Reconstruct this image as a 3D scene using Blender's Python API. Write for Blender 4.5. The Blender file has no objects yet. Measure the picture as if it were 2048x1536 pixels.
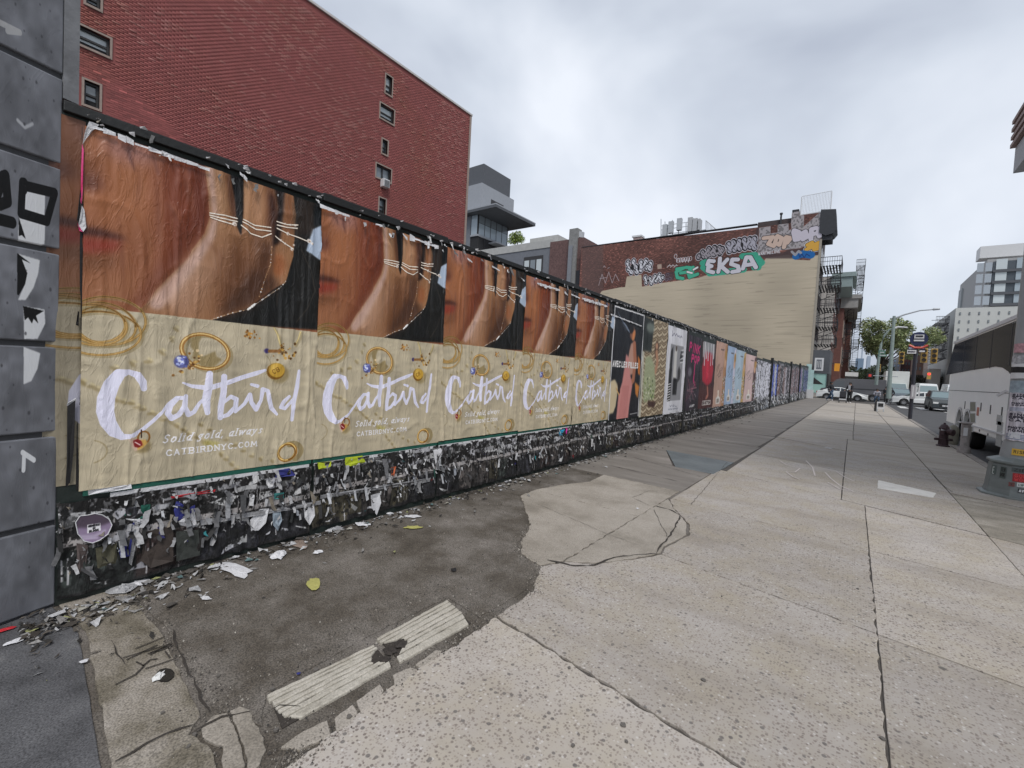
import bpy, math, random
import numpy as np
from mathutils import Vector, Matrix
rnd = random.Random(7); rng = np.random.default_rng(11)
sc = bpy.context.scene; COL = sc.collection
# ------------------------------------------------------------------ camera, world, sun, exposure
F = 900.; TH = math.atan(681/900.); PI_ = math.radians(-2.15); RO = math.radians(3.05)
CAM = np.array([0., 0., 1.6])
fw = np.array([-math.sin(TH)*math.cos(PI_), math.cos(TH)*math.cos(PI_), math.sin(PI_)])
r0 = np.array([math.cos(TH), math.sin(TH), 0.]); u0 = np.cross(r0, fw)
RR = r0*math.cos(RO)+u0*math.sin(RO); UU = -r0*math.sin(RO)+u0*math.cos(RO)
cam = bpy.data.objects.new('camera', bpy.data.cameras.new('camera')); COL.objects.link(cam)
cam.matrix_world = Matrix(((RR[0], UU[0], -fw[0], CAM[0]), (RR[1], UU[1], -fw[1], CAM[1]), (RR[2], UU[2], -fw[2], CAM[2]), (0, 0, 0, 1)))
cam.data.sensor_width = 36; cam.data.lens = F/2048*36; cam.data.clip_end = 3000; cam.data.clip_start = .05
sc.camera = cam
world = bpy.data.worlds.new('World'); sc.world = world; world.use_nodes = True
wn = world.node_tree; wn.nodes.clear()
def nn(t, k, **kw):
    n = t.nodes.new(k)
    for a, b in kw.items(): setattr(n, a, b)
    return n
def ramp(n, stops):
    e = n.color_ramp.elements
    while len(e) > 1: e.remove(e[-1])
    e[0].position = stops[0][0]; c = stops[0][1]; e[0].color = tuple(c)+(1,) if hasattr(c, '__len__') else (c, c, c, 1)
    for p, c in stops[1:]:
        x = e.new(p); x.color = tuple(c)+(1,) if hasattr(c, '__len__') else (c, c, c, 1)
out = nn(wn, 'ShaderNodeOutputWorld'); bg1 = nn(wn, 'ShaderNodeBackground'); bg2 = nn(wn, 'ShaderNodeBackground'); mx = nn(wn, 'ShaderNodeMixShader')
sk = nn(wn, 'ShaderNodeTexSky', sky_type='NISHITA'); sk.sun_disc = False
SUN_EL, SUN_AZ = math.radians(52), math.radians(132)
sk.sun_elevation = SUN_EL; sk.sun_rotation = SUN_AZ
wn.links.new(sk.outputs[0], bg1.inputs[0]); bg1.inputs[1].default_value = .07
tc = nn(wn, 'ShaderNodeTexCoord'); mp = nn(wn, 'ShaderNodeMapping'); mp.inputs['Scale'].default_value = (1.0, 1.0, 1.7); mp.inputs['Location'].default_value = (.35, .2, .1)
n1 = nn(wn, 'ShaderNodeTexNoise'); n1.inputs['Scale'].default_value = 1.5; n1.inputs['Detail'].default_value = 5; n1.inputs['Roughness'].default_value = .45; n1.inputs['Distortion'].default_value = .3
cr = nn(wn, 'ShaderNodeValToRGB'); ramp(cr, [(.32, (.30, .335, .41)), (.45, (.42, .46, .54)), (.55, (.56, .605, .68)), (.68, (.74, .775, .84))])
wn.links.new(tc.outputs['Generated'], mp.inputs[0]); wn.links.new(mp.outputs[0], n1.inputs[0]); wn.links.new(n1.outputs[0], cr.inputs[0]); wn.links.new(cr.outputs[0], bg2.inputs[0])
bg2.inputs[1].default_value = .9; mx.inputs[0].default_value = .9
wn.links.new(bg1.outputs[0], mx.inputs[1]); wn.links.new(bg2.outputs[0], mx.inputs[2]); wn.links.new(mx.outputs[0], out.inputs[0])
sl = bpy.data.lights.new('sun', 'SUN'); sl.energy = 1.5; sl.angle = math.radians(20); sl.color = (1, .97, .93)
so = bpy.data.objects.new('sun', sl); COL.objects.link(so)
sd = Vector((math.sin(SUN_AZ)*math.cos(SUN_EL), math.cos(SUN_AZ)*math.cos(SUN_EL), math.sin(SUN_EL)))
so.rotation_euler = sd.to_track_quat('Z', 'Y').to_euler(); so.location = sd*60
sc.view_settings.view_transform = 'Standard'; sc.view_settings.look = 'None'; sc.view_settings.gamma = 1; sc.view_settings.exposure = 0.52
sc.view_settings.use_curve_mapping = False
sc.render.engine = 'CYCLES'; sc.cycles.max_bounces = 6; sc.cycles.diffuse_bounces = 3; sc.cycles.glossy_bounces = 3; sc.cycles.transparent_max_bounces = 8
# ------------------------------------------------------------------ surveying: where a sight line meets a known plane
def ray(x, y): return fw+RR*(x-1024)/F+UU*(768-y)/F
def gz(x, y, z=0.):
    d = ray(x, y); return CAM+d*((z-CAM[2])/d[2])
def gx(x, y, X):
    d = ray(x, y); return CAM+d*(X/d[0])
def gy(x, y, Y):
    d = ray(x, y); return CAM+d*(Y/d[1])
# ------------------------------------------------------------------ materials
MATS = {}
def s2l(c): return tuple(((v/255.)/12.92 if v/255. <= .04045 else ((v/255.+.055)/1.055)**2.4) for v in c)
def mat(name, col, rough=.75, var=.12, scale=4., bump=.15, bscale=None, metal=0., dirt=0., dcol=(.05, .045, .04), emit=None, spec=.5, coord='Object'):
    if name in MATS: return MATS[name]
    m = bpy.data.materials.new(name); m.use_nodes = True; t = m.node_tree; b = t.nodes['Principled BSDF']; MATS[name] = m
    b.inputs['Roughness'].default_value = rough; b.inputs['Metallic'].default_value = metal; b.inputs['Specular IOR Level'].default_value = spec
    t1 = nn(t, 'ShaderNodeTexCoord'); no = nn(t, 'ShaderNodeTexNoise'); no.inputs['Scale'].default_value = scale; no.inputs['Detail'].default_value = 6; no.inputs['Roughness'].default_value = .62
    t.links.new(t1.outputs[coord], no.inputs[0])
    r = nn(t, 'ShaderNodeValToRGB'); ramp(r, [(.25, tuple(c*(1-var) for c in col)), (.75, tuple(min(1, c*(1+var)) for c in col))])
    t.links.new(no.outputs[0], r.inputs[0]); last = r.outputs[0]
    if dirt > 0:
        n2 = nn(t, 'ShaderNodeTexNoise'); n2.inputs['Scale'].default_value = scale*.45; n2.inputs['Detail'].default_value = 9; n2.inputs['Roughness'].default_value = .7
        t.links.new(t1.outputs[coord], n2.inputs[0])
        rr = nn(t, 'ShaderNodeValToRGB'); ramp(rr, [(.48, 0.), (.66, dirt)]); t.links.new(n2.outputs[0], rr.inputs[0])
        mm = nn(t, 'ShaderNodeMixRGB'); t.links.new(rr.outputs[0], mm.inputs[0]); t.links.new(last, mm.inputs[1]); mm.inputs[2].default_value = dcol+(1,); last = mm.outputs[0]
    t.links.new(last, b.inputs['Base Color'])
    if bump:
        nb = nn(t, 'ShaderNodeTexNoise'); nb.inputs['Scale'].default_value = bscale or scale*6; nb.inputs['Detail'].default_value = 5
        t.links.new(t1.outputs[coord], nb.inputs[0]); bp = nn(t, 'ShaderNodeBump'); bp.inputs['Strength'].default_value = bump; bp.inputs['Distance'].default_value = .02
        t.links.new(nb.outputs[0], bp.inputs['Height']); t.links.new(bp.outputs[0], b.inputs['Normal'])
    if emit: b.inputs['Emission Color'].default_value = emit[0]+(1,); b.inputs['Emission Strength'].default_value = emit[1]
    return m
def glass(name, col, rough=.06):
    if name in MATS: return MATS[name]
    m = bpy.data.materials.new(name); m.use_nodes = True; b = m.node_tree.nodes['Principled BSDF']; MATS[name] = m
    b.inputs['Base Color'].default_value = col+(1,); b.inputs['Roughness'].default_value = rough; b.inputs['Specular IOR Level'].default_value = .9
    return m
def vcmat(name, rough=.8, bump=0., bs=60):
    m = bpy.data.materials.new(name); m.use_nodes = True; t = m.node_tree; b = t.nodes['Principled BSDF']; MATS[name] = m
    a = nn(t, 'ShaderNodeAttribute', attribute_name='Col'); no = nn(t, 'ShaderNodeTexNoise'); no.inputs['Scale'].default_value = bs; no.inputs['Detail'].default_value = 4
    tcx = nn(t, 'ShaderNodeTexCoord'); t.links.new(tcx.outputs['Object'], no.inputs[0])
    r = nn(t, 'ShaderNodeValToRGB'); ramp(r, [(.35, .62), (.62, 1.)]); t.links.new(no.outputs[0], r.inputs[0])
    mm = nn(t, 'ShaderNodeMixRGB', blend_type='MULTIPLY'); mm.inputs[0].default_value = 1; t.links.new(a.outputs['Color'], mm.inputs[1]); t.links.new(r.outputs[0], mm.inputs[2])
    t.links.new(mm.outputs[0], b.inputs['Base Color']); b.inputs['Roughness'].default_value = rough
    return m
# ------------------------------------------------------------------ mesh helpers
WORLD = set()
def setpar(o, p):
    if p is None: return
    o.parent = p
    if p.name in WORLD: o.matrix_parent_inverse = Matrix.Translation(-p.location)
class MB:
    def __init__(s): s.v = []; s.f = []; s.m = []; s.uv = {}
    def add(s, v, f, m=0):
        o = len(s.v); s.v += [tuple(map(float, p)) for p in v]
        for q in f: s.f.append(tuple(i+o for i in q)); s.m.append(m)
        return s
    def box(s, x0, x1, y0, y1, z0, z1, m=0):
        if x0 > x1: x0, x1 = x1, x0
        if y0 > y1: y0, y1 = y1, y0
        return s.add([(x0, y0, z0), (x1, y0, z0), (x1, y1, z0), (x0, y1, z0), (x0, y0, z1), (x1, y0, z1), (x1, y1, z1), (x0, y1, z1)],
                     [(0, 3, 2, 1), (4, 5, 6, 7), (0, 1, 5, 4), (1, 2, 6, 5), (2, 3, 7, 6), (3, 0, 4, 7)], m)
    def prism(s, pts, z0, z1, m=0):      # ccw polygon in xy
        a = sum(pts[i-1][0]*pts[i][1]-pts[i][0]*pts[i-1][1] for i in range(len(pts)))
        if a < 0: pts = pts[::-1]
        n = len(pts)
        return s.add([(p[0], p[1], z0) for p in pts]+[(p[0], p[1], z1) for p in pts],
                     [tuple(range(n, 2*n)), tuple(range(n-1, -1, -1))]+[(i, (i+1) % n, n+(i+1) % n, n+i) for i in range(n)], m)
    def xslab(s, pts, x0, x1, m=0):      # polygon in (y,z), thickness along x
        a = sum(pts[i-1][0]*pts[i][1]-pts[i][0]*pts[i-1][1] for i in range(len(pts)))
        if a < 0: pts = pts[::-1]
        n = len(pts)
        return s.add([(x0, p[0], p[1]) for p in pts]+[(x1, p[0], p[1]) for p in pts],
                     [tuple(range(n, 2*n)), tuple(range(n-1, -1, -1))]+[(i, (i+1) % n, n+(i+1) % n, n+i) for i in range(n)], m)
    def yslab(s, pts, y0, y1, m=0):      # polygon in (x,z), thickness along y
        a = sum(pts[i-1][0]*pts[i][1]-pts[i][0]*pts[i-1][1] for i in range(len(pts)))
        if a < 0: pts = pts[::-1]
        n = len(pts)
        return s.add([(p[0], y0, p[1]) for p in pts]+[(p[0], y1, p[1]) for p in pts],
                     [tuple(range(n)), tuple(range(2*n-1, n-1, -1))]+[((i+1) % n, i, n+i, n+(i+1) % n) for i in range(n)], m)
    def tube(s, pts, r, n=8, m=0, caps=True):
        pts = [Vector(p) for p in pts]; rr = r if hasattr(r, '__len__') else [r]*len(pts); rings = []; base = len(s.v)
        up = Vector((0, 0, 1)); 
        for i, p in enumerate(pts):
            d = (pts[min(i+1, len(pts)-1)]-pts[max(i-1, 0)]).normalized()
            a = d.cross(up if abs(d.z) < .95 else Vector((1, 0, 0))).normalized(); b = a.cross(d).normalized()
            for k in range(n):
                t = 2*math.pi*k/n; s.v.append(tuple(p+(a*math.cos(t)+b*math.sin(t))*rr[i]))
        for i in range(len(pts)-1):
            for k in range(n):
                k2 = (k+1) % n; s.f.append((base+i*n+k, base+i*n+k2, base+(i+1)*n+k2, base+(i+1)*n+k)); s.m.append(m)
        if caps:
            s.f.append(tuple(base+k for k in range(n-1, -1, -1))); s.m.append(m)
            s.f.append(tuple(base+(len(pts)-1)*n+k for k in range(n))); s.m.append(m)
        return s
    def lathe(s, prof, c=(0, 0, 0), n=16, m=0, squash=1.):
        return s.tube2([(c[0], c[1], c[2]+z) for r, z in prof], [r for r, z in prof], n, m, squash)
    def tube2(s, pts, rr, n, m, sq):
        base = len(s.v)
        for p, r in zip(pts, rr):
            for k in range(n):
                t = 2*math.pi*(k+.5)/n; s.v.append((p[0]+r*math.cos(t), p[1]+r*sq*math.sin(t), p[2]))
        for i in range(len(pts)-1):
            for k in range(n):
                k2 = (k+1) % n; s.f.append((base+i*n+k, base+i*n+k2, base+(i+1)*n+k2, base+(i+1)*n+k)); s.m.append(m)
        s.f.append(tuple(base+(len(pts)-1)*n+k for k in range(n))); s.m.append(m)
        return s
    def ob(s, name, mats, parent=None, bevel=0., smooth=False, **props):
        me = bpy.data.meshes.new(name); me.from_pydata(s.v, [], s.f)
        for m_ in (mats if isinstance(mats, (list, tuple)) else [mats]): me.materials.append(m_)
        me.polygons.foreach_set('material_index', s.m)
        if smooth: me.polygons.foreach_set('use_smooth', [True]*len(s.f))
        o = bpy.data.objects.new(name, me); COL.objects.link(o)
        setpar(o, parent)
        if bevel:
            b = o.modifiers.new('b', 'BEVEL'); b.width = bevel; b.segments = 2; b.limit_method = 'ANGLE'; b.angle_limit = .6
        if smooth:
            try: me.set_sharp_from_angle(angle=.7)
            except Exception: pass
        for k, v_ in props.items():
            if v_ is not None: o[k] = v_
        return o
def thing(name, label, cat, loc=(0, 0, 0), rot=0., group=None):
    o = bpy.data.objects.new(name, None); COL.objects.link(o); o.location = loc; o.rotation_euler = (0, 0, rot); o['label'] = label; o['category'] = cat
    o.empty_display_size = .1
    if group: o['group'] = group
    return o
def wthing(*a, **k):                     # a thing whose parts are given in world coordinates
    o = thing(*a, **k); WORLD.add(o.name); return o
def dup(root, loc, rot=None, label=None):
    m = {}
    def cp(o, par):
        c = o.copy(); COL.objects.link(c); c.parent = par; m[o] = c
        for ch in o.children: cp(ch, c)
        return c
    r = cp(root, None); r.location = loc
    if rot is not None: r.rotation_euler = (0, 0, rot)
    if label: r['label'] = label
    return r
def quads_np(name, V, col, mats, parent=None, nper=4, faces=None, **props):
    """V: (N,nper,3) verts; faces: list of index tuples within one item; col: (N,3) linear"""
    N = V.shape[0]; me = bpy.data.meshes.new(name); faces = faces or [tuple(range(nper))]
    idx = np.concatenate([(np.arange(N)[:, None]*nper+np.array(f)[None]).reshape(N, -1) for f in faces], 1)
    fl = [len(f) for f in faces]
    me.vertices.add(N*nper); me.vertices.foreach_set('co', V.reshape(-1).astype('f'))
    tot = N*sum(fl); me.loops.add(tot); me.loops.foreach_set('vertex_index', idx.reshape(-1).astype('i'))
    me.polygons.add(N*len(fl)); ls = np.concatenate([[0], np.cumsum(np.tile(fl, N))[:-1]]); me.polygons.foreach_set('loop_start', ls.astype('i'))
    try: me.polygons.foreach_set('loop_total', np.tile(fl, N).astype('i'))
    except Exception: pass
    me.update(calc_edges=True)
    if col is not None:
        a = me.color_attributes.new('Col', 'FLOAT_COLOR', 'POINT'); c4 = np.ones((N*nper, 4), 'f'); c4[:, :3] = np.repeat(col, nper, 0); a.data.foreach_set('color', c4.reshape(-1))
    me.materials.append(mats); o = bpy.data.objects.new(name, me); COL.objects.link(o)
    setpar(o, parent)
    for k, v_ in props.items(): o[k] = v_
    return o
# ------------------------------------------------------------------ flat print painter (posters, graffiti, stickers)
def blur(a, s):
    if s <= 0: return a
    r = int(3*s)+1; k = np.exp(-np.arange(-r, r+1)**2/(2*s*s)); k /= k.sum()
    p = np.pad(a, ((r, r), (0, 0)), mode='edge'); a = sum(k[i]*p[i:i+a.shape[0]] for i in range(2*r+1))
    p = np.pad(a, ((0, 0), (r, r)), mode='edge'); return sum(k[i]*p[:, i:i+a.shape[1]] for i in range(2*r+1))
def vnoise(h, w, sy, sx, seed):
    g = np.random.default_rng(seed).random((int(sy)+2, int(sx)+2)); y = np.linspace(0, sy, h, endpoint=False); x = np.linspace(0, sx, w, endpoint=False)
    yi = y.astype(int); xi = x.astype(int); fy = (y-yi); fx = (x-xi); fy = (fy*fy*(3-2*fy))[:, None]; fx = (fx*fx*(3-2*fx))[None]
    return (g[yi][:, xi]*(1-fy)*(1-fx)+g[yi+1][:, xi]*fy*(1-fx)+g[yi][:, xi+1]*(1-fy)*fx+g[yi+1][:, xi+1]*fy*fx)
class Cv:
    def __init__(s, w, h, bg, asp=None):   # uv space, v up
        s.w, s.h = w, h; s.a = np.ones((h, w, 3), 'f')*np.array(bg, 'f')/255.; s.al = np.ones((h, w), 'f')
        s.X, s.Y = np.meshgrid(np.arange(w)+.5, np.arange(h)+.5); s.map = None
    def P(s, p):
        if s.map: p = s.map(p)
        return np.array([p[0]*s.w, p[1]*s.h])
    def mix(s, m, c, sl=None):
        c = np.array(c, 'f')/255.
        if sl is None: s.a += (c-s.a)*m[..., None]; s.al = np.maximum(s.al, m)
        else:
            v = s.a[sl]; v += (c-v)*m[..., None]; s.al[sl] = np.maximum(s.al[sl], m)
    def poly(s, pts, c, al=1., bl=.6):
        q = np.array([s.P(p) for p in pts]); pad = int(3*bl)+3
        x0, y0 = np.maximum(q.min(0).astype(int)-pad, 0); x1 = min(int(q[:, 0].max())+pad, s.w); y1 = min(int(q[:, 1].max())+pad, s.h)
        if x1 <= x0 or y1 <= y0: return s
        X = s.X[y0:y1, x0:x1]; Y = s.Y[y0:y1, x0:x1]; ins = np.zeros(X.shape, bool)
        for i in range(len(q)):
            a, b = q[i-1], q[i]
            if a[1] == b[1]: continue
            ins ^= ((a[1] > Y) != (b[1] > Y)) & (X < (b[0]-a[0])*(Y-a[1])/(b[1]-a[1])+a[0])
        s.mix(blur(ins.astype('f'), bl)*al, c, (slice(y0, y1), slice(x0, x1))); return s
    def stroke(s, pts, r, c, al=1., bl=0., px=False):
        """pts: list of uv or (p, radius); radius in px of width-unit*w unless px"""
        q = [s.P(p) for p in pts]; rr = r if hasattr(r, '__len__') else [r]*len(q); rr = [x if px else x*s.w for x in rr]
        q_ = np.array(q); pad = int(max(rr)+3*bl+3)
        x0, y0 = np.maximum(q_.min(0).astype(int)-pad, 0); x1 = min(int(q_[:, 0].max())+pad, s.w); y1 = min(int(q_[:, 1].max())+pad, s.h)
        if x1 <= x0 or y1 <= y0: return s
        X = s.X[y0:y1, x0:x1]; Y = s.Y[y0:y1, x0:x1]; best = np.full(X.shape, -1e9)
        for i in range(len(q)-1 if len(q) > 1 else 1):
            a = q[i]; b = q[min(i+1, len(q)-1)]; d = b-a; L = max(d@d, 1e-9); t = np.clip(((X-a[0])*d[0]+(Y-a[1])*d[1])/L, 0, 1)
            ra, rb = rr[i], rr[min(i+1, len(q)-1)]; best = np.maximum(best, ra+(rb-ra)*t-np.hypot(X-a[0]-t*d[0], Y-a[1]-t*d[1]))
        m = np.clip(best+.5, 0, 1)
        if bl: m = blur(m, bl)
        s.mix(m*al, c, (slice(y0, y1), slice(x0, x1))); return s
    def blob(s, p, r, c, al=1., n=24, ry=None, rot=0., bl=1.):
        q = s.P(p); ry = ry or r; co, si = math.cos(rot), math.sin(rot); mp_, s.map = s.map, None
        pts = [((q[0]+(math.cos(t)*r*co-math.sin(t)*ry*si)*s.w)/s.w, (q[1]+(math.cos(t)*r*si+math.sin(t)*ry*co)*s.w)/s.h) for t in np.linspace(0, 2*math.pi, n, endpoint=False)]
        s.poly(pts, c, al, bl); s.map = mp_; return s
    def ring(s, p, r, wd, c, ry=None, rot=0., al=1., a0=0., a1=2*math.pi, n=30):
        q = s.P(p); ry = ry or r; co, si = math.cos(rot), math.sin(rot); mp_, s.map = s.map, None
        pts = [((q[0]+(math.cos(t)*r*co-math.sin(t)*ry*si)*s.w)/s.w, (q[1]+(math.cos(t)*r*si+math.sin(t)*ry*co)*s.w)/s.h) for t in np.linspace(a0, a1, n)]
        s.stroke(pts, wd, c, al); s.map = mp_; return s
    def streak(s, amt, sx, sy, seed, region=None):
        n = vnoise(s.h, s.w, sy, sx, seed)*.6+vnoise(s.h, s.w, sy*2.3, sx*2.3, seed+1)*.4
        f = 1+(n-.5)*2*amt
        if region is not None: f = 1+(f-1)*region
        s.a *= f[..., None]; return s
    def text(s, txt, p0, p1, hgt, r, c, slant=0., serif=False, px=False):
        a = np.array(p0, float); b = np.array(p1, float)
        if s.map: a = np.array(s.map(p0)); b = np.array(s.map(p1))
        mp_, s.map = s.map, None; W = sum(GW(ch) for ch in txt); d = (b-a)*[s.w, s.h]; L = np.hypot(*d); ex = d/L; ey = np.array([-ex[1], ex[0]]); u = L/W; hh = hgt*s.h; x = 0
        for ch in txt:
            g = GL.get(ch) or GL.get(ch.upper(), []); w_ = GW(ch)
            for st in g:
                pts = []
                for gx_, gy_ in st:
                    q = a*[s.w, s.h]+ex*(u*(x+gx_/4.*(w_-.35)+.1)+slant*gy_/6*hh)+ey*(gy_/6.*hh); pts.append((q[0]/s.w, q[1]/s.h))
                s.stroke(pts, r, c, px=px)
                if serif and len(st) > 1:
                    for e, nb in ((0, 1), (-1, -2)):
                        if abs(st[e][0]-st[nb][0]) < 1.7 and st[e][1] in (0, 6, 4):
                            q = np.array(pts[e]); dx = np.array([ex[0]*u*.16/s.w, ex[1]*u*.16/s.h]); s.stroke([q-dx, q+dx], r*.7, c, px=px)
            x += w_
        s.map = mp_; return s
    def image(s, name, alpha=False):
        im = bpy.data.images.new(name, s.w, s.h, alpha=alpha); b = np.ones((s.h, s.w, 4), 'f'); b[..., :3] = np.clip(s.a, 0, 1)
        if alpha: b[..., 3] = s.al
        im.pixels.foreach_set(b.reshape(-1)); im.update(); im.pack(); return im
GL = {'A': [[(0, 0), (2, 6), (4, 0)], [(.8, 2), (3.2, 2)]], 'B': [[(0, 0), (0, 6)], [(0, 6), (3, 6), (3.6, 4.6), (2.8, 3.2), (0, 3.2)], [(2.8, 3.2), (4, 1.8), (3, 0), (0, 0)]], 'C': [[(4, 5), (2.8, 6), (1, 5.6), (0, 3), (1, .4), (2.8, 0), (4, 1)]],
      'D': [[(0, 0), (0, 6)], [(0, 6), (2.4, 6), (4, 4), (4, 2), (2.4, 0), (0, 0)]], 'E': [[(0, 0), (0, 6)], [(0, 6), (3.6, 6)], [(0, 3.1), (3, 3.1)], [(0, 0), (3.8, 0)]], 'F': [[(0, 0), (0, 6)], [(0, 6), (3.8, 6)], [(0, 3.1), (3, 3.1)]],
      'G': [[(4, 5), (2.6, 6), (1, 5.6), (0, 3), (1, .4), (2.6, 0), (4, .8), (4, 2.6), (2.4, 2.6)]], 'H': [[(0, 0), (0, 6)], [(4, 0), (4, 6)], [(0, 3), (4, 3)]], 'I': [[(2, 0), (2, 6)]], 'J': [[(3, 6), (3, 1), (1.8, 0), (.4, .8)]],
      'K': [[(0, 0), (0, 6)], [(4, 6), (0, 2.6)], [(1.3, 3.6), (4, 0)]], 'L': [[(0, 6), (0, 0), (3.8, 0)]], 'M': [[(0, 0), (.4, 6), (2, 1.5), (3.6, 6), (4, 0)]], 'N': [[(0, 0), (0, 6), (4, 0), (4, 6)]],
      'O': [[(2, 6), (.5, 5), (0, 3), (.5, 1), (2, 0), (3.5, 1), (4, 3), (3.5, 5), (2, 6)]], 'P': [[(0, 0), (0, 6), (3, 6), (4, 4.6), (3, 3), (0, 3)]], 'R': [[(0, 0), (0, 6), (3, 6), (3.8, 4.6), (3, 3.2), (0, 3.2)], [(2, 3.2), (4, 0)]],
      'S': [[(3.8, 5.2), (2.4, 6), (.6, 5.4), (.4, 4), (3.4, 2.4), (3.7, .9), (2, 0), (.2, .8)]], 'T': [[(2, 0), (2, 6)], [(0, 6), (4, 6)]], 'U': [[(0, 6), (0, 1.4), (1.2, 0), (2.8, 0), (4, 1.4), (4, 6)]], 'V': [[(0, 6), (2, 0), (4, 6)]],
      'W': [[(0, 6), (1, 0), (2, 4), (3, 0), (4, 6)]], 'X': [[(0, 0), (4, 6)], [(0, 6), (4, 0)]], 'Y': [[(0, 6), (2, 3), (4, 6)], [(2, 3), (2, 0)]], 'Z': [[(0, 6), (4, 6), (0, 0), (4, 0)]], '.': [[(1.6, 0), (2, .2)]], ',': [[(2, .4), (1.4, -1)]],
      'a': [[(3.6, 3.2), (2, 4), (.4, 2.4), (1, .2), (2.4, .4), (3.5, 2)], [(3.7, 4), (3.4, .6), (4, 0)]], 'd': [[(3.6, 3.2), (2, 4), (.4, 2.4), (1, .2), (2.4, .4), (3.4, 2)], [(3.8, 6), (3.4, .6), (4, 0)]], 'g': [[(3.6, 3.4), (2, 4), (.6, 2.6), (1.6, 1.2), (3.2, 2), (3.6, 4)], [(1.6, 1.2), (3.2, .4), (3, -1.2), (1, -1.6), (.4, -.6)]],
      'i': [[(2, 4), (1.9, .3), (2.8, 0)], [(2.2, 5.4), (2.3, 5.6)]], 'l': [[(2, 6), (1.8, .3), (2.8, 0)]], 'o': [[(2, 4), (.4, 2.6), (.6, .8), (2, 0), (3.6, 1.4), (3.4, 3.2), (2, 4)]], 's': [[(3.4, 3.6), (2, 4), (1, 3.2), (3, 1.4), (2.4, .2), (.6, .4)]],
      'w': [[(.2, 4), (.8, .2), (2.2, 3.8), (2.8, .2), (4.2, 4)]], 'y': [[(.4, 4), (1.8, .4)], [(3.8, 4), (1.8, .2), (.2, -1.6)]], '4': [[(3, 0), (3, 6), (0, 2), (4, 2)]], '5': [[(3.6, 6), (.6, 6), (.4, 3.4), (3, 3.6), (3.8, 1.8), (2.4, 0), (.2, .6)]], '7': [[(0, 6), (4, 6), (1.4, 0)]], '1': [[(1, 5), (2, 6), (2, 0)]], '2': [[(.2, 5), (2, 6), (3.8, 4.6), (0, 0), (4, 0)]]}
def GW(ch): return .55 if ch in 'iIl.,' else (.5 if ch == ' ' else (1.15 if ch in 'MWw' else .95))
def imat(name, im, rough=.55, bump=.35, wr=True, alpha=False, seed=0.):
    m = bpy.data.materials.new(name); m.use_nodes = True; t = m.node_tree; b = t.nodes['Principled BSDF']; MATS[name] = m
    i = nn(t, 'ShaderNodeTexImage'); i.image = im; i.extension = 'EXTEND'; uv = nn(t, 'ShaderNodeUVMap'); t.links.new(uv.outputs[0], i.inputs[0])
    b.inputs['Roughness'].default_value = rough
    last = i.outputs[0]
    if wr:
        tcx = nn(t, 'ShaderNodeTexCoord'); mpp = nn(t, 'ShaderNodeMapping'); mpp.inputs['Scale'].default_value = (4.5, 4.5, 1.5); mpp.inputs['Location'].default_value = (seed, seed*3, seed*7)
        t.links.new(tcx.outputs['Object'], mpp.inputs[0]); no = nn(t, 'ShaderNodeTexNoise'); no.inputs['Scale'].default_value = 1.6; no.inputs['Detail'].default_value = 7; no.inputs['Roughness'].default_value = .55; no.inputs['Distortion'].default_value = .8
        t.links.new(mpp.outputs[0], no.inputs[0]); bp = nn(t, 'ShaderNodeBump'); bp.inputs['Strength'].default_value = bump; bp.inputs['Distance'].default_value = .03
        mq = nn(t, 'ShaderNodeMapping'); mq.inputs['Scale'].default_value = (1, 1.8, .6); t.links.new(tcx.outputs['Object'], mq.inputs[0]); n2 = nn(t, 'ShaderNodeTexNoise'); n2.inputs['Scale'].default_value = 5.5; n2.inputs['Detail'].default_value = 3; n2.inputs['Distortion'].default_value = 1.6; t.links.new(mq.outputs[0], n2.inputs[0])
        r2 = nn(t, 'ShaderNodeValToRGB'); ramp(r2, [(.44, 0.), (.5, 1.), (.56, 0.)]); t.links.new(n2.outputs[0], r2.inputs[0]); ma = nn(t, 'ShaderNodeMath', operation='MULTIPLY_ADD'); t.links.new(r2.outputs[0], ma.inputs[0]); ma.inputs[1].default_value = .13; t.links.new(no.outputs[0], ma.inputs[2])
        t.links.new(ma.outputs[0], bp.inputs['Height']); t.links.new(bp.outputs[0], b.inputs['Normal'])
    t.links.new(last, b.inputs['Base Color'])
    if alpha: t.links.new(i.outputs[1], b.inputs['Alpha'])
    return m
def panel_uv(name, O, U, V, nu, nv, material, parent=None, disp=None, us=1., **props):
    """grid sheet: origin O, edge vectors U,V; disp(u,v)->offset along normal"""
    O, U, V = map(np.array, (O, U, V)); N = np.cross(U, V); N = N/np.linalg.norm(N)
    u, v = np.meshgrid(np.linspace(0, 1, nu+1), np.linspace(0, 1, nv+1)); P = O+u[..., None]*U+v[..., None]*V
    if disp is not None: P = P+disp(u, v)[..., None]*N
    me = bpy.data.meshes.new(name); i = np.arange((nu+1)*(nv+1)).reshape(nv+1, nu+1)
    fs = np.stack([i[:-1, :-1], i[:-1, 1:], i[1:, 1:], i[1:, :-1]], -1).reshape(-1, 4)
    me.from_pydata(P.reshape(-1, 3).tolist(), [], fs.tolist()); l = me.uv_layers.new(name='UVMap')
    uvs = np.stack([u*us, v], -1).reshape(-1, 2)[fs.reshape(-1)]; l.data.foreach_set('uv', uvs.reshape(-1).astype('f'))
    me.polygons.foreach_set('use_smooth', [True]*len(fs)); me.materials.append(material)
    o = bpy.data.objects.new(name, me); COL.objects.link(o)
    setpar(o, parent)
    for k, x in props.items():
        if x is not None: o[k] = x
    return o
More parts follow.
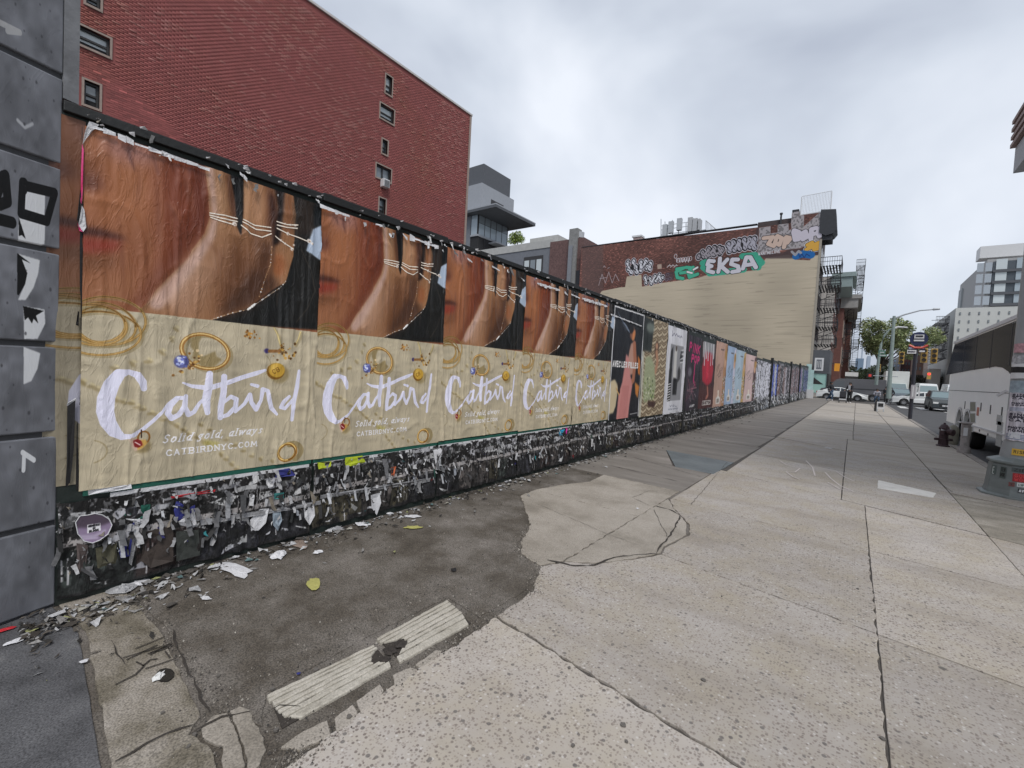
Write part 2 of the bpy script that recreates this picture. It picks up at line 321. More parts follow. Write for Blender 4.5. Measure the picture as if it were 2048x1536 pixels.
# ================================================================== GROUND
def gmat():
    m = bpy.data.materials.new('aggregate_concrete'); m.use_nodes = True; t = m.node_tree; b = t.nodes['Principled BSDF']; L = t.links.new
    g = nn(t, 'ShaderNodeNewGeometry'); oi = nn(t, 'ShaderNodeObjectInfo')
    def noise(sc_, det=6, ro=.6, dist=0.):
        n = nn(t, 'ShaderNodeTexNoise'); n.inputs['Scale'].default_value = sc_; n.inputs['Detail'].default_value = det; n.inputs['Roughness'].default_value = ro; n.inputs['Distortion'].default_value = dist; L(g.outputs['Position'], n.inputs[0]); return n.outputs[0]
    def rp(i, st): r = nn(t, 'ShaderNodeValToRGB'); ramp(r, st); L(i, r.inputs[0]); return r.outputs[0]
    def mixc(f, a, c, bt='MIX'):
        x = nn(t, 'ShaderNodeMixRGB', blend_type=bt)
        for k, v in ((0, f), (1, a), (2, c)):
            if hasattr(v, 'is_output'): L(v, x.inputs[k])
            else: x.inputs[k].default_value = v if not isinstance(v, tuple) else v+(1,)
        return x.outputs[0]
    base = rp(noise(.9, 5, .6), [(.3, (.345, .305, .26)), (.5, (.415, .378, .34)), (.7, (.455, .42, .39))])
    base = mixc(rp(noise(2.3, 6, .65), [(.42, 0.), (.68, .7)]), base, (.38, .33, .245))
    sl = nn(t, 'ShaderNodeMath', operation='MULTIPLY_ADD'); L(oi.outputs['Random'], sl.inputs[0]); sl.inputs[1].default_value = .30; sl.inputs[2].default_value = .83
    base = mixc(1., base, sl.outputs[0], 'MULTIPLY')
    def chips(scale, lo, hi, dist):
        v = nn(t, 'ShaderNodeTexVoronoi'); v.inputs['Scale'].default_value = scale; v.inputs['Randomness'].default_value = 1; L(g.outputs['Position'], v.inputs['Vector'])
        s = nn(t, 'ShaderNodeSeparateColor'); L(v.outputs['Color'], s.inputs[0])
        a = rp(s.outputs[0], [(lo, 0.), (lo+.01, 1.), (hi, 1.), (min(1, hi+.01), 0. if hi < .99 else 1.)])
        c = rp(v.outputs['Distance'], [(dist*.72, 1.), (dist, 0.)]); x = nn(t, 'ShaderNodeMath', operation='MULTIPLY'); L(a, x.inputs[0]); L(c, x.inputs[1]); return x.outputs[0], s
    c1, s1 = chips(62, .0, .30, .50); c2, s2 = chips(95, .30, .62, .55); c3, s3 = chips(55, .86, .97, .42); c4, s4 = chips(30, .0, .16, .34)
    amt = rp(noise(.35, 3), [(.35, .55), (.6, 1.)])
    def m2(x, y): z = nn(t, 'ShaderNodeMath', operation='MULTIPLY'); L(x, z.inputs[0]); (L(y, z.inputs[1]) if hasattr(y, 'is_output') else setattr(z.inputs[1], 'default_value', y)); return z.outputs[0]
    col = mixc(m2(m2(c1, amt), .8), base, (.15, .12, .105)); col = mixc(m2(c2, .5), col, (.22, .175, .15)); col = mixc(m2(c3, .35), col, (.72, .70, .68)); col = mixc(m2(c4, .75), col, (.11, .10, .095))
    gum, sg = chips(2.6, .0, .35, .055); col = mixc(m2(gum, .8), col, (.08, .075, .07))
    gum2, sg = chips(4.1, .0, .3, .06); col = mixc(m2(gum2, .6), col, (.15, .135, .125))
    # foot-worn grime streaks, long across the pavement further off
    mp2 = nn(t, 'ShaderNodeMapping'); mp2.inputs['Scale'].default_value = (.35, 1.6, 1); L(g.outputs['Position'], mp2.inputs[0]); n5 = nn(t, 'ShaderNodeTexNoise'); n5.inputs['Scale'].default_value = .9; n5.inputs['Detail'].default_value = 7; n5.inputs['Roughness'].default_value = .7; L(mp2.outputs[0], n5.inputs[0])
    col = mixc(rp(n5.outputs[0], [(.5, 0.), (.72, .55)]), col, (.21, .18, .15))
    L(col, b.inputs['Base Color']); b.inputs['Roughness'].default_value = .85
    bp = nn(t, 'ShaderNodeBump'); bp.inputs['Strength'].default_value = .35; bp.inputs['Distance'].default_value = .004; L(noise(90, 4), bp.inputs['Height']); L(bp.outputs[0], b.inputs['Normal'])
    return m
M_agg = gmat()
def stone(name, stops, scale=3., spk=.25, rough=.8, streak=None, bump=.3):
    m = bpy.data.materials.new(name); m.use_nodes = True; t = m.node_tree; b = t.nodes['Principled BSDF']; L = t.links.new; g = nn(t, 'ShaderNodeNewGeometry'); vec = g.outputs['Position']
    if streak: mp_ = nn(t, 'ShaderNodeMapping'); mp_.inputs['Scale'].default_value = streak; L(vec, mp_.inputs[0]); vec = mp_.outputs[0]
    n = nn(t, 'ShaderNodeTexNoise'); n.inputs['Scale'].default_value = scale; n.inputs['Detail'].default_value = 9; n.inputs['Roughness'].default_value = .66; L(vec, n.inputs[0])
    r = nn(t, 'ShaderNodeValToRGB'); ramp(r, stops); L(n.outputs[0], r.inputs[0])
    n2 = nn(t, 'ShaderNodeTexNoise'); n2.inputs['Scale'].default_value = 120; n2.inputs['Detail'].default_value = 3; L(g.outputs['Position'], n2.inputs[0])
    r2 = nn(t, 'ShaderNodeValToRGB'); ramp(r2, [(.35, 1-spk), (.5, 1.), (.7, 1+spk)]); L(n2.outputs[0], r2.inputs[0])
    x = nn(t, 'ShaderNodeMixRGB', blend_type='MULTIPLY'); x.inputs[0].default_value = 1; L(r.outputs[0], x.inputs[1]); L(r2.outputs[0], x.inputs[2]); L(x.outputs[0], b.inputs['Base Color'])
    b.inputs['Roughness'].default_value = rough; bp = nn(t, 'ShaderNodeBump'); bp.inputs['Strength'].default_value = bump; bp.inputs['Distance'].default_value = .006; L(n2.outputs[0], bp.inputs['Height']); L(bp.outputs[0], b.inputs['Normal'])
    return m
M_dirt = stone('wet_dirt', [(.3, (.022, .018, .014)), (.7, (.06, .05, .042))], 6)
M_dark = stone('dark_worn_patch', [(.28, (.045, .037, .028)), (.42, (.09, .076, .06)), (.54, (.14, .124, .106)), (.64, (.19, .17, .15)), (.74, (.28, .25, .23))], 2.1, .5)
M_slabB = stone('stained_slab', [(.3, (.08, .068, .045)), (.42, (.17, .148, .112)), (.55, (.27, .24, .20)), (.7, (.36, .325, .285))], 3.4, .42)
M_pierS = stone('blue_grey_slab', [(.3, (.05, .05, .053)), (.5, (.10, .10, .105)), (.62, (.13, .13, .135)), (.75, (.22, .215, .21))], 3.2, .4, .6)
M_old = stone('old_patch', [(.28, (.16, .14, .11)), (.40, (.27, .24, .20)), (.52, (.345, .31, .265)), (.72, (.41, .37, .325))], 1.3, .26, bump=.12)
M_brown = stone('brown_grey_slab', [(.35, (.16, .142, .125)), (.55, (.215, .195, .172)), (.66, (.28, .252, .228)), (.74, (.46, .43, .40))], .9, .15, .75, (.55, 2.4, 1))
M_olive = stone('olive_stained_slab', [(.3, (.14, .125, .10)), (.46, (.24, .215, .175)), (.6, (.31, .28, .235)), (.72, (.38, .345, .30))], 2.4, .3, .85, (.7, 1.4, 1))
M_slate = stone('slate_slab', [(.3, (.10, .115, .12)), (.6, (.15, .17, .175)), (.8, (.19, .21, .21))], 2, .12, .6)
M_rib = stone('pale_rib_stone', [(.28, (.22, .195, .16)), (.4, (.40, .37, .31)), (.7, (.56, .525, .46))], 5, .2)
M_kerb = stone('kerb_stone', [(.3, (.16, .14, .12)), (.7, (.33, .30, .27))], 2, .2)
M_asph = stone('asphalt', [(.3, (.045, .044, .045)), (.6, (.075, .073, .073)), (.8, (.12, .117, .115))], 1.3, .3)
M_paint = stone('road_paint', [(.3, (.35, .34, .33)), (.6, (.68, .67, .64))], 3, .1)
M_far = stone('pale_far_slab', [(.3, (.29, .25, .205)), (.5, (.37, .33, .28)), (.7, (.44, .395, .345))], 1.1, .12, .8, (.4, 1.8, 1))
# base sheets
MB().box(-400, 400, -40, 1500, -.4, -.3).ob('ground', M_dirt, kind='structure')
MB().add([(2.5, -30, -.15), (17, -30, -.15), (17, 1400, -.15), (2.5, 1400, -.15)], [(0, 1, 2, 3)]).add([(-300, 57.5, -.154), (2.5, 57.5, -.154), (2.5, 68.5, -.154), (-300, 68.5, -.154)], [(0, 1, 2, 3)]).add([(17, 50, -.154), (300, 50, -.154), (300, 75, -.154), (17, 75, -.154)], [(0, 1, 2, 3)]).ob('road', M_asph, kind='structure')
MB().box(-3.9, -1.2, .3, 6.6, -.06, -.009).ob('packed_dirt', M_dark, None, kind='structure')
swalk = MB().box(-24, 2.36, -8, 57.3, -.29, -.014).ob('sidewalk', mat('joint_grit', (.085, .075, .066), .9, .3, 20), kind='structure')
MB().box(-24, 2.6, 68.7, 400, -.29, -.02).ob('far_sidewalk', M_far, kind='structure')
MB().box(17, 30, -10, 49, -.29, -.01).box(17, 30, 76, 400, -.29, -.01).ob('opposite_sidewalk', M_far, kind='structure')
def rough_edge(pts, amp, step=.12, seed=1):
    r = random.Random(seed); out_ = []
    for i in range(len(pts)):
        a = Vector(pts[i][:2]); b = Vector(pts[(i+1) % len(pts)][:2]); n = max(1, int((b-a).length/step)); nr = Vector((-(b-a).y, (b-a).x)).normalized() if (b-a).length > 1e-6 else Vector((0, 0))
        for k in range(n):
            p = a.lerp(b, k/n); o = r.uniform(-amp, amp) if k else 0; out_.append((p.x+nr.x*o, p.y+nr.y*o))
    return out_
def inset(p, d):
    q = []
    n = len(p)
    a = sum(p[i-1][0]*p[i][1]-p[i][0]*p[i-1][1] for i in range(n))
    if a < 0: p = p[::-1]
    for i in range(n):
        A, B, C = Vector(p[i-1]), Vector(p[i]), Vector(p[(i+1) % n]); e1 = (B-A).normalized(); e2 = (C-B).normalized(); n1 = Vector((-e1.y, e1.x)); n2 = Vector((-e2.y, e2.x)); bb = (n1+n2)
        if bb.length < .2: q.append(tuple(B)); continue
        bb.normalize(); q.append(tuple(B+bb*d/max(.4, bb.dot(n1))))
    return q
def slab(pts, m, z=0., gap=.006, amp=.0025, name='paving_slab', seed=1, th=.06, label=None, step=.1):
    p = inset([tuple(q[:2]) for q in pts], gap); p = rough_edge(p, amp, step, seed)
    o = MB().prism(p, z-th, z).ob(name, m, swalk, bevel=.004)
    if label: o['label'] = label
    return o
# transverse joints of the pale aggregate walk at these distances along the street
JX = [-1.78, .22, 1.31, 2.36]; rows = [-6, -4, -1.9, .1, 2.02]
def yl(a, b): return lambda x: a+(b-a)*(x+1.78)/4.1
lines = [lambda x: -3., lambda x: -1.0, lambda x: .35+0*x, yl(2.22, 1.75), yl(4.07, 3.45), yl(5.95, 5.3), yl(8.5, 6.8), yl(11.1, 9.3), yl(15., 11.7)]
Yc = 15.
while Yc < 54: lines.append(yl(Yc+2.6, Yc+2.6-2.2)); Yc += 2.6+Yc*.03
def jx(k, y):    # the long joints wander a little
    if k == 1: return .23 if y < 10 else (-.03 if y < 19 else .1+.005*(y-19))
    if k == 0: return -1.79 if y < 9 else -1.65
    return JX[k]
far_cols = [(.5, .0), ]
asp = [(-3.22, 4.56), (-2.53, 3.78), (-2.31, 3.30), (-2.18, 3.13), (-1.93, 3.05), (-1.73, 2.67), (-1.73, 2.24), (-1.71, 1.86), (-1.73, 1.66), (-1.68, 1.09), (-1.66, .9)]
sd_ = 0
for j in range(len(lines)-1):
    la, lb = lines[j], lines[j+1]
    for k in range(3):
        sd_ += 1; ym = lb(0)
        x0, x1 = jx(k, ym-.1), jx(k+1, ym-.1)
        if k == 0:
            if ym < 9.0: continue
        m = M_olive if (k == 2 and 8. < ym < 11.5) else M_agg if ym < 14 else (M_far if (j*3+k) % 4 else M_agg)
        gy_ = .003+ym*.0005; slab([(x0, la(x0)+gy_), (x1, la(x1)+gy_), (x1, lb(x1)-gy_), (x0, lb(x0)-gy_)], m, z=rnd.uniform(-.004, .004), seed=sd_, gap=.0028 if ym < 8 else .004+ym*.00025)
# first column, with the torn near edge
slab([(-1.66, .9), (-1.68, -3.), (.23, -3.), (.23, lines[3](.23)), (-1.73, 2.24), (-1.71, 1.86), (-1.73, 1.66), (-1.68, 1.09)], M_agg, seed=90, amp=.012, step=.04, name='paving_slab')
slab([(-1.73, 2.25), (.23, lines[3](.23)), (.23, lines[4](.23)), (-1.27, 4.02), (-1.42, 3.72), (-1.62, 3.42), (-1.83, 3.26), (-1.93, 3.05), (-1.74, 2.67)], M_agg, seed=91, amp=.01, step=.05)
for (x0, y0), (x1, y1), sdd in (((.23, 0), (0, 0), 92),):
    slab([(-1.27, 4.02), (.23, lines[4](.23)), (.23, lines[5](.23)), (-1.79, lines[5](-1.7)), (-1.80, 5.9), (-1.62, 5.5), (-1.33, 5.08), (-1.22, 4.7), (-1.3, 4.2)], M_agg, seed=93, amp=.01, step=.06)
slab([(-1.79, lines[5](-1.7)), (.23, lines[5](.23)), (.23, lines[6](.23)), (-1.79, lines[6](-1.79))], M_agg, seed=94)
# the old cracked patch between aggregate and hoarding
p_old = [(-1.83, 3.27), (-1.62, 3.43), (-1.43, 3.73), (-1.28, 4.05), (-1.31, 4.22), (-1.24, 4.7), (-1.35, 5.08), (-1.63, 5.52), (-1.82, 5.9)]
slab([(-2.53, 3.78), (-2.31, 3.31), (-2.18, 3.14), (-1.93, 3.06), (-1.84, 3.27), (-1.83, 4.9), (-3.25, 4.9), (-3.22, 4.56)], M_old, seed=100, amp=.012, gap=.003, step=.04, z=.002)
slab(p_old+[(-1.83, 4.9)], M_old, seed=101, amp=.008, gap=.004, step=.05, z=.002)
slab([(-3.25, 4.9), (-1.83, 4.9), (-1.82, 6.4), (-3.0, 6.45), (-2.95, 5.9), (-3.15, 5.4)], M_old, seed=102, gap=.004, z=.003, amp=.012, step=.05)
slab([(-3.75, 5.35), (-3.2, 5.35), (-2.9, 5.9), (-2.95, 6.47), (-3.75, 6.5)], M_dark, seed=106, gap=.002, z=-.001)
slab([(-3.72, 6.5), (-1.8, 6.4), (-1.79, 8.0), (-3.72, 8.3)], M_brown, seed=103, gap=.007)
sl_ = [gz(*p)[:2] for p in ((1308, 908), (1318, 899), (1464, 921), (1419, 948))]
slab([(-3.1, 9.7), (-1.72, 9.45), (-1.75, 8.0), (-2.4, 8.05)], M_slate, seed=104, gap=.004, z=.003)
slab([(-3.72, 8.3), (-2.45, 8.1), (-3.1, 9.7), (-3.72, 9.75)], M_brown, seed=105)
yy = 9.75
while yy < 56:
    y2 = yy+2.4+yy*.03
    slab([(-3.72, yy), (-1.72, yy-.25), (-1.66, y2-.3), (-3.72, y2)], M_brown, seed=110+int(yy), gap=.006+yy*.0005, z=rnd.uniform(-.003, .003)); yy = y2
# dark worn area at the foot of the wall and the slabs before the pier
slab([(-3.78, .84), (-3.0, .86), (-2.20, .80), (-1.92, .9), (-2.12, 1.0), (-2.14, 1.62), (-2.12, 2.2), (-1.80, 2.16), (-1.78, 2.67), (-1.94, 3.04), (-2.19, 3.13), (-2.33, 3.3), (-2.55, 3.78), (-3.25, 4.56), (-3.25, 5.3), (-3.78, 5.3)], M_dark, z=-.002, seed=120, amp=.008, gap=.004, step=.05)
slab([(-3.9, .50), (-3.33, .56), (-2.14, .44), (-2.0, .43), (-1.97, .57), (-2.18, .76), (-3.0, .84), (-3.9, .83)], M_slabB, seed=121, amp=.006, gap=.010, step=.05)
slab([(-3.9, .49), (-3.33, .55), (-2.14, .43), (-1.6, .36), (-1.6, -3), (-3.9, -3)], M_pierS, seed=122, amp=.003, gap=.010)
def gpoly(px): return [tuple(gz(*p)[:2]) for p in px]
slab(gpoly([(402, 1455), (425, 1432), (455, 1425), (472, 1462), (485, 1500), (492, 1530), (458, 1560), (442, 1520), (446, 1492), (425, 1487), (405, 1475)]), M_old, seed=131, amp=.004, gap=.001, z=.003, step=.03, name='broken_chunk')
slab(gpoly([(459, 1423), (480, 1413), (500, 1420), (512, 1450), (528, 1475), (533, 1500), (520, 1530), (498, 1550), (489, 1505), (475, 1460)]), M_old, seed=132, amp=.005, gap=.001, z=.004, step=.03, name='broken_chunk')
slab(gpoly([(222, 1530), (300, 1490), (385, 1468), (425, 1500), (436, 1560), (420, 1660), (300, 1700), (225, 1640)]), M_slabB, seed=133, amp=.005, gap=.002, z=.003, step=.03, name='broken_chunk')
for i, pp in enumerate([[(560, 1495), (610, 1460), (655, 1440), (662, 1470), (600, 1500)], [(668, 1437), (705, 1408), (716, 1424), (700, 1450), (672, 1465)], [(712, 1402), (760, 1368), (768, 1380), (757, 1400), (722, 1425)], [(785, 1350), (820, 1335), (835, 1338), (812, 1362), (790, 1378)], [(830, 1330), (870, 1300), (885, 1302), (858, 1326), (842, 1336)]]):
    slab(gpoly(pp), M_old, seed=140+i, amp=.004, gap=.001, z=.002, step=.03, name='broken_chunk')
# the two ribbed vault stones set in the dark patch, each rib a piece of its own
def ribbed(name, label, quad, brk):
    t = wthing(name, label, 'stone', tuple(np.mean([gz(*p) for p in quad], 0)))
    A, B, C_, D = [gz(*p) for p in quad]    # A-B long side wall side, D-C long side walk side
    n = 7; edges = [0, .11, .22, .37, .50, .62, .78, 1.]
    for k in range(n):
        pts = []; v0, v1 = edges[k]+.014, edges[k+1]-.014
        s0, s1 = brk(k)
        for s_, v_ in ((s0[0], v0), (s0[1], v0), (s1[1], v1), (s1[0], v1)):
            q = (A*(1-s_)+B*s_)*(1-v_)+(D*(1-s_)+C_*s_)*v_; pts.append((q[0], q[1]))
        pts = rough_edge(pts, .0035, .035, k+len(name)+int(abs(A[1])*100)); MB().prism(pts, -.03, .009-.0006*k).ob('rib', M_rib, t, bevel=.005)
    MB().prism([tuple(q) for q in inset([(A[0], A[1]), (B[0], B[1]), (C_[0], C_[1]), (D[0], D[1])], .012)], -.03, -.004).ob('base_stone', M_dirt, t)
ribbed('ribbed_stone', 'near pale ribbed stone slab with a broken corner, set in the dark patch', [(533, 1392), (752, 1288), (790, 1330), (560, 1462)],
       lambda k: [((.0, .97), (.0, .97)), ((.0, .97), (.0, .98)), ((.02, .95), (.02, .88)), ((.02, .88), (.03, .86)), ((.03, .84), (.04, .86)), ((.05, .9), (.06, .95)), ((.08, .98), (.16, .96))][k])
ribbed('ribbed_stone', 'far pale ribbed stone slab beyond the dark dirt hole', [(752, 1279), (893, 1201), (947, 1245), (800, 1326)],
       lambda k: [((.0, 1.), (.0, 1.)), ((.0, 1.), (.0, 1.)), ((.03, 1.), (.16, 1.)), ((.2, 1.), (.22, 1.)), ((.24, 1.), (.2, 1.)), ((.14, .99), (.06, .97)), ((.02, .96), (.0, .93))][k])
# cracks: real narrow strips of packed dirt
def crack(px, w=.012, name='crack'):
    mb = MB(); pts = [gz(*p) for p in px]; fine = []
    for a, b in zip(pts[:-1], pts[1:]):
        n = max(1, int(np.linalg.norm(b-a)/.05))
        for k in range(n): fine.append(a+(b-a)*k/n+np.array([rnd.uniform(-1, 1), rnd.uniform(-1, 1), 0])*.008)
    fine.append(pts[-1]); L_, R_ = [], []
    for i, p in enumerate(fine):
        d = fine[min(i+1, len(fine)-1)]-fine[max(i-1, 0)]; d = d/(np.linalg.norm(d)+1e-9); nrm = np.array([-d[1], d[0], 0]); ww = w*.62*rnd.uniform(.2, 1.1)*(.3 if i in (0, len(fine)-1) else 1)
        L_.append(p+nrm*ww*.5); R_.append(p-nrm*ww*.5)
    for i in range(len(fine)-1):
        mb.add([tuple(L_[i][:2])+(.0075,), tuple(R_[i][:2])+(.0075,), tuple(R_[i+1][:2])+(.0075,), tuple(L_[i+1][:2])+(.0075,)], [(0, 1, 2, 3)])
    return mb.ob(name, M_dirt, swalk)
for px, w in (([(1092, 1121), (1151, 1133), (1190, 1132), (1227, 1116), (1268, 1111), (1315, 1108)], .035), ([(1315, 1108), (1320, 1094), (1337, 1077), (1349, 1057), (1361, 1031), (1342, 1021), (1310, 1012)], .03),
              ([(1337, 1077), (1322, 1050), (1308, 1020)], .01), ([(1070, 1007), (1215, 1069), (1280, 1093)], .008), ([(1265, 996), (1300, 1012)], .014), ([(1265, 996), (1298, 982), (1345, 990)], .01), ([(1215, 930), (1360, 964)], .03), ([(1267, 915), (1405, 955)], .022),
              ([(345, 1262), (360, 1310), (385, 1360), (402, 1400), (420, 1425)], .02), ([(385, 1470), (440, 1437), (500, 1425)], .03), ([(225, 1530), (330, 1470), (395, 1450)], .028), ([(222, 1282), (235, 1310), (250, 1332)], .014), ([(1410, 820), (1440, 830)], .01),
              ([(1640, 1008), (1725, 1052)], .006), ([(533, 1425), (560, 1412), (600, 1415)], .012), ([(1455, 924), (1380, 1012)], .012), ([(1862, 946), (1881, 968), (1905, 985)], .02)): crack(px, w)
# kerb stones
ky = 2.
while ky < 57:
    l_ = 1.8 if ky < 26 else 4.; MB().box(2.375, 2.53, ky+.006, ky+l_-.006, -.3, .004+rnd.uniform(-.003, .003)).ob('kerb_stone', M_kerb, swalk, bevel=.015); ky += l_
MB().box(-3, 2.5, 57.32, 57.48, -.3, -.03).ob('cross_kerb', M_kerb, swalk)
# old white line paint and chalk strokes on the walk
o = MB().prism(rough_edge(gpoly([(1757, 961), (1872, 987), (1866, 996), (1755, 977)]), .006, .04, 3), .0, .0072).ob('white_line', mat('old_white_paint', (.66, .64, .6), .8, .1, 8, dirt=.4, dcol=(.35, .32, .3)), swalk)
def gstroke(lst, w, m, name, z=.0074):
    mb = MB()
    for px in lst:
        pts = [gz(*p) for p in px]
        for i in range(len(pts)-1):
            a, b = pts[i], pts[i+1]; d = b-a; d = d/(np.linalg.norm(d)+1e-9); n = np.array([-d[1], d[0], 0])*w*.5
            mb.add([tuple((a+n)[:2])+(z,), tuple((a-n)[:2])+(z,), tuple((b-n)[:2])+(z,), tuple((b+n)[:2])+(z,)], [(0, 1, 2, 3)])
    return mb.ob(name, m, swalk)
M_chalk = mat('chalk', (.62, .56, .53), .9, .2, 20)
gstroke([[(1560, 922), (1572, 930), (1600, 937), (1590, 945), (1572, 944)], [(1572, 944), (1585, 954), (1600, 960)], [(1612, 922), (1625, 935), (1630, 952)], [(1650, 945), (1662, 958), (1680, 972), (1708, 984)], [(1655, 965), (1680, 979), (1708, 984)], [(1672, 943), (1690, 955), (1708, 963)]], .022, M_chalk, 'chalk_marks')
gstroke([[(270, 1300), (330, 1275)], [(245, 1318), (340, 1290), (300, 1312)], [(252, 1322), (315, 1292)], [(300, 1308), (345, 1290), (330, 1300), (295, 1310)], [(285, 1335), (300, 1322), (315, 1320)], [(290, 1340), (355, 1318)], [(272, 1326), (288, 1334), (270, 1352), (230, 1372)], [(330, 1305), (340, 1318)]], .008, M_dirt, 'ink_scrawl')
def zz(px, z): return gz(px[0], px[1], z)
cw = stone('crossing_paint', [(.3, (.5, .5, .48)), (.6, (.72, .71, .69))], 2, .1)
for k in range(7):
    x0 = 3.4+k*1.3; MB().box(x0, x0+.55, 51.5, 55.8, -.16, -.142).ob('crossing_bar', cw, bpy.data.objects['road'])
MB().box(5.9, 6.02, 0, 50, -.16, -.144).ob('lane_line', cw, bpy.data.objects['road'])
# ================================================================== RED BRICK BLOCK
RX = -20.
M_mort = mat('red_mortar', (.235, .072, .066), .9, .25, .5, .2)
M_brick = bpy.data.materials.new('red_brick'); M_brick.use_nodes = True
def brickmat(m, cols, attr):
    t = m.node_tree; b = t.nodes['Principled BSDF']; L = t.links.new; g = nn(t, 'ShaderNodeNewGeometry')
    n = nn(t, 'ShaderNodeTexNoise'); n.inputs['Scale'].default_value = .22; n.inputs['Detail'].default_value = 5; L(g.outputs['Position'], n.inputs[0])
    r = nn(t, 'ShaderNodeValToRGB'); ramp(r, cols); L(n.outputs[0], r.inputs[0]); last = r.outputs[0]
    if attr == 'obj': oi = nn(t, 'ShaderNodeObjectInfo'); r2 = nn(t, 'ShaderNodeValToRGB'); ramp(r2, [(0, .7), (.5, 1.), (.93, 1.15), (1, 1.9)]); L(oi.outputs['Random'], r2.inputs[0]); f = r2.outputs[0]
    else: a = nn(t, 'ShaderNodeAttribute', attribute_name='Col'); f = a.outputs['Color']
    x = nn(t, 'ShaderNodeMixRGB', blend_type='MULTIPLY'); x.inputs[0].default_value = 1; L(last, x.inputs[1]); L(f, x.inputs[2]); L(x.outputs[0], b.inputs['Base Color']); b.inputs['Roughness'].default_value = .72
RC = [(.3, (.245, .068, .060)), (.5, (.275, .076, .070)), (.7, (.25, .072, .052))]
brickmat(M_brick, RC, 'attr'); M_brick1 = bpy.data.materials.new('red_brick_single'); M_brick1.use_nodes = True; brickmat(M_brick1, RC, 'obj')
red = wthing('brick_building', 'tall red brick apartment block with small windows behind the hoarding', 'building', (RX-6, 11, -.2))
zt = 17.05; ye = 20.75; y0r = 1.2
def pw(xc, yt, yb, xl, xr):      # window opening on the red wall from its sight lines
    ym = (yt+yb)/2; xm = (xl+xr)/2; a = gx(xl, ym, RX); b = gx(xr, ym, RX); c = gx(xm, yt, RX); d = gx(xm, yb, RX); return a[1], b[1], d[2], c[2]
wins = [pw(0, 152, 190, 771, 784), pw(0, 213, 243, 760, 788), pw(0, 280, 309, 764, 775), pw(0, 333, 360, 752, 782), pw(0, 397, 428, 758, 771), pw(0, 62, 100, 151, 220), pw(0, 165, 214, 168, 199), pw(0, -20, 14, 172, 201)]
MB().box(RX-14, RX-.32, y0r, ye-.02, -.3, zt).box(RX-.32, RX-.005, ye-.02, ye, -.3, zt).ob('wall', M_mort, red)
# front wall skin with real openings (grid of rects)
ys = sorted({y0r, ye}|{w for q in wins for w in q[:2]}); zs = sorted({-.3, zt}|{w for q in wins for w in q[2:]})
sk_ = MB()
for a, b in zip(ys[:-1], ys[1:]):
    for c, d in zip(zs[:-1], zs[1:]):
        if not any(q[0]-1e-6 <= a and b <= q[1]+1e-6 and q[2]-1e-6 <= c and d <= q[3]+1e-6 for q in wins): sk_.add([(RX, a, c), (RX, b, c), (RX, b, d), (RX, a, d)], [(0, 1, 2, 3)])
sk_.ob('wall_face', M_mort, red)
BL, BH = .215, .070
cc = []; zi = 0; z = 6.4
while z+BH < zt-.15:
    off = (zi % 2)*BL*.5; y = y0r+off
    while y+BL < ye:
        if not any(y+BL > q[0]-.06 and y < q[1]+.06 and z+BH > q[2]-.06 and z < q[3]+.06 for q in wins): cc.append((y, z))
        y += BL
    z += BH; zi += 1
cc = np.array(cc); vis = (cc[:, 0]*.8 > -20)&(cc[:, 1] > 1.6+1.36*20/3.78-.2)
d_ = np.hypot(cc[:, 0], cc[:, 1]-1.6)+(~vis)*50+(cc[:, 0] < 2.6)*50+(cc[:, 1] > 15)*20; order = np.argsort(d_); near = order[:290]; rest = order[290:]
bm = MB().box(-.03, .007, .006, BL-.008, .006, BH-.008).ob('brick', M_brick1, red); bme = bm.data
first = True
for i in near:
    o = bm if first else bm.copy()
    if not first: COL.objects.link(o)
    first = False; o.location = (RX+rnd.choice([0, 0, 0, .002, .005]), cc[i, 0], cc[i, 1])
R_ = cc[rest]; N = len(R_)
pr = .004+.005*rng.random(N); clu = vnoise(64, 64, 9, 9, 5); ci = clu[np.clip((R_[:, 1]*3.4).astype(int), 0, 63), np.clip((R_[:, 0]*3).astype(int), 0, 63)]
out_ = (rng.random(N) < np.clip((ci-.42)*.9, .02, .3)); pr = pr+out_*.016*rng.random(N)
V = np.zeros((N, 8, 3)); ya, yb, za, zb = R_[:, 0]+.006, R_[:, 0]+BL-.008, R_[:, 1]+.006, R_[:, 1]+BH-.008
for k, (yy_, zz_, xx_) in enumerate([(ya, za, 0), (yb, za, 0), (yb, zb, 0), (ya, zb, 0), (ya, za, 1), (yb, za, 1), (yb, zb, 1), (ya, zb, 1)]): V[:, k, 1] = yy_; V[:, k, 2] = zz_; V[:, k, 0] = RX-.01+(pr+.01)*xx_
g_ = (.84+.26*rng.random(N)); g_ = np.where(out_, g_*1.25, g_); colr = np.stack([g_, g_*np.where(out_, 1.4, 1.), g_*np.where(out_, 1.35, 1.)], 1)
quads_np('brickwork', V, colr, M_brick, red, 8, [(4, 5, 6, 7), (0, 1, 5, 4), (1, 2, 6, 5), (2, 3, 7, 6), (3, 0, 4, 7)], kind='stuff')
M_sill = mat('window_surround', (.30, .235, .20), .8, .15, 6); M_dkf = mat('dark_frame', (.03, .028, .028), .5, .1); M_wf = mat('white_metal', (.62, .62, .62), .5, .06)
M_g1 = glass('grey_window_glass', (.20, .23, .25), .08); M_g2 = glass('pale_blind_glass', (.52, .57, .58), .2); M_int = mat('dark_interior', (.02, .02, .022), .9, .1)
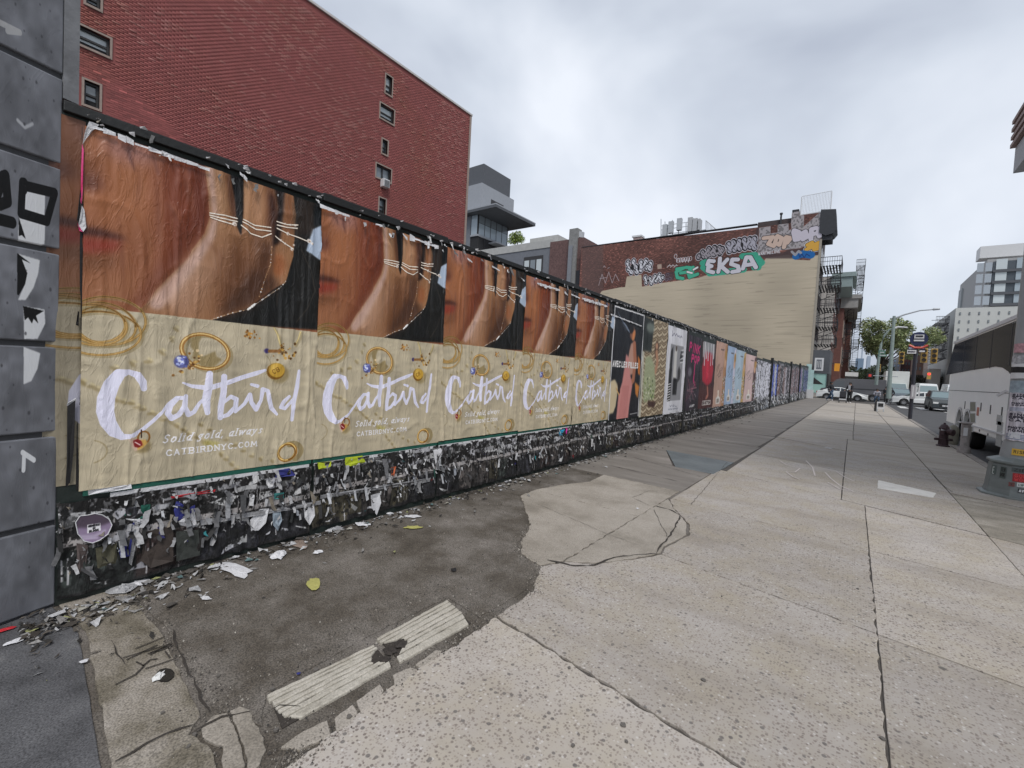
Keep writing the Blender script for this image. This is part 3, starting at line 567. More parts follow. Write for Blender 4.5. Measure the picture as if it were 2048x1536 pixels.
for wi, (a, b, c, d) in enumerate(wins):
    w = MB().box(RX+.0, RX+.03, a-.06, a, c-.06, d+.06).box(RX, RX+.03, b, b+.06, c-.06, d+.06).box(RX, RX+.03, a, b, d, d+.06).box(RX, RX+.06, a, b, c-.07, c).ob('window', M_sill, red)
    MB().box(RX-.16, RX-.09, a, a+.06, c, d).box(RX-.16, RX-.09, b-.06, b, c, d).box(RX-.16, RX-.09, a+.06, b-.06, d-.06, d).box(RX-.16, RX-.09, a+.06, b-.06, c, c+.06).box(RX-.15, RX-.10, (a+b)/2-.03 if b-a > .9 else a+.06, (a+b)/2+.03 if b-a > .9 else b-.06, c+.06 if b-a > .9 else (c+d)/2-.03, d-.06 if b-a > .9 else (c+d)/2+.03).ob('frame', M_dkf, w)
    MB().box(RX-.19, RX-.17, a+.01, b-.01, c+.01+(0 if b-a > .9 else .3*(d-c)), d-.01).ob('pane', M_g2 if wi in (0, 1, 5) else M_g1, w)
    if b-a <= .9: MB().box(RX-.2, RX-.18, a+.01, b-.01, c+.01, c+.3*(d-c)).ob('lower_pane', M_int, w)
    if b-a > .9:
        ac = MB().box(RX-.0+.002, RX+.30, a+(b-a)*.3, a+(b-a)*.72, c-.42, c-.02).ob('air_conditioner', M_wf, red, bevel=.02)
        mb = MB(); n_ = 6
        for k in range(n_): mb.box(RX+.302, RX+.315, a+(b-a)*.34, a+(b-a)*.68, c-.38+k*.055, c-.36+k*.055)
        mb.ob('grille', M_dkf, ac)
MB().box(RX-14.1, RX+.08, y0r, ye+.06, zt, zt+.10).ob('coping', mat('pale_coping', (.5, .48, .46), .7, .1), red)
MB().box(RX-.1, RX+.04, ye-.12, ye+.03, 0, zt).ob('corner_strip', M_sill, red)
# ================================================================== HOARDING AND POSTERS
HX = -3.78
M_ply = mat('dark_green_plywood', (.012, .02, .017), .6, .4, 3, .2, dirt=.3, dcol=(.04, .035, .03)); M_bat = mat('black_batten', (.014, .015, .015), .55, .2, 5)
hoard = wthing('hoarding', 'long dark plywood hoarding pasted with posters along the pavement', 'fence', (HX, 12, 0))
hs = [.50, 2.11, 3.62, 5.17, 6.68, 8.10, 9.70, 11.3, 12.95, 14.5, 16.3, 18., 19.6, 21.6, 24.4]
for i in range(len(hs)-1):
    MB().box(HX-.02, HX, hs[i]+.004, hs[i+1]-.004, .0, 2.95).ob('plywood_sheet', M_ply, hoard)
    MB().box(HX-.05, HX+.035, hs[i]+.006, hs[i+1]-.006, 2.955 if i % 3 else 2.952, 3.01+.012*(i % 2)).ob('top_batten', M_bat, hoard, bevel=.004)
h2 = [24.5, 27., 30, 33, 36.5, 40, 43.5, 47, 50.5, 54., 57.0]; HX2 = HX-.1
hoard2 = wthing('hoarding', 'farther hoarding with black and white and blue torn bills beyond the long one', 'fence', (HX2, 40, 0))
for i in range(len(h2)-1):
    top = 2.72+.02*i*3.4
    MB().box(HX2-.02, HX2, h2[i]+.006, h2[i+1]-.006, .0, top).ob('plywood_sheet', M_ply, hoard2)
    if i in (1, 4, 6): MB().box(HX2-.02, HX2+.12, h2[i+1]-.08, h2[i+1]+.08, 0, top+.15).ob('post', M_bat, hoard2)
for i in (8,): MB().box(HX-.02, HX+.05, hs[i]-.035, hs[i]+.035, 0, 2.95).ob('post', M_bat, hoard)
# ---- jewellery poster print
def uvA(p):   # close-up of the picture half -> poster uv
    q = gx(120+p[0]/3.658, 240+p[1]/3.658, HX+.012); return ((q[1]-.60)/1.51, (q[2]-.69)/2.22)
def uvB(p):
    q = gx(120+p[0]/3.658, 560+p[1]/3.658, HX+.012); return ((q[1]-.60)/1.51, (q[2]-.69)/2.22)
def jewel(w, h, seed=1):
    c = Cv(w, h, (160, 98, 62)); k = w/640.
    c.map = uvA; K = 1/1660.      # crop px -> width unit
    def B(x): return x*k
    c.poly([(150, 20), (700, 150), (760, 700), (500, 800), (150, 700)], (186, 118, 74), .7, B(30)); c.poly([(700, 200), (1060, 300), (1090, 720), (960, 940), (760, 1150), (720, 700)], (136, 66, 40), .85, B(22))
    c.poly([(280, 90), (700, 190), (720, 330), (520, 330), (330, 260)], (176, 124, 112), .8, B(16)); c.stroke([(500, 170), (510, 280), (545, 370)], [8*K, 10*K, 3*K], (95, 55, 48), .7, B(3)); c.stroke([(660, 210), (700, 340), (715, 400)], [6*K]*3, (110, 62, 50), .6, B(3))
    c.blob((210, 440), .036, (88, 46, 40), .85, ry=.04, bl=B(12)); c.blob((200, 330), .05, (140, 84, 52), .8, ry=.07, bl=B(18))
    c.poly([(170, 780), (300, 800), (480, 860), (470, 885), (200, 850), (160, 850)], (78, 42, 34), .9, B(7)); c.poly([(150, 850), (260, 868), (460, 888), (430, 940), (340, 970), (150, 985)], (158, 58, 42), .85, B(9))
    c.poly([(150, 1000), (420, 1000), (380, 1080), (150, 1110)], (118, 76, 48), .8, B(16)); c.poly([(150, 1100), (560, 1120), (600, 1390), (150, 1370)], (176, 118, 78), .6, B(24))
    for (x0, y0, x1, y1) in ((580, 380, 560, 640), (700, 420, 720, 900), (880, 340, 960, 700), (780, 600, 860, 760), (620, 820, 640, 1200), (900, 880, 960, 800), (430, 700, 470, 1300)): c.stroke([(x0, y0), ((x0+x1)/2+8, (y0+y1)/2), (x1, y1)], [4*K, 9*K, 3*K], (118, 66, 42), .5, B(4)); c.stroke([(x0+22, y0), ((x0+x1)/2+30, (y0+y1)/2), (x1+22, y1)], [3*K, 6*K, 3*K], (205, 140, 100), .45, B(4))
    hand = [(1055, 320), (1250, 380), (1560, 480), (1700, 540), (1720, 700), (1700, 1000), (1640, 1190), (1500, 1265), (1380, 1370), (1100, 1465), (560, 1400), (640, 1330), (700, 1240), (800, 1140), (940, 1010), (960, 950), (1050, 830), (1090, 710), (1085, 640), (1070, 480)]
    c.poly([(500, 1430), (640, 1330), (700, 1240), (800, 1140), (960, 950), (1090, 720), (1070, 480), (1055, 320), (960, 300), (990, 640), (900, 900), (700, 1120), (600, 1260), (470, 1390)], (104, 44, 26), .75, B(16))
    c.poly([(1660, 530), (1960, 640), (1960, 1540), (1040, 1480), (1380, 1370), (1600, 1200), (1680, 1000)], (34, 34, 31), 1, B(3)); c.poly(hand, (166, 116, 76), 1, B(1.2))
    c.poly([(1340, 440), (1500, 500), (1540, 760), (1480, 1000), (1330, 1000)], (184, 130, 88), .7, B(14)); c.poly([(1120, 360), (1215, 400), (1240, 640), (1230, 820), (1120, 820)], (176, 128, 86), .7, B(12)); c.poly([(960, 1000), (1250, 860), (1200, 1150), (1000, 1440), (740, 1380)], (186, 140, 106), .75, B(24)); c.poly([(1200, 900), (1500, 960), (1460, 1200), (1300, 1380), (1080, 1440)], (128, 80, 48), .6, B(24))
    c.stroke([(1094, 335), (1108, 480), (1124, 640), (1130, 725), (1098, 850), (1010, 985), (862, 1160), (770, 1262), (700, 1345)], [24*K, 24*K, 22*K, 20*K, 28*K, 36*K, 40*K, 44*K, 44*K], (208, 170, 152), .85, B(5)); c.stroke([(1180, 980), (1060, 1120), (940, 1260), (860, 1380)], [20*K, 40*K, 50*K, 50*K], (196, 150, 120), .55, B(14))
    c.stroke([(1225, 400), (1250, 560), (1268, 720)], [20*K, 26*K, 20*K], (104, 64, 38), .8, B(8)); c.stroke([(1530, 500), (1545, 650), (1520, 800)], [24*K, 40*K, 20*K], (92, 52, 36), .8, B(10)); c.stroke([(1380, 440), (1370, 600), (1390, 740)], [18*K, 22*K, 18*K], (196, 146, 104), .6, B(8))
    c.poly([(1238, 380), (1338, 410), (1338, 640), (1318, 850), (1290, 780), (1276, 600), (1262, 520)], (18, 15, 14), 1, B(2)); c.poly([(1560, 480), (1640, 530), (1625, 700), (1600, 900), (1540, 930), (1560, 780), (1590, 640)], (34, 22, 18), .97, B(5)); c.poly([(1640, 540), (1700, 560), (1690, 820), (1630, 830)], (150, 98, 62), .9, B(5)); c.stroke([(1420, 440), (1450, 600), (1440, 740)], [26*K, 40*K, 26*K], (196, 146, 108), .7, B(10)); c.stroke([(1150, 360), (1165, 520), (1170, 660)], [20*K, 26*K, 22*K], (190, 144, 106), .7, B(8))
    c.poly([(1730, 560), (1860, 600), (1860, 840), (1700, 840)], (58, 44, 34), .8, B(8)); c.stroke([(1300, 880), (1290, 1080), (1230, 1260), (1200, 1400)], [40*K, 70*K, 60*K, 40*K], (104, 64, 38), .6, B(16)); c.stroke([(1545, 560), (1560, 680), (1540, 860)], [20*K, 26*K, 14*K], (62, 34, 24), .8, B(6)); c.stroke([(1226, 420), (1255, 560), (1280, 760)], [12*K, 16*K, 10*K], (84, 48, 30), .7, B(5)); c.stroke([(1360, 460), (1352, 600), (1350, 730)], [12*K]*3, (206, 158, 116), .7, B(5)); c.poly([(1400, 1100), (1560, 1140), (1600, 1240), (1480, 1290), (1360, 1380), (1150, 1440), (1240, 1300)], (74, 48, 34), .75, B(12)); c.blob((1420, 880), .03, (104, 66, 42), .6, ry=.06, bl=B(12)); c.blob((1590, 1060), .034, (176, 104, 58), .9, ry=.06, bl=B(8)); c.poly([(1480, 900), (1560, 900), (1520, 1080), (1480, 1180), (1440, 1180)], (86, 54, 36), .7, B(10))
    c.stroke([(1100, 1000), (1050, 1200), (1000, 1400)], [20*K]*3, (150, 104, 70), .5, B(10))
    c.stroke([(1500, 860), (1470, 1060), (1390, 1280)], [40*K, 80*K, 60*K], (92, 57, 37), .6, B(16)); c.stroke([(1010, 1050), (900, 1180), (790, 1330)], [14*K, 26*K, 30*K], (222, 184, 160), .6, B(8)); c.stroke([(1085, 900), (1180, 1000), (1120, 1200)], [12*K, 18*K, 12*K], (128, 82, 54), .5, B(7))
    for i in range(34): x0_ = rnd.uniform(640, 1600); y0_ = rnd.uniform(700, 1350); c.stroke([(x0_, y0_), (x0_+rnd.uniform(-12, 12), y0_+rnd.uniform(60, 220))], rnd.uniform(1.5, 4)*K, rnd.choice([(196, 148, 112), (92, 56, 36), (150, 98, 64)]), .28, B(1.5))
    for i in range(26):
        x = 1720+i*8; c.stroke([(x-30, 600+i*3), (x, 1000), (x-60+i, 1480)], 2.2*K, (66, 60, 52) if i % 3 else (92, 80, 66), .4, B(1.2))
    c.stroke([(1760, 950), (1830, 1100), (1860, 1250), (1800, 1380), (1720, 1480)], 4*K, (96, 84, 72), .6, B(1)); c.poly([(1850, 620), (1960, 640), (1960, 760), (1850, 780)], (24, 30, 32), .9, B(4))
    c.poly([(1905, 770), (1905, 1030), (1860, 1000), (1795, 955), (1840, 800)], (176, 192, 208), 1, B(2))
    gold, hi = (226, 200, 164), (255, 250, 240)
    for pts in ([(1092, 680), (1200, 698), (1292, 720)], [(1092, 696), (1190, 722), (1292, 742)], [(1098, 712), (1195, 746), (1280, 768)], [(1335, 728), (1420, 770), (1535, 786)], [(1330, 745), (1430, 800), (1535, 812)], [(1320, 770), (1390, 830), (1470, 858), (1538, 832)], [(1580, 742), (1650, 765), (1732, 768)], [(1582, 768), (1650, 785), (1728, 792)], [(1580, 792), (1660, 832), (1720, 852), (1800, 884)], [(1568, 850), (1630, 898), (1700, 942)]):
        c.stroke([(a, b+7) for a, b in pts], 3.4*K, (70, 40, 26), .6, B(1)); c.stroke(pts, 5.4*K, gold); c.stroke(pts, 2.6*K, hi, .95)
    for p, r in (((1272, 760), 17), ((1660, 832), 15), ((1640, 760), 8), ((1680, 768), 9), ((1715, 770), 10), ((1815, 885), 20), ((1835, 905), 12), ((1610, 880), 9), ((1640, 905), 9), ((1690, 945), 13), ((1705, 915), 9)): c.blob(p, r*K, (246, 236, 222), bl=B(1.2)); c.blob((p[0]+4, p[1]+4), r*.45*K, (150, 120, 96), .8, bl=B(1))
    def chain(pts, n, r, col):
        P_ = np.array(pts, float); L = np.concatenate([[0], np.cumsum(np.hypot(*np.diff(P_, axis=0).T))])
        for t in np.linspace(0, L[-1], n): c.blob((np.interp(t, L, P_[:, 0]), np.interp(t, L, P_[:, 1])), r*K*rnd.uniform(.6, 1.3), col if rnd.random() < .7 else hi, n=8, bl=B(.5))
    chain([(1540, 930), (1530, 1060), (1490, 1160), (1450, 1290)], 34, 4.5, (196, 150, 104)); chain([(1640, 1180), (1600, 1230), (1520, 1280), (1420, 1350), (1380, 1378)], 34, 5, (206, 180, 150)); chain([(1420, 1345), (1370, 1385)], 14, 9, (250, 246, 236)); chain([(1370, 1385), (1250, 1412), (1090, 1465)], 34, 4.5, (188, 150, 112))
    # jewellery half
    c.map = uvB; tan = (196, 184, 152); y0 = -20
    c.poly([(100, 170), (160, 185), (560, 235), (1080, 290), (1900, 385), (2000, 395), (2000, 1700), (0, 1700), (0, 160)], tan, 1, B(.7))
    n = vnoise(h, w, 60, 14, seed+40); v_ = (c.Y/h < .505); c.a *= (1+v_*(n-.5)*.10)[..., None]
    n2 = vnoise(h, w, 9, 7, seed+41); c.a *= (1-v_*np.clip(n2-.6, 0, 1)*.25)[..., None]
    sh, gd, gdk = (150, 132, 88), (172, 130, 62), (112, 82, 38)
    for (x, y, rx, ry, ro) in ((292, 325, .080, .072, .3), (330, 320, .10, .085, -.3), (350, 300, .125, .10, .2), (300, 390, .13, .09, .1), (255, 330, .10, .083, 0)):
        c.ring((x+16, y+14), rx, .006, sh, ry=ry, rot=ro, al=.45); c.ring((x, y), rx, .0042, gd, ry=ry, rot=ro); c.ring((x-1, y-1), rx, .0014, (226, 200, 138), ry=ry, rot=ro, al=.7); c.ring((x, y), rx*.99, .0016, gdk, ry=ry, rot=ro, a0=.3, a1=2.4)
    def dsh(pts, n, r):
        P_ = np.array(pts, float); L = np.concatenate([[0], np.cumsum(np.hypot(*np.diff(P_, axis=0).T))])
        for t in np.linspace(0, L[-1], n):
            x, y = np.interp(t, L, P_[:, 0])+rnd.uniform(-8, 8), np.interp(t, L, P_[:, 1])+rnd.uniform(-8, 8); c.blob((x, y), r*K, sh, rnd.uniform(.55, .95), ry=r*K*.45, rot=rnd.uniform(-1.2, .2), bl=B(2.4)); c.blob((x+r*.5, y-r*.7), r*K*.6, (222, 206, 150), .7, ry=r*K*.25, rot=-.6, bl=B(2))
    dsh([(170, 750), (300, 820), (420, 875), (600, 945), (720, 1000), (880, 1090), (1060, 1190), (1200, 1300), (1320, 1420)], 26, 26); dsh([(400, 645), (540, 620), (645, 590), (745, 525)], 4, 30); dsh([(815, 430), (850, 360)], 2, 26); dsh([(1020, 1060), (1140, 1130), (1290, 1210), (1400, 1300), (1540, 1330)], 9, 24); c.stroke([(1060, 1190), (1140, 1200)], 20*K, (190, 180, 60), .4, B(4))
    c.poly([(960, 430), (1000, 400), (1040, 400), (1010, 460), (1010, 540), (1040, 560), (1130, 520), (1140, 560), (1180, 580), (1110, 650), (1040, 645), (1000, 600), (960, 570), (975, 520), (950, 480)], (158, 140, 96), 1, B(2))
    c.ring((1085, 540), .100, .008, sh, ry=.082, rot=-.35, al=.6); c.ring((1062, 524), .101, .0085, (164, 118, 54), ry=.080, rot=-.35); c.ring((1060, 521), .101, .003, (232, 200, 130), ry=.080, rot=-.35)
    for i in range(46): c.blob((900+rnd.gauss(30, 55), 600+rnd.gauss(10, 34)), rnd.uniform(5, 13)*K, rnd.choice([(150, 104, 46), (206, 166, 90), (96, 62, 30), (236, 210, 160)]), bl=B(.8), n=8)
    c.blob((885, 597), 50*K, (96, 100, 150), bl=B(1.5))
    for i in range(22): c.blob((885+rnd.uniform(-36, 36), 597+rnd.uniform(-34, 34)), rnd.uniform(5, 14)*K, rnd.choice([(190, 200, 240), (230, 236, 250), (84, 86, 140), (120, 130, 200)]), bl=B(.8), n=5)
    for i in range(22): c.blob((1385+rnd.gauss(0, 34), 400+rnd.gauss(0, 20)), rnd.uniform(5, 11)*K, rnd.choice([(160, 112, 48), (206, 150, 70), (120, 78, 30)]), bl=B(.6), n=6)
    for pts in ([(1560, 350), (1585, 400), (1600, 470), (1615, 520)], [(1750, 380), (1735, 430), (1710, 480)]): c.stroke([(a+10, b+8) for a, b in pts], 8*K, sh, .6, B(2)); c.stroke(pts, 6*K, (196, 172, 104)); c.stroke(pts, 2*K, (240, 226, 170))
    for i in range(34): c.blob((1645+rnd.gauss(0, 36), 528+rnd.gauss(0, 30)), rnd.uniform(6, 14)*K, rnd.choice([(150, 104, 40), (206, 160, 76), (98, 66, 26)]), bl=B(.8), n=6)
    c.blob((1505, 518), 22*K, (70, 60, 110), bl=B(1.5)); c.stroke([(1525, 520), (1600, 520)], 14*K, (150, 108, 60))
    c.blob((1600, 690), 84*K, sh, .8, ry=80*K, bl=B(4)); c.blob((1572, 668), 78*K, (132, 92, 26), ry=74*K, bl=B(1)); c.blob((1580, 660), 70*K, (206, 164, 62), ry=64*K, bl=B(1.2)); c.blob((1560, 640), 34*K, (228, 192, 96), .8, bl=B(6)); c.text('CB', (1555, 690), (1610, 660), 38*K*w/h, 3.2*K, (138, 96, 30))
    wht = (234, 233, 243)
    c.stroke([(610, 795), (600, 745), (565, 695), (500, 672), (430, 685), (372, 762), (335, 865), (328, 960), (348, 1040), (395, 1108), (450, 1148), (520, 1142), (600, 1092), (680, 1028), (740, 965), (790, 905), (850, 862), (905, 862)], [q*K for q in (20, 26, 24, 18, 34, 44, 48, 48, 44, 38, 22, 16, 14, 13, 11, 11, 15, 16)], wht, .97)
    c.stroke([(850, 868), (805, 920), (782, 975), (812, 1012), (862, 985), (900, 925), (915, 850)], [q*K for q in (18, 17, 20, 20, 19, 16, 16)], wht, .97); c.stroke([(915, 850), (908, 930), (935, 985), (975, 965), (1015, 900), (1050, 870)], [q*K for q in (17, 19, 19, 16, 13, 14)], wht, .97)
    c.stroke([(1088, 685), (1078, 790), (1062, 880), (1072, 970)], [q*K for q in (24, 30, 30, 20)], wht, .97); c.stroke([(895, 752), (960, 776), (1080, 790), (1200, 758), (1330, 712), (1430, 682), (1495, 660)], [q*K for q in (7, 14, 22, 20, 19, 20, 12)], wht, .97)
    c.stroke([(1196, 705), (1192, 820), (1172, 930), (1168, 1008)], [q*K for q in (22, 24, 24, 20)], wht, .97); c.stroke([(1195, 895), (1245, 852), (1285, 872), (1278, 930), (1225, 985), (1175, 1004)], [q*K for q in (12, 16, 20, 20, 18, 15)], wht, .97)
    c.stroke([(1278, 965), (1345, 905), (1385, 838), (1395, 895), (1430, 946), (1465, 880)], [q*K for q in (12, 15, 18, 18, 20, 14)], wht, .97); c.stroke([(1395, 764), (1440, 776)], [12*K, 16*K], wht); c.stroke([(1465, 880), (1478, 800), (1515, 810), (1525, 870), (1540, 935), (1580, 982)], [q*K for q in (14, 20, 16, 20, 20, 12)], wht, .97)
    c.stroke([(1672, 852), (1632, 890), (1610, 930), (1640, 940), (1680, 895), (1715, 850)], [q*K for q in (14, 19, 18, 16, 14, 12)], wht, .97); c.stroke([(1742, 665), (1728, 780), (1702, 900), (1690, 1022)], [q*K for q in (14, 20, 20, 17)], wht, .97)
    tx = (238, 236, 230); c.text('Solid gold, always', (738, 1192), (1478, 1118), 58*K*w/h, 4.6*K, tx, slant=.32, serif=True); c.text('CATBIRDNYC.COM', (765, 1286), (1442, 1212), 44*K*w/h, 4.4*K, tx, serif=True)
    c.blob((600, 1215), 50*K, sh, .9, bl=B(4)); c.ring((608, 1150), 34*K, 6*K, (150, 104, 48), ry=44*K); c.stroke([(590, 1095), (590, 1150)], 4*K, (60, 40, 30)); c.poly([(500, 1170), (520, 1150), (560, 1165), (620, 1165), (632, 1190), (600, 1225), (545, 1252), (520, 1220)], (214, 186, 160), 1, B(1)); c.poly([(570, 1170), (620, 1165), (632, 1190), (600, 1225), (560, 1245)], (206, 166, 84), 1, B(1)); c.poly([(530, 1175), (560, 1160), (590, 1175), (598, 1205), (570, 1225), (540, 1220)], (132, 20, 22), 1, B(1)); c.stroke([(545, 1185), (580, 1205)], 4*K, (230, 190, 180))
    c.ring((1690, 1255), 84*K, 26*K, sh, ry=74*K, al=.8, a0=-1.2, a1=1.9); c.ring((1652, 1258), 82*K, 13*K, (164, 116, 44), ry=78*K, rot=.2); c.ring((1650, 1254), 82*K, 5*K, (240, 208, 130), ry=78*K, rot=.2); c.ring((1660, 1262), 68*K, 5*K, (120, 82, 30), ry=64*K, a0=-1.5, a1=1.2)
    c.ring((200, 1260), .06, .003, sh, ry=.05, al=.5, a0=-1.2, a1=1.2); c.ring((1450, 620), .06, .002, sh, ry=.06, al=.5, a0=-1, a1=1)
    c.map = None
    return c
Jc = jewel(680, 1000); Jc.a = (Jc.a-.02)*(np.array([.95, .95, .97])+.06*(Jc.Y/Jc.h < .505)[..., None]); up_ = (Jc.Y/Jc.h > .505)[..., None]; lum = Jc.a.mean(2, keepdims=True); Jc.a = np.where(up_, lum+(Jc.a-lum)*.84, Jc.a); Jc.a = np.where(up_, .40+(Jc.a-.40)*1.16+.02, Jc.a*np.array([1.03, 1.03, 1.05])); J = Jc.image('jewellery_print')
def wrinkle(seed, amp=.006, top=0.):
    a = vnoise(200, 200, 3.0, 24, seed); b = vnoise(200, 200, 9, 40, seed+1); d_ = vnoise(200, 200, 4, 6, seed+2); e_ = 1-np.abs(vnoise(200, 200, 7, 9, seed+3)-.5)*2
    def f(u, v):
        i = np.clip((v*199).astype(int), 0, 199); j = np.clip((u*199).astype(int), 0, 199)
        ridge = 1-np.abs(a[i, j]-.5)*2
        return amp*(ridge**5*1.1*np.clip(d_[i, j]*1.8-.35, 0, 1.2)+b[i, j]*.22+e_[i, j]**8*.5)+top*np.clip(v-.9, 0, .1)
    return f
JL = ['largest jewellery poster, nearest the grey pier, its left edge torn open', 'second jewellery poster from the grey pier, with the lips at its left edge', 'third jewellery poster from the grey pier, a pale strip on its top edge',
      'fourth jewellery poster from the grey pier, between wider and narrower looking ones', 'last jewellery poster, beside the black poster of a woman in pink']
for k in range(5):
    y0, y1 = hs[k]+(.1 if k == 0 else .0), hs[k+1]; zo = [0, .0, .012, -.005, -.01][k]
    m = imat('jewellery_paper', J, .42, .45, seed=k*3.7)
    panel_uv('poster', (HX+.014+.001*k, y0, .69+zo), (0, y1-y0+.006, 0), (0, 0, 2.22), 150, 150, m, disp=wrinkle(50+k*7, .014), label=JL[k], category='poster', group='jewellery posters on the hoarding')
Jc.a = Jc.a*.72; J2 = Jc.image('old_jewellery_print')
panel_uv('poster', (HX+.004, .44, .735), (0, .165, 0), (0, 0, 2.20), 12, 60, imat('jewellery_under', J2, .5, .3, seed=9), disp=wrinkle(91, .005), us=.075, label='brownish strip of an older jewellery poster showing beside the grey pier', category='poster')

# torn flaps at the open left edge
M_pap = mat('white_paper', (.66, .66, .68), .8, .12, 14, .4); M_pink = mat('pink_paper', (.75, .07, .25), .7, .1, 14); M_blk = mat('black_paper', (.012, .011, .012), .7, .2, 8)
M_pgrey = mat('grey_wet_paper', (.27, .27, .28), .85, .35, 12, .5); M_lime = mat('lime_paper', (.42, .50, .02), .7, .1, 8); M_navy = mat('navy_paper', (.03, .035, .20), .7, .15, 8); M_grn = mat('green_paper', (.01, .10, .07), .6, .15, 8); M_redp = mat('red_paper', (.5, .02, .03), .7, .1, 8)
def flap(name, pts, m, parent, dx=.03, n=1):
    """crumpled paper patch on the wall: px outline fan with raised rim"""
    P_ = [gx(p[0], p[1], HX+.02) for p in pts]; c = np.mean(P_, 0); v = [tuple(c+np.array([dx*.3, 0, 0]))]; k = len(P_); f = []
    for q in P_: v.append((q[0]+rnd.uniform(0, dx), q[1], q[2]))
    for q in P_: w_ = c*.45+np.array(q)*.55; v.append((w_[0]+rnd.uniform(-.1, 1)*dx, w_[1], w_[2]))
    for i in range(k): j = (i+1) % k; f += [(1+i, 1+j, 1+k+j, 1+k+i), (0, 1+k+i, 1+k+j)]
    mb = MB().add(v, f); o = mb.ob(name, m, parent); md = o.modifiers.new('s', 'SOLIDIFY'); md.thickness = .0015; return o
for nm, pts, m in (('torn_flap', [(178, 243), (198, 250), (185, 262), (172, 278), (165, 288), (170, 262)], M_pap), ('torn_flap', [(164, 288), (167, 300), (165, 380), (163, 412), (160, 410), (163, 330)], M_pink), ('torn_flap', [(163, 412), (168, 420), (172, 455), (166, 464), (156, 452), (158, 440)], M_pap), ('torn_flap', [(154, 446), (160, 456), (166, 465), (158, 462)], M_pink),
                   ('torn_gap', [(160, 378), (164, 412), (157, 446), (153, 440)], M_blk), ('torn_gap', [(134, 812), (150, 800), (147, 900), (140, 965), (130, 975), (133, 930)], M_blk), ('torn_gap', [(155, 622), (158, 624), (157, 652), (151, 650)], M_blk),
                   ('torn_flap', [(134, 806), (152, 795), (152, 803), (133, 811)], M_pap)): flap(nm, pts, m, hoard, .012)
# white torn margin along the batten
for k, (x0, y0, x1, y1) in enumerate([(180, 250, 232, 268), (236, 268, 268, 283), (270, 286, 420, 338), (480, 345, 495, 358), (632, 398, 640, 404), (640, 410, 700, 432), (752, 447, 768, 452), (806, 467, 816, 478), (820, 473, 878, 494), (935, 516, 945, 524), (985, 532, 1000, 541), (1042, 555, 1050, 562), (1075, 566, 1120, 580), (1143, 588, 1160, 596), (1165, 596, 1215, 612), (1222, 628, 1284, 652), (1130, 583, 1136, 590)]):
    a = gx(x0, y0, HX+.045); b = gx(x1, y1, HX+.045); n = max(2, int((b[1]-a[1])/.06)); mb = MB()
    for i in range(n):
        t0, t1 = i/n, (i+1)/n; p = a*(1-t0)+b*t0; q = a*(1-t1)+b*t1; hh = rnd.uniform(.008, .026)*(1.6 if y1-y0 > 12 and x1-x0 < 60 else 1)
        mb.add([(HX+.037+rnd.uniform(0, .015), p[1], p[2]-hh), (HX+.037+rnd.uniform(0, .012), q[1], q[2]-hh*rnd.uniform(.5, 1.2)), (HX+.04, q[1], q[2]+hh*.4), (HX+.04, p[1], p[2]+hh*rnd.uniform(.2, .8))], [(0, 1, 2, 3)])
    mb.ob('torn_margin', M_pap, hoard)
mb = MB()
for k in range(170):
    y = rnd.uniform(.5, 24)**1.0; z = 2.955+rnd.uniform(-.03, .05); s_ = rnd.uniform(.008, .03); mb.add([(HX+.04, y, z), (HX+.045, y+s_*rnd.uniform(.5, 2.5), z+rnd.uniform(-.01, .01)), (HX+.06, y+s_, z+s_*.8), (HX+.04, y-s_*.2, z+s_*.5)], [(0, 1, 2, 3)])
mb.ob('staple_scraps', M_pap, hoard, kind='stuff')
for k in range(5):     # fold-over white lower margins and green strip below the posters
    MB().box(HX+.0, HX+.012, hs[k]+(.12 if k == 0 else .01), hs[k+1]-.01, .655, .688).ob('green_margin', M_grn, hoard)
    MB().box(HX+.002, HX+.016, hs[k]+(.25 if k == 0 else .02), hs[k+1]-.03, .625, .652).ob('white_margin', M_pap, hoard)
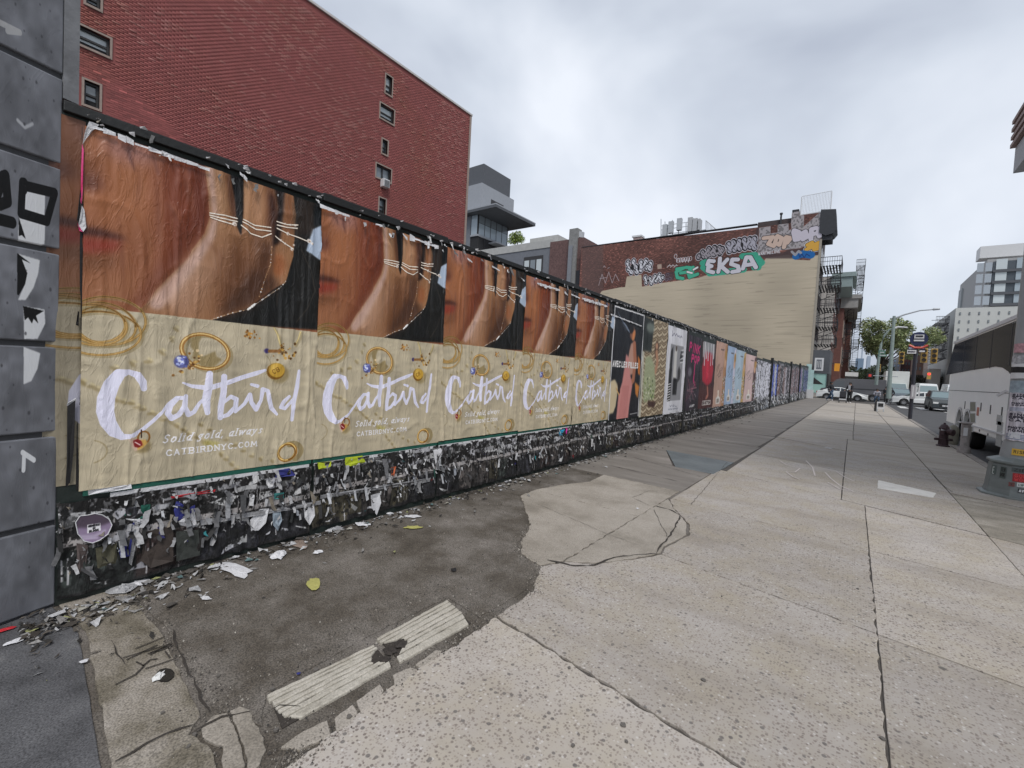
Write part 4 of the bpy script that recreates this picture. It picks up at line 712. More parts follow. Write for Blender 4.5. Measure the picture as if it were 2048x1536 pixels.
# ---- the other posters
def woman(c):
    c.poly([(0, 0), (1, 0), (1, 1), (0, 1)], (24, 26, 32)); n = vnoise(c.h, c.w, 8, 8, 3); c.a *= (.8+.4*n)[..., None]
    for i in range(14): c.stroke([(.5, .80), (.44-i*.015, .84+i*.004), (.36-i*.02, .80+i*.012)], [.008, .006, .002], (120, 132, 150), .7)
    c.blob((.60, .80), .07, (150, 104, 86), ry=.10, bl=2); c.blob((.66, .78), .05, (222, 140, 84), ry=.085, rot=-.3, bl=2); c.blob((.56, .84), .07, (28, 26, 30), ry=.075, bl=2)
    c.poly([(.58, .70), (.70, .72), (.74, .60), (.76, .42), (.60, .40), (.50, .52), (.55, .64)], (196, 150, 132), 1, 2); c.stroke([(.70, .70), (.76, .55), (.74, .36), (.60, .30), (.40, .24)], [.05, .055, .05, .045, .04], (176, 112, 84), 1, 1.5)
    c.poly([(.45, .60), (.55, .56), (.60, .44), (.72, .30), (.68, .20), (.62, 0), (.26, 0), (.28, .22), (.38, .34)], (212, 142, 136), 1, 2)
    for i in range(9): c.stroke([(.40+i*.025, .3), (.33+i*.03, 0)], .006, (180, 108, 104), .7, 1)
    c.poly([(0, .34), (.14, .36), (.26, .30), (.22, .12), (.16, .06), (0, .05)], (214, 196, 160), 1, 2); c.poly([(.84, .60), (.94, .56), (.96, .40), (.88, .42)], (206, 120, 50), 1, 2); c.poly([(.80, .34), (.96, .30), (.94, .18), (.84, .22)], (206, 130, 60), 1, 2); c.stroke([(.26, .32), (.30, .25)], .03, (40, 24, 20)); c.stroke([(.20, .28), (.30, .22)], .012, (214, 170, 110))
    c.text('AVEC LES FILLES', (.05, .475), (.88, .475), .045, .011, (238, 236, 234)); c.stroke([(.02, 0), (.02, 1)], .012, (230, 230, 232)); c.stroke([(.99, 0), (.99, 1)], .012, (230, 230, 232)); c.stroke([(0, .995), (1, .995)], .012, (230, 230, 232)); c.stroke([(.7, .03), (.95, .035)], .006, (170, 170, 170))
def woven(c):
    c.poly([(0, 0), (1, 0), (1, 1), (0, 1)], (170, 152, 124))
    for i in range(44):
        for j in range(9): x = .05+j*.115; y = i/44.; d = .05*(1 if j % 2 else -1); c.stroke([(x, y), (x+.1, y+d*.5)], .008, (106, 88, 66) if (i+j) % 3 else (222, 208, 180), .9)
    c.poly([(0, .66), (.34, .66), (.36, .98), (0, 1)], (34, 40, 38), 1, 3); c.blob((.25, .9), .16, (150, 160, 150), .7, ry=.08, bl=4); c.poly([(.6, .62), (.66, .74), (.54, .80), (.46, .70), (.5, .6)], (96, 70, 52), 1, 2); c.blob((.55, .73), .05, (196, 150, 120), bl=1.5); c.stroke([(.56, .66), (.62, .56), (.55, .46)], .05, (188, 142, 112), 1, 1)
    c.poly([(.12, .60), (.34, .62), (.50, .52), (.62, .30), (.55, .18), (.16, .14), (.08, .3)], (168, 176, 140), .9, 3)
    for i in range(80): c.blob((rnd.uniform(.14, .56), rnd.uniform(.16, .40)), rnd.uniform(.008, .022), rnd.choice([(112, 136, 62), (200, 208, 160), (78, 92, 52), (226, 224, 200)]), n=6)
    c.stroke([(.02, .0), (.02, .62)], .05, (196, 192, 176)); c.poly([(.3, .16), (.66, .14), (.6, .08), (.34, .1)], (70, 44, 34), 1, 2)
def bw(c):
    c.poly([(0, 0), (1, 0), (1, 1), (0, 1)], (226, 226, 232)); c.streak(.12, 6, 3, 5); c.stroke([(.2, .95), (.24, .92), (.19, .89), (.25, .9), (.3, .93), (.36, .9), (.42, .93), (.48, .9), (.54, .92), (.6, .89), (.66, .92), (.72, .9)], .008, (110, 110, 130), .9)
    c.poly([(.16, .15), (.84, .15), (.84, .80), (.16, .80)], (150, 150, 154), 1, 1); c.poly([(.16, .15), (.3, .15), (.3, .78), (.2, .72)], (28, 28, 30), 1, 1.5); c.poly([(.36, .4), (.5, .4), (.52, .74), (.46, .82), (.38, .74)], (210, 208, 204), 1, 2); c.blob((.46, .76), .04, (84, 70, 62), ry=.05); c.poly([(.4, .22), (.6, .22), (.62, .4), (.4, .42)], (30, 30, 32), 1, 2); c.poly([(.6, .36), (.74, .4), (.76, .5), (.66, .56), (.6, .5)], (54, 52, 52), 1, 2)
    for i in range(7): c.stroke([(.70, .60+i*.025), (.84, .61+i*.025)], .008, (34, 34, 36) if i % 2 else (230, 230, 230)); c.stroke([(.17, .16+i*.03), (.28, .17+i*.03)], .008, (236, 236, 236))
    c.poly([(.66, .64), (.76, .66), (.72, .76)], (40, 40, 42)); c.text('VOL', (.3, .08), (.7, .08), .02, .006, (130, 134, 150)); c.text('NOW OPEN', (.25, .045), (.75, .045), .015, .005, (130, 134, 150))
def pink(c):
    c.poly([(0, 0), (1, 0), (1, 1), (0, 1)], (40, 30, 40)); c.a *= (.6+.9*vnoise(c.h, c.w, 9, 7, 31))[..., None]; P_ = (206, 34, 112)
    c.text('PINK', (.16, .80), (.92, .78), .10, .024, P_); c.text('POP', (.34, .66), (.94, .64), .09, .024, P_); c.stroke([(.6, .62), (.58, .4), (.7, .34)], .03, P_, .9); c.blob((.3, .52), .12, (120, 116, 124), .8, ry=.09, bl=3)
    for i in range(22): c.stroke([(rnd.uniform(.1, .9), rnd.uniform(.1, .45)), (rnd.uniform(.1, .9), rnd.uniform(.1, .45))], .008, rnd.choice([(170, 120, 130), (110, 50, 70), (90, 84, 92), (200, 176, 180)]), .8, .8)
    c.text('JUST', (.4, .05), (.75, .05), .025, .01, (230, 230, 230))
def redp(c):
    c.poly([(0, 0), (1, 0), (1, 1), (0, 1)], (52, 22, 24)); c.poly([(.1, .75), (.9, .78), (.9, 1), (.1, 1)], (150, 150, 152), 1, 3); c.poly([(.2, .86), (.75, .84), (.9, .6), (.82, .4), (.5, .34), (.16, .42), (.1, .62)], (184, 22, 52), 1, 4); c.poly([(.36, .8), (.5, .8), (.56, .5), (.4, .42)], (222, 40, 70), .8, 5); c.poly([(0, .34), (1, .34), (1, 0), (0, 0)], (78, 26, 22), .8, 6); c.stroke([(.55, .32), (.62, .2), (.5, .16)], .04, (176, 110, 90), 1, 2)
    for i in range(10): x = rnd.uniform(.05, .95); c.stroke([(x, .98), (x+.04, rnd.uniform(.6, .85))], rnd.uniform(.01, .03), (206, 204, 206))
    c.poly([(.25, .05), (.85, .05), (.85, .12), (.25, .12)], (226, 222, 216)); c.text('BOSTON', (.28, .065), (.84, .065), .04, .014, (60, 30, 30))
def perf(bg, b2, face):
    def f(c):
        c.poly([(0, 0), (1, 0), (1, 1), (0, 1)], bg); c.streak(.10, 3, 2, int(bg[0])); c.text('SWEET', (.42, .88), (.72, .88), .018, .008, (90, 76, 72)); q = tuple(int(v*.62) for v in bg)
        c.stroke([(.12, .56), (.3, .66), (.22, .54), (.4, .68), (.36, .52), (.55, .62), (.5, .5), (.7, .64), (.66, .46)], .010, q, .9); c.stroke([(.2, .48), (.4, .54), (.34, .46), (.56, .5)], .009, q, .9)
        c.poly([(.26, .05), (.58, .05), (.6, .14), (.5, .17), (.34, .17), (.24, .14)], (230, 226, 220), 1, 1); c.poly([(.36, .16), (.48, .16), (.48, .26), (.36, .26)], (236, 222, 206), 1, 1); c.poly([(.32, .07), (.52, .07), (.52, .13), (.32, .13)], (150, 140, 130), 1, 1)
        if face: c.poly([(.72, 0), (1, 0), (1, 1), (.8, .96), (.74, .6)], b2, 1, 3); c.blob((.86, .72), .09, (214, 168, 134), ry=.15, bl=3); c.blob((.9, .82), .12, (176, 134, 70), ry=.12, bl=4)
        if face:
            for i in range(90): c.blob((rnd.uniform(.74, 1), rnd.uniform(.05, .5)), rnd.uniform(.01, .03), rnd.choice([b2, (224, 220, 224), (96, 80, 76), (130, 140, 90)]), n=6)
    return f
OT = [(5, woman, 'black poster of a dark-haired woman in a pink dress, white border', .66, 2.24), (6, woven, 'tan woven-texture poster with a figure in a green dress', .63, 2.26), (7, bw, 'white poster with a black and white photograph in its middle', .60, 2.26), (8, pink, 'dark poster with pink hand lettering', .60, 2.18), (9, redp, 'torn poster with a large red shape', .60, 2.12),
      (10, perf((196, 158, 140), (180, 132, 92), 1), 'dusty pink poster with a small bottle, left of the blue one', .58, 2.28), (11, perf((164, 186, 214), (206, 206, 224), 1), 'light blue poster with a small bottle and script', .62, 2.2), (12, perf((176, 196, 210), (196, 160, 96), 1), 'blue grey poster beside the pale pink end poster', .62, 2.16), (13, perf((206, 178, 174), (70, 40, 40), 1), 'pale pink poster at the far end of the long hoarding', .6, 2.12)]
for k, fn, lab, z0, hh in OT:
    c = Cv(176, 264, (120, 120, 120)); fn(c); c.map = None
    m = imat('poster_print', c.image('print'), .55, .35, seed=k*1.3)
    panel_uv('poster', (HX+.014, hs[k]+.01, z0), (0, hs[k+1]-hs[k]-.02, 0), (0, 0, hh), 24, 30, m, disp=wrinkle(200+k*7, .016), label=lab, category='poster', group='single posters on the hoarding')
def bills(seed, cols, zebra=0):
    r = np.random.default_rng(seed); c = Cv(160, 120, (30, 30, 34)); x = 0
    while x < 1:
        w_ = r.uniform(.05, .22); col_ = cols[int(r.integers(len(cols)))]; c.poly([(x+r.uniform(-.02, .02), .0+r.uniform(0, .2)), (x+w_, .05+r.uniform(0, .1)), (x+w_+r.uniform(-.03, .03), r.uniform(.86, 1)), (x, r.uniform(.88, 1))], col_, 1, .8); x += w_+r.uniform(-.03, .04)
    n = vnoise(120, 160, 22, 60, seed)*.6+vnoise(120, 160, 50, 100, seed+1)*.4; t = .62 if not zebra else .52
    c.a[n > t] = np.array((205, 205, 214))/255. if zebra else np.array((170, 168, 175))/255.; c.a[n < .34] = (.06, .06, .07)
    return c
BC = [([(216, 216, 222), (24, 24, 26), (200, 200, 210)], 1, 'black and white streaked bills on the farther hoarding', 0, 2), ([(40, 62, 176), (60, 90, 200), (220, 222, 230)], 0, 'bright blue bills on the farther hoarding', 2, 3), ([(40, 36, 38), (110, 76, 66), (170, 160, 165)], 0, 'dark brown and grey bills on the farther hoarding', 3, 5), ([(120, 90, 90), (180, 176, 190), (60, 50, 60)], 0, 'washed-out mauve bills near the corner', 5, 7), ([(150, 40, 50), (40, 60, 150), (190, 190, 205)], 0, 'red and blue bill strips near the street corner', 7, 8), ([(20, 90, 90), (30, 60, 120), (14, 60, 60)], 0, 'teal and navy bills at the street corner end', 8, 10)]
for i, (cols, zb, lab, a, b) in enumerate(BC):
    panel_uv('poster', (HX2+.014, h2[a]+.15, .42), (0, h2[b]-h2[a]-.25, 0), (0, 0, 2.2+a*.06), 30, 16, imat('bill_print', bills(70+i, cols, zb).image('bills'), .6, .3, seed=i), disp=wrinkle(300+i*5, .02), label=lab, category='poster', group='bills on the farther hoarding')
# ---- the torn paper zone along the foot of the wall
def layers(seed, near):
    q = random.Random(seed); W_, H_ = (440, 160) if near else (200, 90); c = Cv(W_, H_, (30, 28, 28)); c.a *= (.5+.9*vnoise(H_, W_, 7, 16, seed))[..., None]; x = -.05
    while x < 1.0:      # bottoms of old bills
        w_ = q.uniform(.12, .3); col_ = q.choice([(46, 36, 34), (36, 40, 38), (56, 52, 40), (30, 30, 34), (60, 56, 54), (22, 22, 24)]); c.poly([(x, q.uniform(.0, .1)), (x+w_-.01, q.uniform(0, .1)), (x+w_-.01, .5), (x, .5)], col_, .95, .8)
        for k in range(7): c.blob((x+q.uniform(.02, w_), q.uniform(.08, .42)), q.uniform(.008, .03), (lambda s_: tuple(int(v*s_) for v in col_))(q.choice([.5, 1.5, 1.9])), .8, ry=q.uniform(.01, .05), bl=1.6, n=9)
        x += w_
    c.poly([(0, .53), (1, .52), (1, .60), (0, .605)], (184, 178, 176), .95, .8)
    for k in range(6): x_, y_ = q.random(), q.uniform(.66, .95); w_ = q.uniform(.1, .3); c.poly([(x_, y_), (x_+w_, y_+q.uniform(-.02, .02)), (x_+w_+.02, y_+q.uniform(.04, .09)), (x_+w_*.5, y_+.06), (x_-.01, y_+.05)], q.choice([(190, 190, 194), (150, 150, 154), (110, 110, 112), (206, 206, 208)]), .95, .6); c.a *= 1
    if near:
        for k in range(3): c.text('RACHELDRUMONT.COM', (k*.34, .60+.01*(k % 2)), (k*.34+.3, .60), .022, .0016, (26, 24, 24)); c.text('RACHELDRUMONT.COM', (k*.33+.03, .485), (k*.33+.31, .48), .022, .0016, (120, 116, 112))
    for k in range(120 if near else 60):   # shards of torn white and grey paper, drier and paler towards the top
        yy = q.random()**.7; px_, s_ = q.random(), q.uniform(.006, .022)*(2.6 if near and q.random() < .4 else 1); yv = .50+yy*.5 if q.random() < .78 else q.uniform(.05, .5); g_ = q.choice([214, 200, 180, 150, 120, 80, 44, 24, 20]); col_ = (g_, g_, g_+q.choice([0, 0, 6])) if q.random() < .96 else q.choice([(16, 60, 44), (36, 30, 100), (120, 24, 26), (40, 80, 84), (96, 84, 60)])
        pts = [(px_+q.uniform(-1, 1)*s_*1.5, yv+q.uniform(-1, 1)*s_*2.2) for _ in range(q.choice([3, 4, 4, 5]))]; cx_ = sum(p[0] for p in pts)/len(pts); cy_ = sum(p[1] for p in pts)/len(pts); pts.sort(key=lambda p: math.atan2(p[1]-cy_, p[0]-cx_)); c.poly(pts, col_, .95, .4)
    for k in range(60 if near else 24): x = q.random(); y_ = q.uniform(.2, .95); c.stroke([(x, y_), (x+q.uniform(-.008, .008), y_-q.uniform(.05, .3))], q.uniform(.0008, .003), q.choice([(170, 166, 164), (120, 116, 116), (14, 14, 14), (200, 198, 200)]), .9)
    n = vnoise(H_, W_, 14, 60, seed+3)*.6+vnoise(H_, W_, 44, 200, seed+4)*.4; up_ = np.clip((c.Y/H_-.5)*3+.6, .25, 1); m_ = np.clip((n-.62)*9, 0, 1)*up_*.6; c.a += (np.array((.62, .62, .63))-c.a)*m_[..., None]; m_ = np.clip((.42-n)*14, 0, 1)*.8; c.a += (np.array((.05, .05, .05))-c.a)*m_[..., None]
    c.a *= np.clip(.55+c.Y/H_*1.2, 0, 1)[..., None]*0+1
    return c
for i in range(len(hs)-1):
    y0, y1 = hs[i]+.01, hs[i+1]-.01; a = vnoise(60, 200, 5, 30, 400+i)
    panel_uv('paper_layer', (HX+.004, y0, .05+rnd.uniform(-.02, .03)), (0, y1-y0, 0), (0, 0, .59 if i < 5 else .54), 110, 36, imat('layered_bills', layers(900+i, i < 6).image('layers'), .7, .7, seed=i), hoard, disp=lambda u, v, a=a: a[np.clip((v*59).astype(int), 0, 59), np.clip((u*199).astype(int), 0, 199)]*.035)
# hanging scraps and curls: N strips of 5 rows x 2
def scraps(N, ylo, yhi, bias, szr, zr, X, zdrop=.0, seed=3):
    g = np.random.default_rng(seed); y = ylo+(yhi-ylo)*g.random(N)**bias; z = zr[0]+(zr[1]-zr[0])*g.random(N); w_ = (szr[0]+(szr[1]-szr[0])*g.random(N)**2); l_ = w_*(1.0+3.5*g.random(N)**1.5); curl = g.random(N)*.6+.1; out__ = .005+.02*g.random(N); lean = g.normal(0, .35, N)
    V = np.zeros((N, 8, 3)); l_ = np.minimum(l_, z-.04)
    for k in range(4):
        t_ = k/3.; dx = out__*(.3+t_)+curl*w_*(t_**2)*.9; zz = z-l_*t_; wk = w_*(1-.55*t_*g.random(N)); yc = y+lean*l_*t_+g.normal(0, .004, N)
        V[:, 2*k, 0] = X+.012+dx; V[:, 2*k, 1] = yc-wk/2; V[:, 2*k, 2] = zz+g.normal(0, .006, N); V[:, 2*k+1, 0] = X+.012+dx+g.random(N)*w_*.5; V[:, 2*k+1, 1] = yc+wk/2; V[:, 2*k+1, 2] = zz+g.normal(0, .006, N)
    pal = np.array([(.50, .50, .51), (.36, .36, .37), (.20, .20, .21), (.10, .10, .105), (.035, .034, .034), (.014, .014, .014), (.02, .022, .022), (.22, .19, .15), (.02, .02, .13), (.01, .07, .05), (.30, .32, .36), (.35, .02, .02), (.02, .25, .28)]); pr = np.array([.20, .18, .14, .14, .14, .12, .06, .05, .008, .012, .03, .004, .003]); pr = pr/pr.sum()
    return V, pal[g.choice(len(pal), N, p=pr)]*(.7+.5*g.random((N, 1)))
FCS = [(0, 1, 3, 2), (2, 3, 5, 4), (4, 5, 7, 6)]
M_scr = vcmat('scrap_paper', .75, bs=45)
MB().box(HX+.003, HX+.0055, .588, .602, .70, 2.9).ob('gap_shade_strip', M_blk, hoard)  # black strip added as the shade of the gap beside the first poster
V, cl = scraps(1000, .5, 24.3, 1.3, (.006, .030), (.20, .66), HX+.012); quads_np('torn_paper', V, cl, M_scr, hoard, 8, FCS, kind='stuff')
V, cl = scraps(900, 24.6, 56, 1.3, (.03, .12), (.2, .75), HX2, seed=5); quads_np('torn_paper', V, cl, M_scr, hoard2, 8, FCS, kind='stuff')
V, cl = scraps(120, .58, 9., 1.4, (.012, .05), (.24, .62), HX+.014, seed=8)
for i in range(120): quads_np('paper_scrap', V[i:i+1], cl[i:i+1], M_scr, hoard, 8, FCS)
V, cl = scraps(46, .7, 5.5, 1.2, (.012, .042), (.26, .50), HX+.02, seed=31); cen_ = V[:, :, 1].mean(1, keepdims=True); topc = V[:, :2, 1].mean(1, keepdims=True); V[:, :, 1] -= np.repeat((np.stack([V[:, 2*k:2*k+2, 1].mean(1) for k in range(4)], 1)-topc)*.8, 2, 1); g_ = np.random.default_rng(3).choice([.5, .42, .3, .22, .12, .06], 46); cl = np.stack([g_, g_*1.02, g_*1.07], 1)
for i in range(46): quads_np('hanging_strip', V[i:i+1], cl[i:i+1], M_scr, hoard, 8, FCS)
V, cl = scraps(500, .5, 24.3, 1.2, (.01, .03), (2.86, 2.99), HX+.02, seed=9); V[:, :, 2] = np.where(V[:, :, 2] < 2.80, 2.86, V[:, :, 2]); sel = rng.random(500) < .35; quads_np('torn_paper', V[sel], np.clip(cl[sel]*1.5+.1, 0, .7), M_scr, hoard, 8, FCS, kind='stuff')
# larger remnants digitised from the photograph
for nm, pts, m in (('paper_remnant', [(256, 1012), (300, 1008), (298, 1034), (262, 1040), (248, 1030)], M_grn), ('paper_remnant', [(352, 1003), (388, 998), (390, 1025), (352, 1042), (346, 1020)], M_navy), ('paper_remnant', [(355, 1042), (389, 1022), (392, 1048), (386, 1055), (360, 1050)], M_pap), ('paper_remnant', [(258, 1048), (268, 1044), (258, 1110), (240, 1115), (236, 1100)], M_navy), ('paper_remnant', [(268, 1046), (277, 1048), (270, 1095), (262, 1130), (256, 1125), (262, 1080)], M_pgrey),
                   ('paper_remnant', [(175, 980), (262, 968), (263, 976), (176, 990)], M_pap), ('paper_remnant', [(340, 992), (430, 978), (428, 983), (342, 996)], M_redp), ('paper_remnant', [(250, 1036), (290, 1038), (294, 1046), (270, 1048), (256, 1042)], M_pap), ('paper_remnant', [(634, 925), (662, 922), (660, 932), (650, 938), (636, 938)], M_lime), ('paper_remnant', [(690, 915), (724, 911), (730, 924), (700, 932), (688, 930)], M_lime),
                   ('paper_remnant', [(400, 1040), (640, 1000), (640, 1008), (400, 1050)], M_pgrey), ('paper_remnant', [(640, 990), (860, 955), (858, 963), (640, 998)], M_pgrey), ('paper_remnant', [(500, 1040), (520, 1018), (536, 1016), (530, 1045), (516, 1060), (502, 1062)], M_pap), ('paper_remnant', [(544, 1022), (560, 1018), (562, 1040), (556, 1062), (546, 1050)], mat('pale_blue_paper', (.30, .36, .42), .7, .2, 8)), ('paper_remnant', [(605, 1008), (625, 1004), (628, 1030), (618, 1050), (608, 1035)], M_pap),
                   ('paper_remnant', [(740, 990), (758, 985), (760, 1005), (752, 1030), (742, 1015)], M_pap), ('paper_remnant', [(865, 900), (885, 895), (880, 935), (872, 940)], M_pap), ('paper_remnant', [(1117, 862), (1128, 858), (1126, 870), (1118, 872)], mat('cyan_paper', (.02, .35, .6), .6)), ('paper_remnant', [(1127, 856), (1134, 855), (1132, 868), (1127, 869)], mat('magenta_paper', (.6, .02, .3), .6)),
                   ('paper_remnant', [(546, 986), (566, 984), (566, 996), (548, 998)], mat('teal_paper', (.05, .25, .24), .6)), ('paper_remnant', [(552, 940), (578, 936), (590, 950), (550, 955)], M_navy), ('paper_remnant', [(780, 935), (790, 932), (788, 952), (781, 950)], mat('orange_paper', (.6, .15, .06), .6)),
                   ('paper_remnant', [(290, 1062), (345, 1050), (345, 1120), (300, 1135), (280, 1120)], mat('brown_bill', (.05, .038, .032), .7, .5, 18)), ('paper_remnant', [(350, 1062), (395, 1058), (400, 1110), (352, 1122)], mat('dark_bill', (.045, .05, .045), .7, .6, 18)), ('paper_remnant', [(190, 1095), (232, 1085), (235, 1130), (195, 1138)], mat('olive_bill', (.085, .08, .05), .7, .5, 14)), ('paper_remnant', [(152, 1085), (176, 1090), (170, 1140), (155, 1150)], mat('brown_grey_bill', (.11, .085, .08), .8, .4, 18))): flap(nm, pts, m, hoard, .02)
# lilac lips sticker
c = Cv(128, 96, (150, 132, 160)); c.poly([(0, .62), (.2, .58), (.5, .50), (.8, .56), (1, .62), (1, 1), (0, 1)], (82, 70, 84), 1, 4); c.stroke([(.1, .3), (.5, .22), (.8, .34)], .04, (196, 184, 206), .8, 3); c.stroke([(.2, .2), (.6, .14)], .02, (210, 196, 220), .8, 2); c.poly([(.31, .36), (.69, .38), (.67, .64), (.31, .66)], (236, 234, 238)); c.text('GENESIS', (.34, .565), (.66, .565), .06, .011, (30, 28, 34)); c.text('IN', (.46, .475), (.54, .475), .05, .011, (30, 28, 34)); c.text('BLOOM', (.37, .385), (.63, .385), .06, .011, (30, 28, 34))
lp = [(151, 1045), (160, 1032), (176, 1030), (190, 1027), (205, 1030), (218, 1038), (224, 1050), (216, 1068), (200, 1080), (185, 1086), (168, 1082), (156, 1068)]
P_ = [gx(p[0], p[1], HX+.055) for p in lp]; ys_ = [p[1] for p in P_]; zs_ = [p[2] for p in P_]
mb = MB().add([(p[0], p[1], p[2]) for p in P_]+[(p[0]-.002, p[1], p[2]) for p in P_], [tuple(range(11, -1, -1))])
stk = mb.ob('lips_sticker', imat('lips_print', c.image('lips'), .4, .1), label='lilac lips-shaped sticker low on the hoarding near the grey pier', category='sticker')
l = stk.data.uv_layers.new(name='UVMap')
for lo_ in stk.data.loops: q = stk.data.vertices[lo_.vertex_index].co; l.data[lo_.index].uv = ((q.y-min(ys_))/(max(ys_)-min(ys_)), (q.z-min(zs_))/(max(zs_)-min(zs_)))
MB().tube([(p[0]+.001, p[1], p[2]) for p in P_+P_[:1]], .003, 5, caps=False).ob('white_edge', M_pap, stk)
# ---- litter on the pavement
V = []; cl = []; g = np.random.default_rng(21); N = 7000
yy_ = .35+24*g.random(N)**1.9; off = np.abs(g.normal(0, .11, N))+.02+ (g.random(N) < .10)*g.random(N)*.6; xx_ = HX+off+ (yy_ < .9)*g.random(N)*.25; s_ = .002+.019*g.random(N)**5*(1+.03*yy_); th = g.random(N)*6.28
Vn = np.zeros((N, 4, 3))
for k in range(4):
    a = k*1.57+g.normal(0, .35, N); ex_ = np.cos(a)*s_*.6; ey_ = np.sin(a)*s_*(.8+1.2*((k % 2)*1.)); Vn[:, k, 0] = xx_+ex_*np.cos(th)-ey_*np.sin(th); Vn[:, k, 1] = yy_+ex_*np.sin(th)+ey_*np.cos(th); Vn[:, k, 2] = .003+g.random(N)*s_*1.1
pal = np.array([(.5, .5, .5), (.3, .29, .28), (.03, .027, .024), (.06, .05, .04), (.14, .12, .10), (.35, .36, .16)]); quads_np('litter', Vn, pal[g.choice(6, N, p=[.12, .14, .34, .24, .14, .02])], vcmat('litter_bits', .8, bs=80), None, 4, label='paper crumbs and dirt along the foot of the hoarding', category='litter', kind='stuff')
N = 300; yy_ = .45+9*g.random(N)**1.6; xx_ = HX+.04+np.abs(g.normal(0, .10, N))+(g.random(N) < .12)*g.random(N)*.35+(yy_ < 1.0)*g.random(N)*.2; s_ = .008+.026*g.random(N)**2; Vn = np.zeros((N, 6, 3)); th = g.random(N)*6.28; asp_2 = .35+.6*g.random(N)
for k in range(6):
    a = k*1.047+g.normal(0, .25, N); ex_ = np.cos(a)*s_*1.4; ey_ = np.sin(a)*s_*asp_2; Vn[:, k, 0] = xx_+ex_*np.cos(th)-ey_*np.sin(th); Vn[:, k, 1] = yy_+ex_*np.sin(th)+ey_*np.cos(th); Vn[:, k, 2] = .004+g.random(N)*s_*.9
pal = np.array([(.58, .58, .59), (.40, .40, .41), (.25, .24, .23), (.46, .44, .38), (.10, .09, .08), (.12, .20, .20)]); quads_np('litter', Vn, pal[g.choice(6, N, p=[.30, .25, .20, .12, .10, .03])], MATS['litter_bits'], None, 6, [(0, 1, 2), (0, 2, 3), (0, 3, 5), (3, 4, 5)], label='torn paper scraps fallen along the foot of the hoarding', category='litter', kind='stuff')
M_bag = mat('crumpled_plastic', (.40, .40, .41), .35, .2, 20, .5); M_lf = mat('dry_leaf', (.40, .38, .12), .8, .2, 30)
def crumple(name, px, size, m, label, cat='litter', hgt=.35, asp=1.6, grp=None, seed=0, z=0.):
    r = random.Random(seed+int(px[0])); c_ = gz(px[0], px[1]); n, k = 12, 5; mb = MB(); rot = r.uniform(0, 3.14); vs = []
    for i in range(k):
        for j in range(n):
            t_ = 6.283*j/n; R_ = size*(1-i/(k))*(1+r.uniform(-.35, .35)); x_, y_ = R_*math.cos(t_)*asp, R_*math.sin(t_); vs.append((x_*math.cos(rot)-y_*math.sin(rot), x_*math.sin(rot)+y_*math.cos(rot), .006+(size*hgt*(i/(k-1))**.7*r.uniform(.3, 1.1) if i else 0)))
    fs = [(i*n+j, i*n+(j+1) % n, (i+1)*n+(j+1) % n, (i+1)*n+j) for i in range(k-1) for j in range(n)]+[tuple((k-1)*n+j for j in range(n))]
    o = mb.add(vs, fs).ob(name, m, None, label=label, category=cat, group=grp); o.location = (c_[0], c_[1], z); return o
for px, s_, m, lab, hh, asp_ in (((245, 1180), .062, M_bag, 'crumpled clear plastic wrapper against the hoarding foot', .5, 1.2), ((272, 1160), .055, M_pap, 'folded white paper leaning beside the plastic wrapper', .4, 2.2), ((470, 1142), .06, M_pap, 'long white torn sheet lying on the dark pavement', .15, 3.), ((560, 1112), .055, M_pap, 'crumpled white tissue below the torn paper curls', .6, 1.4), ((635, 1106), .028, M_pap, 'small ball of paper on the open dark pavement', .6, 1.3), ((600, 1090), .05, mat('brown_paper', (.22, .17, .14), .8, .3, 15), 'brownish paper heap beside the hoarding', .5, 2.),
                               ((670, 1058), .05, M_bag, 'lilac white cup piece by the wall', .3, 1.5), ((725, 1050), .045, M_pap, 'white torn strip by the wall past the cup piece', .2, 2.), ((778, 1028), .03, M_pap, 'curled white paper ring on the pavement', .3, 1.5), ((845, 1002), .04, M_pap, 'round white paper lid near the black gap', .4, 1.), ((820, 1034), .05, M_pap, 'flat white scrap under the round lid', .12, 1.9), ((1126, 928), .055, M_redp, 'red scrap at the foot of the hoarding', .4, 1.5), ((318, 1356), .022, mat('bird_white', (.7, .7, .68), .7), 'small folded white scrap on a wet black spot', .8, 1.6),
                               ((628, 1168), .04, M_lf, 'crushed yellow green leaf on the dark patch', .1, 2.2), ((825, 1056), .04, M_lf, 'small yellow leaf bits near the wall', .1, 2.), ((908, 1141), .022, M_blk, 'small black torn card on the dark patch', .3, 1.2), ((410, 1198), .018, M_pap, 'single pale scrap alone on the dark pavement', .1, 2.4), ((10, 1262), .02, M_redp, 'red scrap below the grey pier', .3, 1.8), ((30, 1285), .02, M_pap, 'white scrap on the blue grey slab', .3, 2.), ((1275, 1018), .016, M_pap, 'round white blob on the cracked patch', .3, 1.5), ((1658, 897), .05, M_pap, 'white scrap far along the pale walk', .2, 1.8), ((168, 1325), .016, M_pap, 'tiny white disc on the grey slab', .1, 1.), ((597, 1350), .008, M_navy, 'blue bottle cap beside the ribbed stone', .6, 1.2)):
    crumple('paper_litter' if 'leaf' not in lab else 'leaf', px, s_, m, lab, hgt=hh, asp=asp_, z=.003)
M_clod = mat('dirt_clod', (.06, .05, .043), .95, .4, 40, .8)
for px_, s_, lab in (((800, 1290), .034, 'larger dark dirt clod in the gap of the ribbed stones'), ((778, 1304), .03, 'flat dark dirt clod left of the larger one'), ((770, 1320), .022, 'small dirt clod at the tip of the near ribbed stone')): crumple('dirt_clod', px_, s_, M_clod, lab, 'dirt', .35, 1.3)
M_wet = mat('wet_spot', (.015, .014, .013), .25, .2, 8, 0)
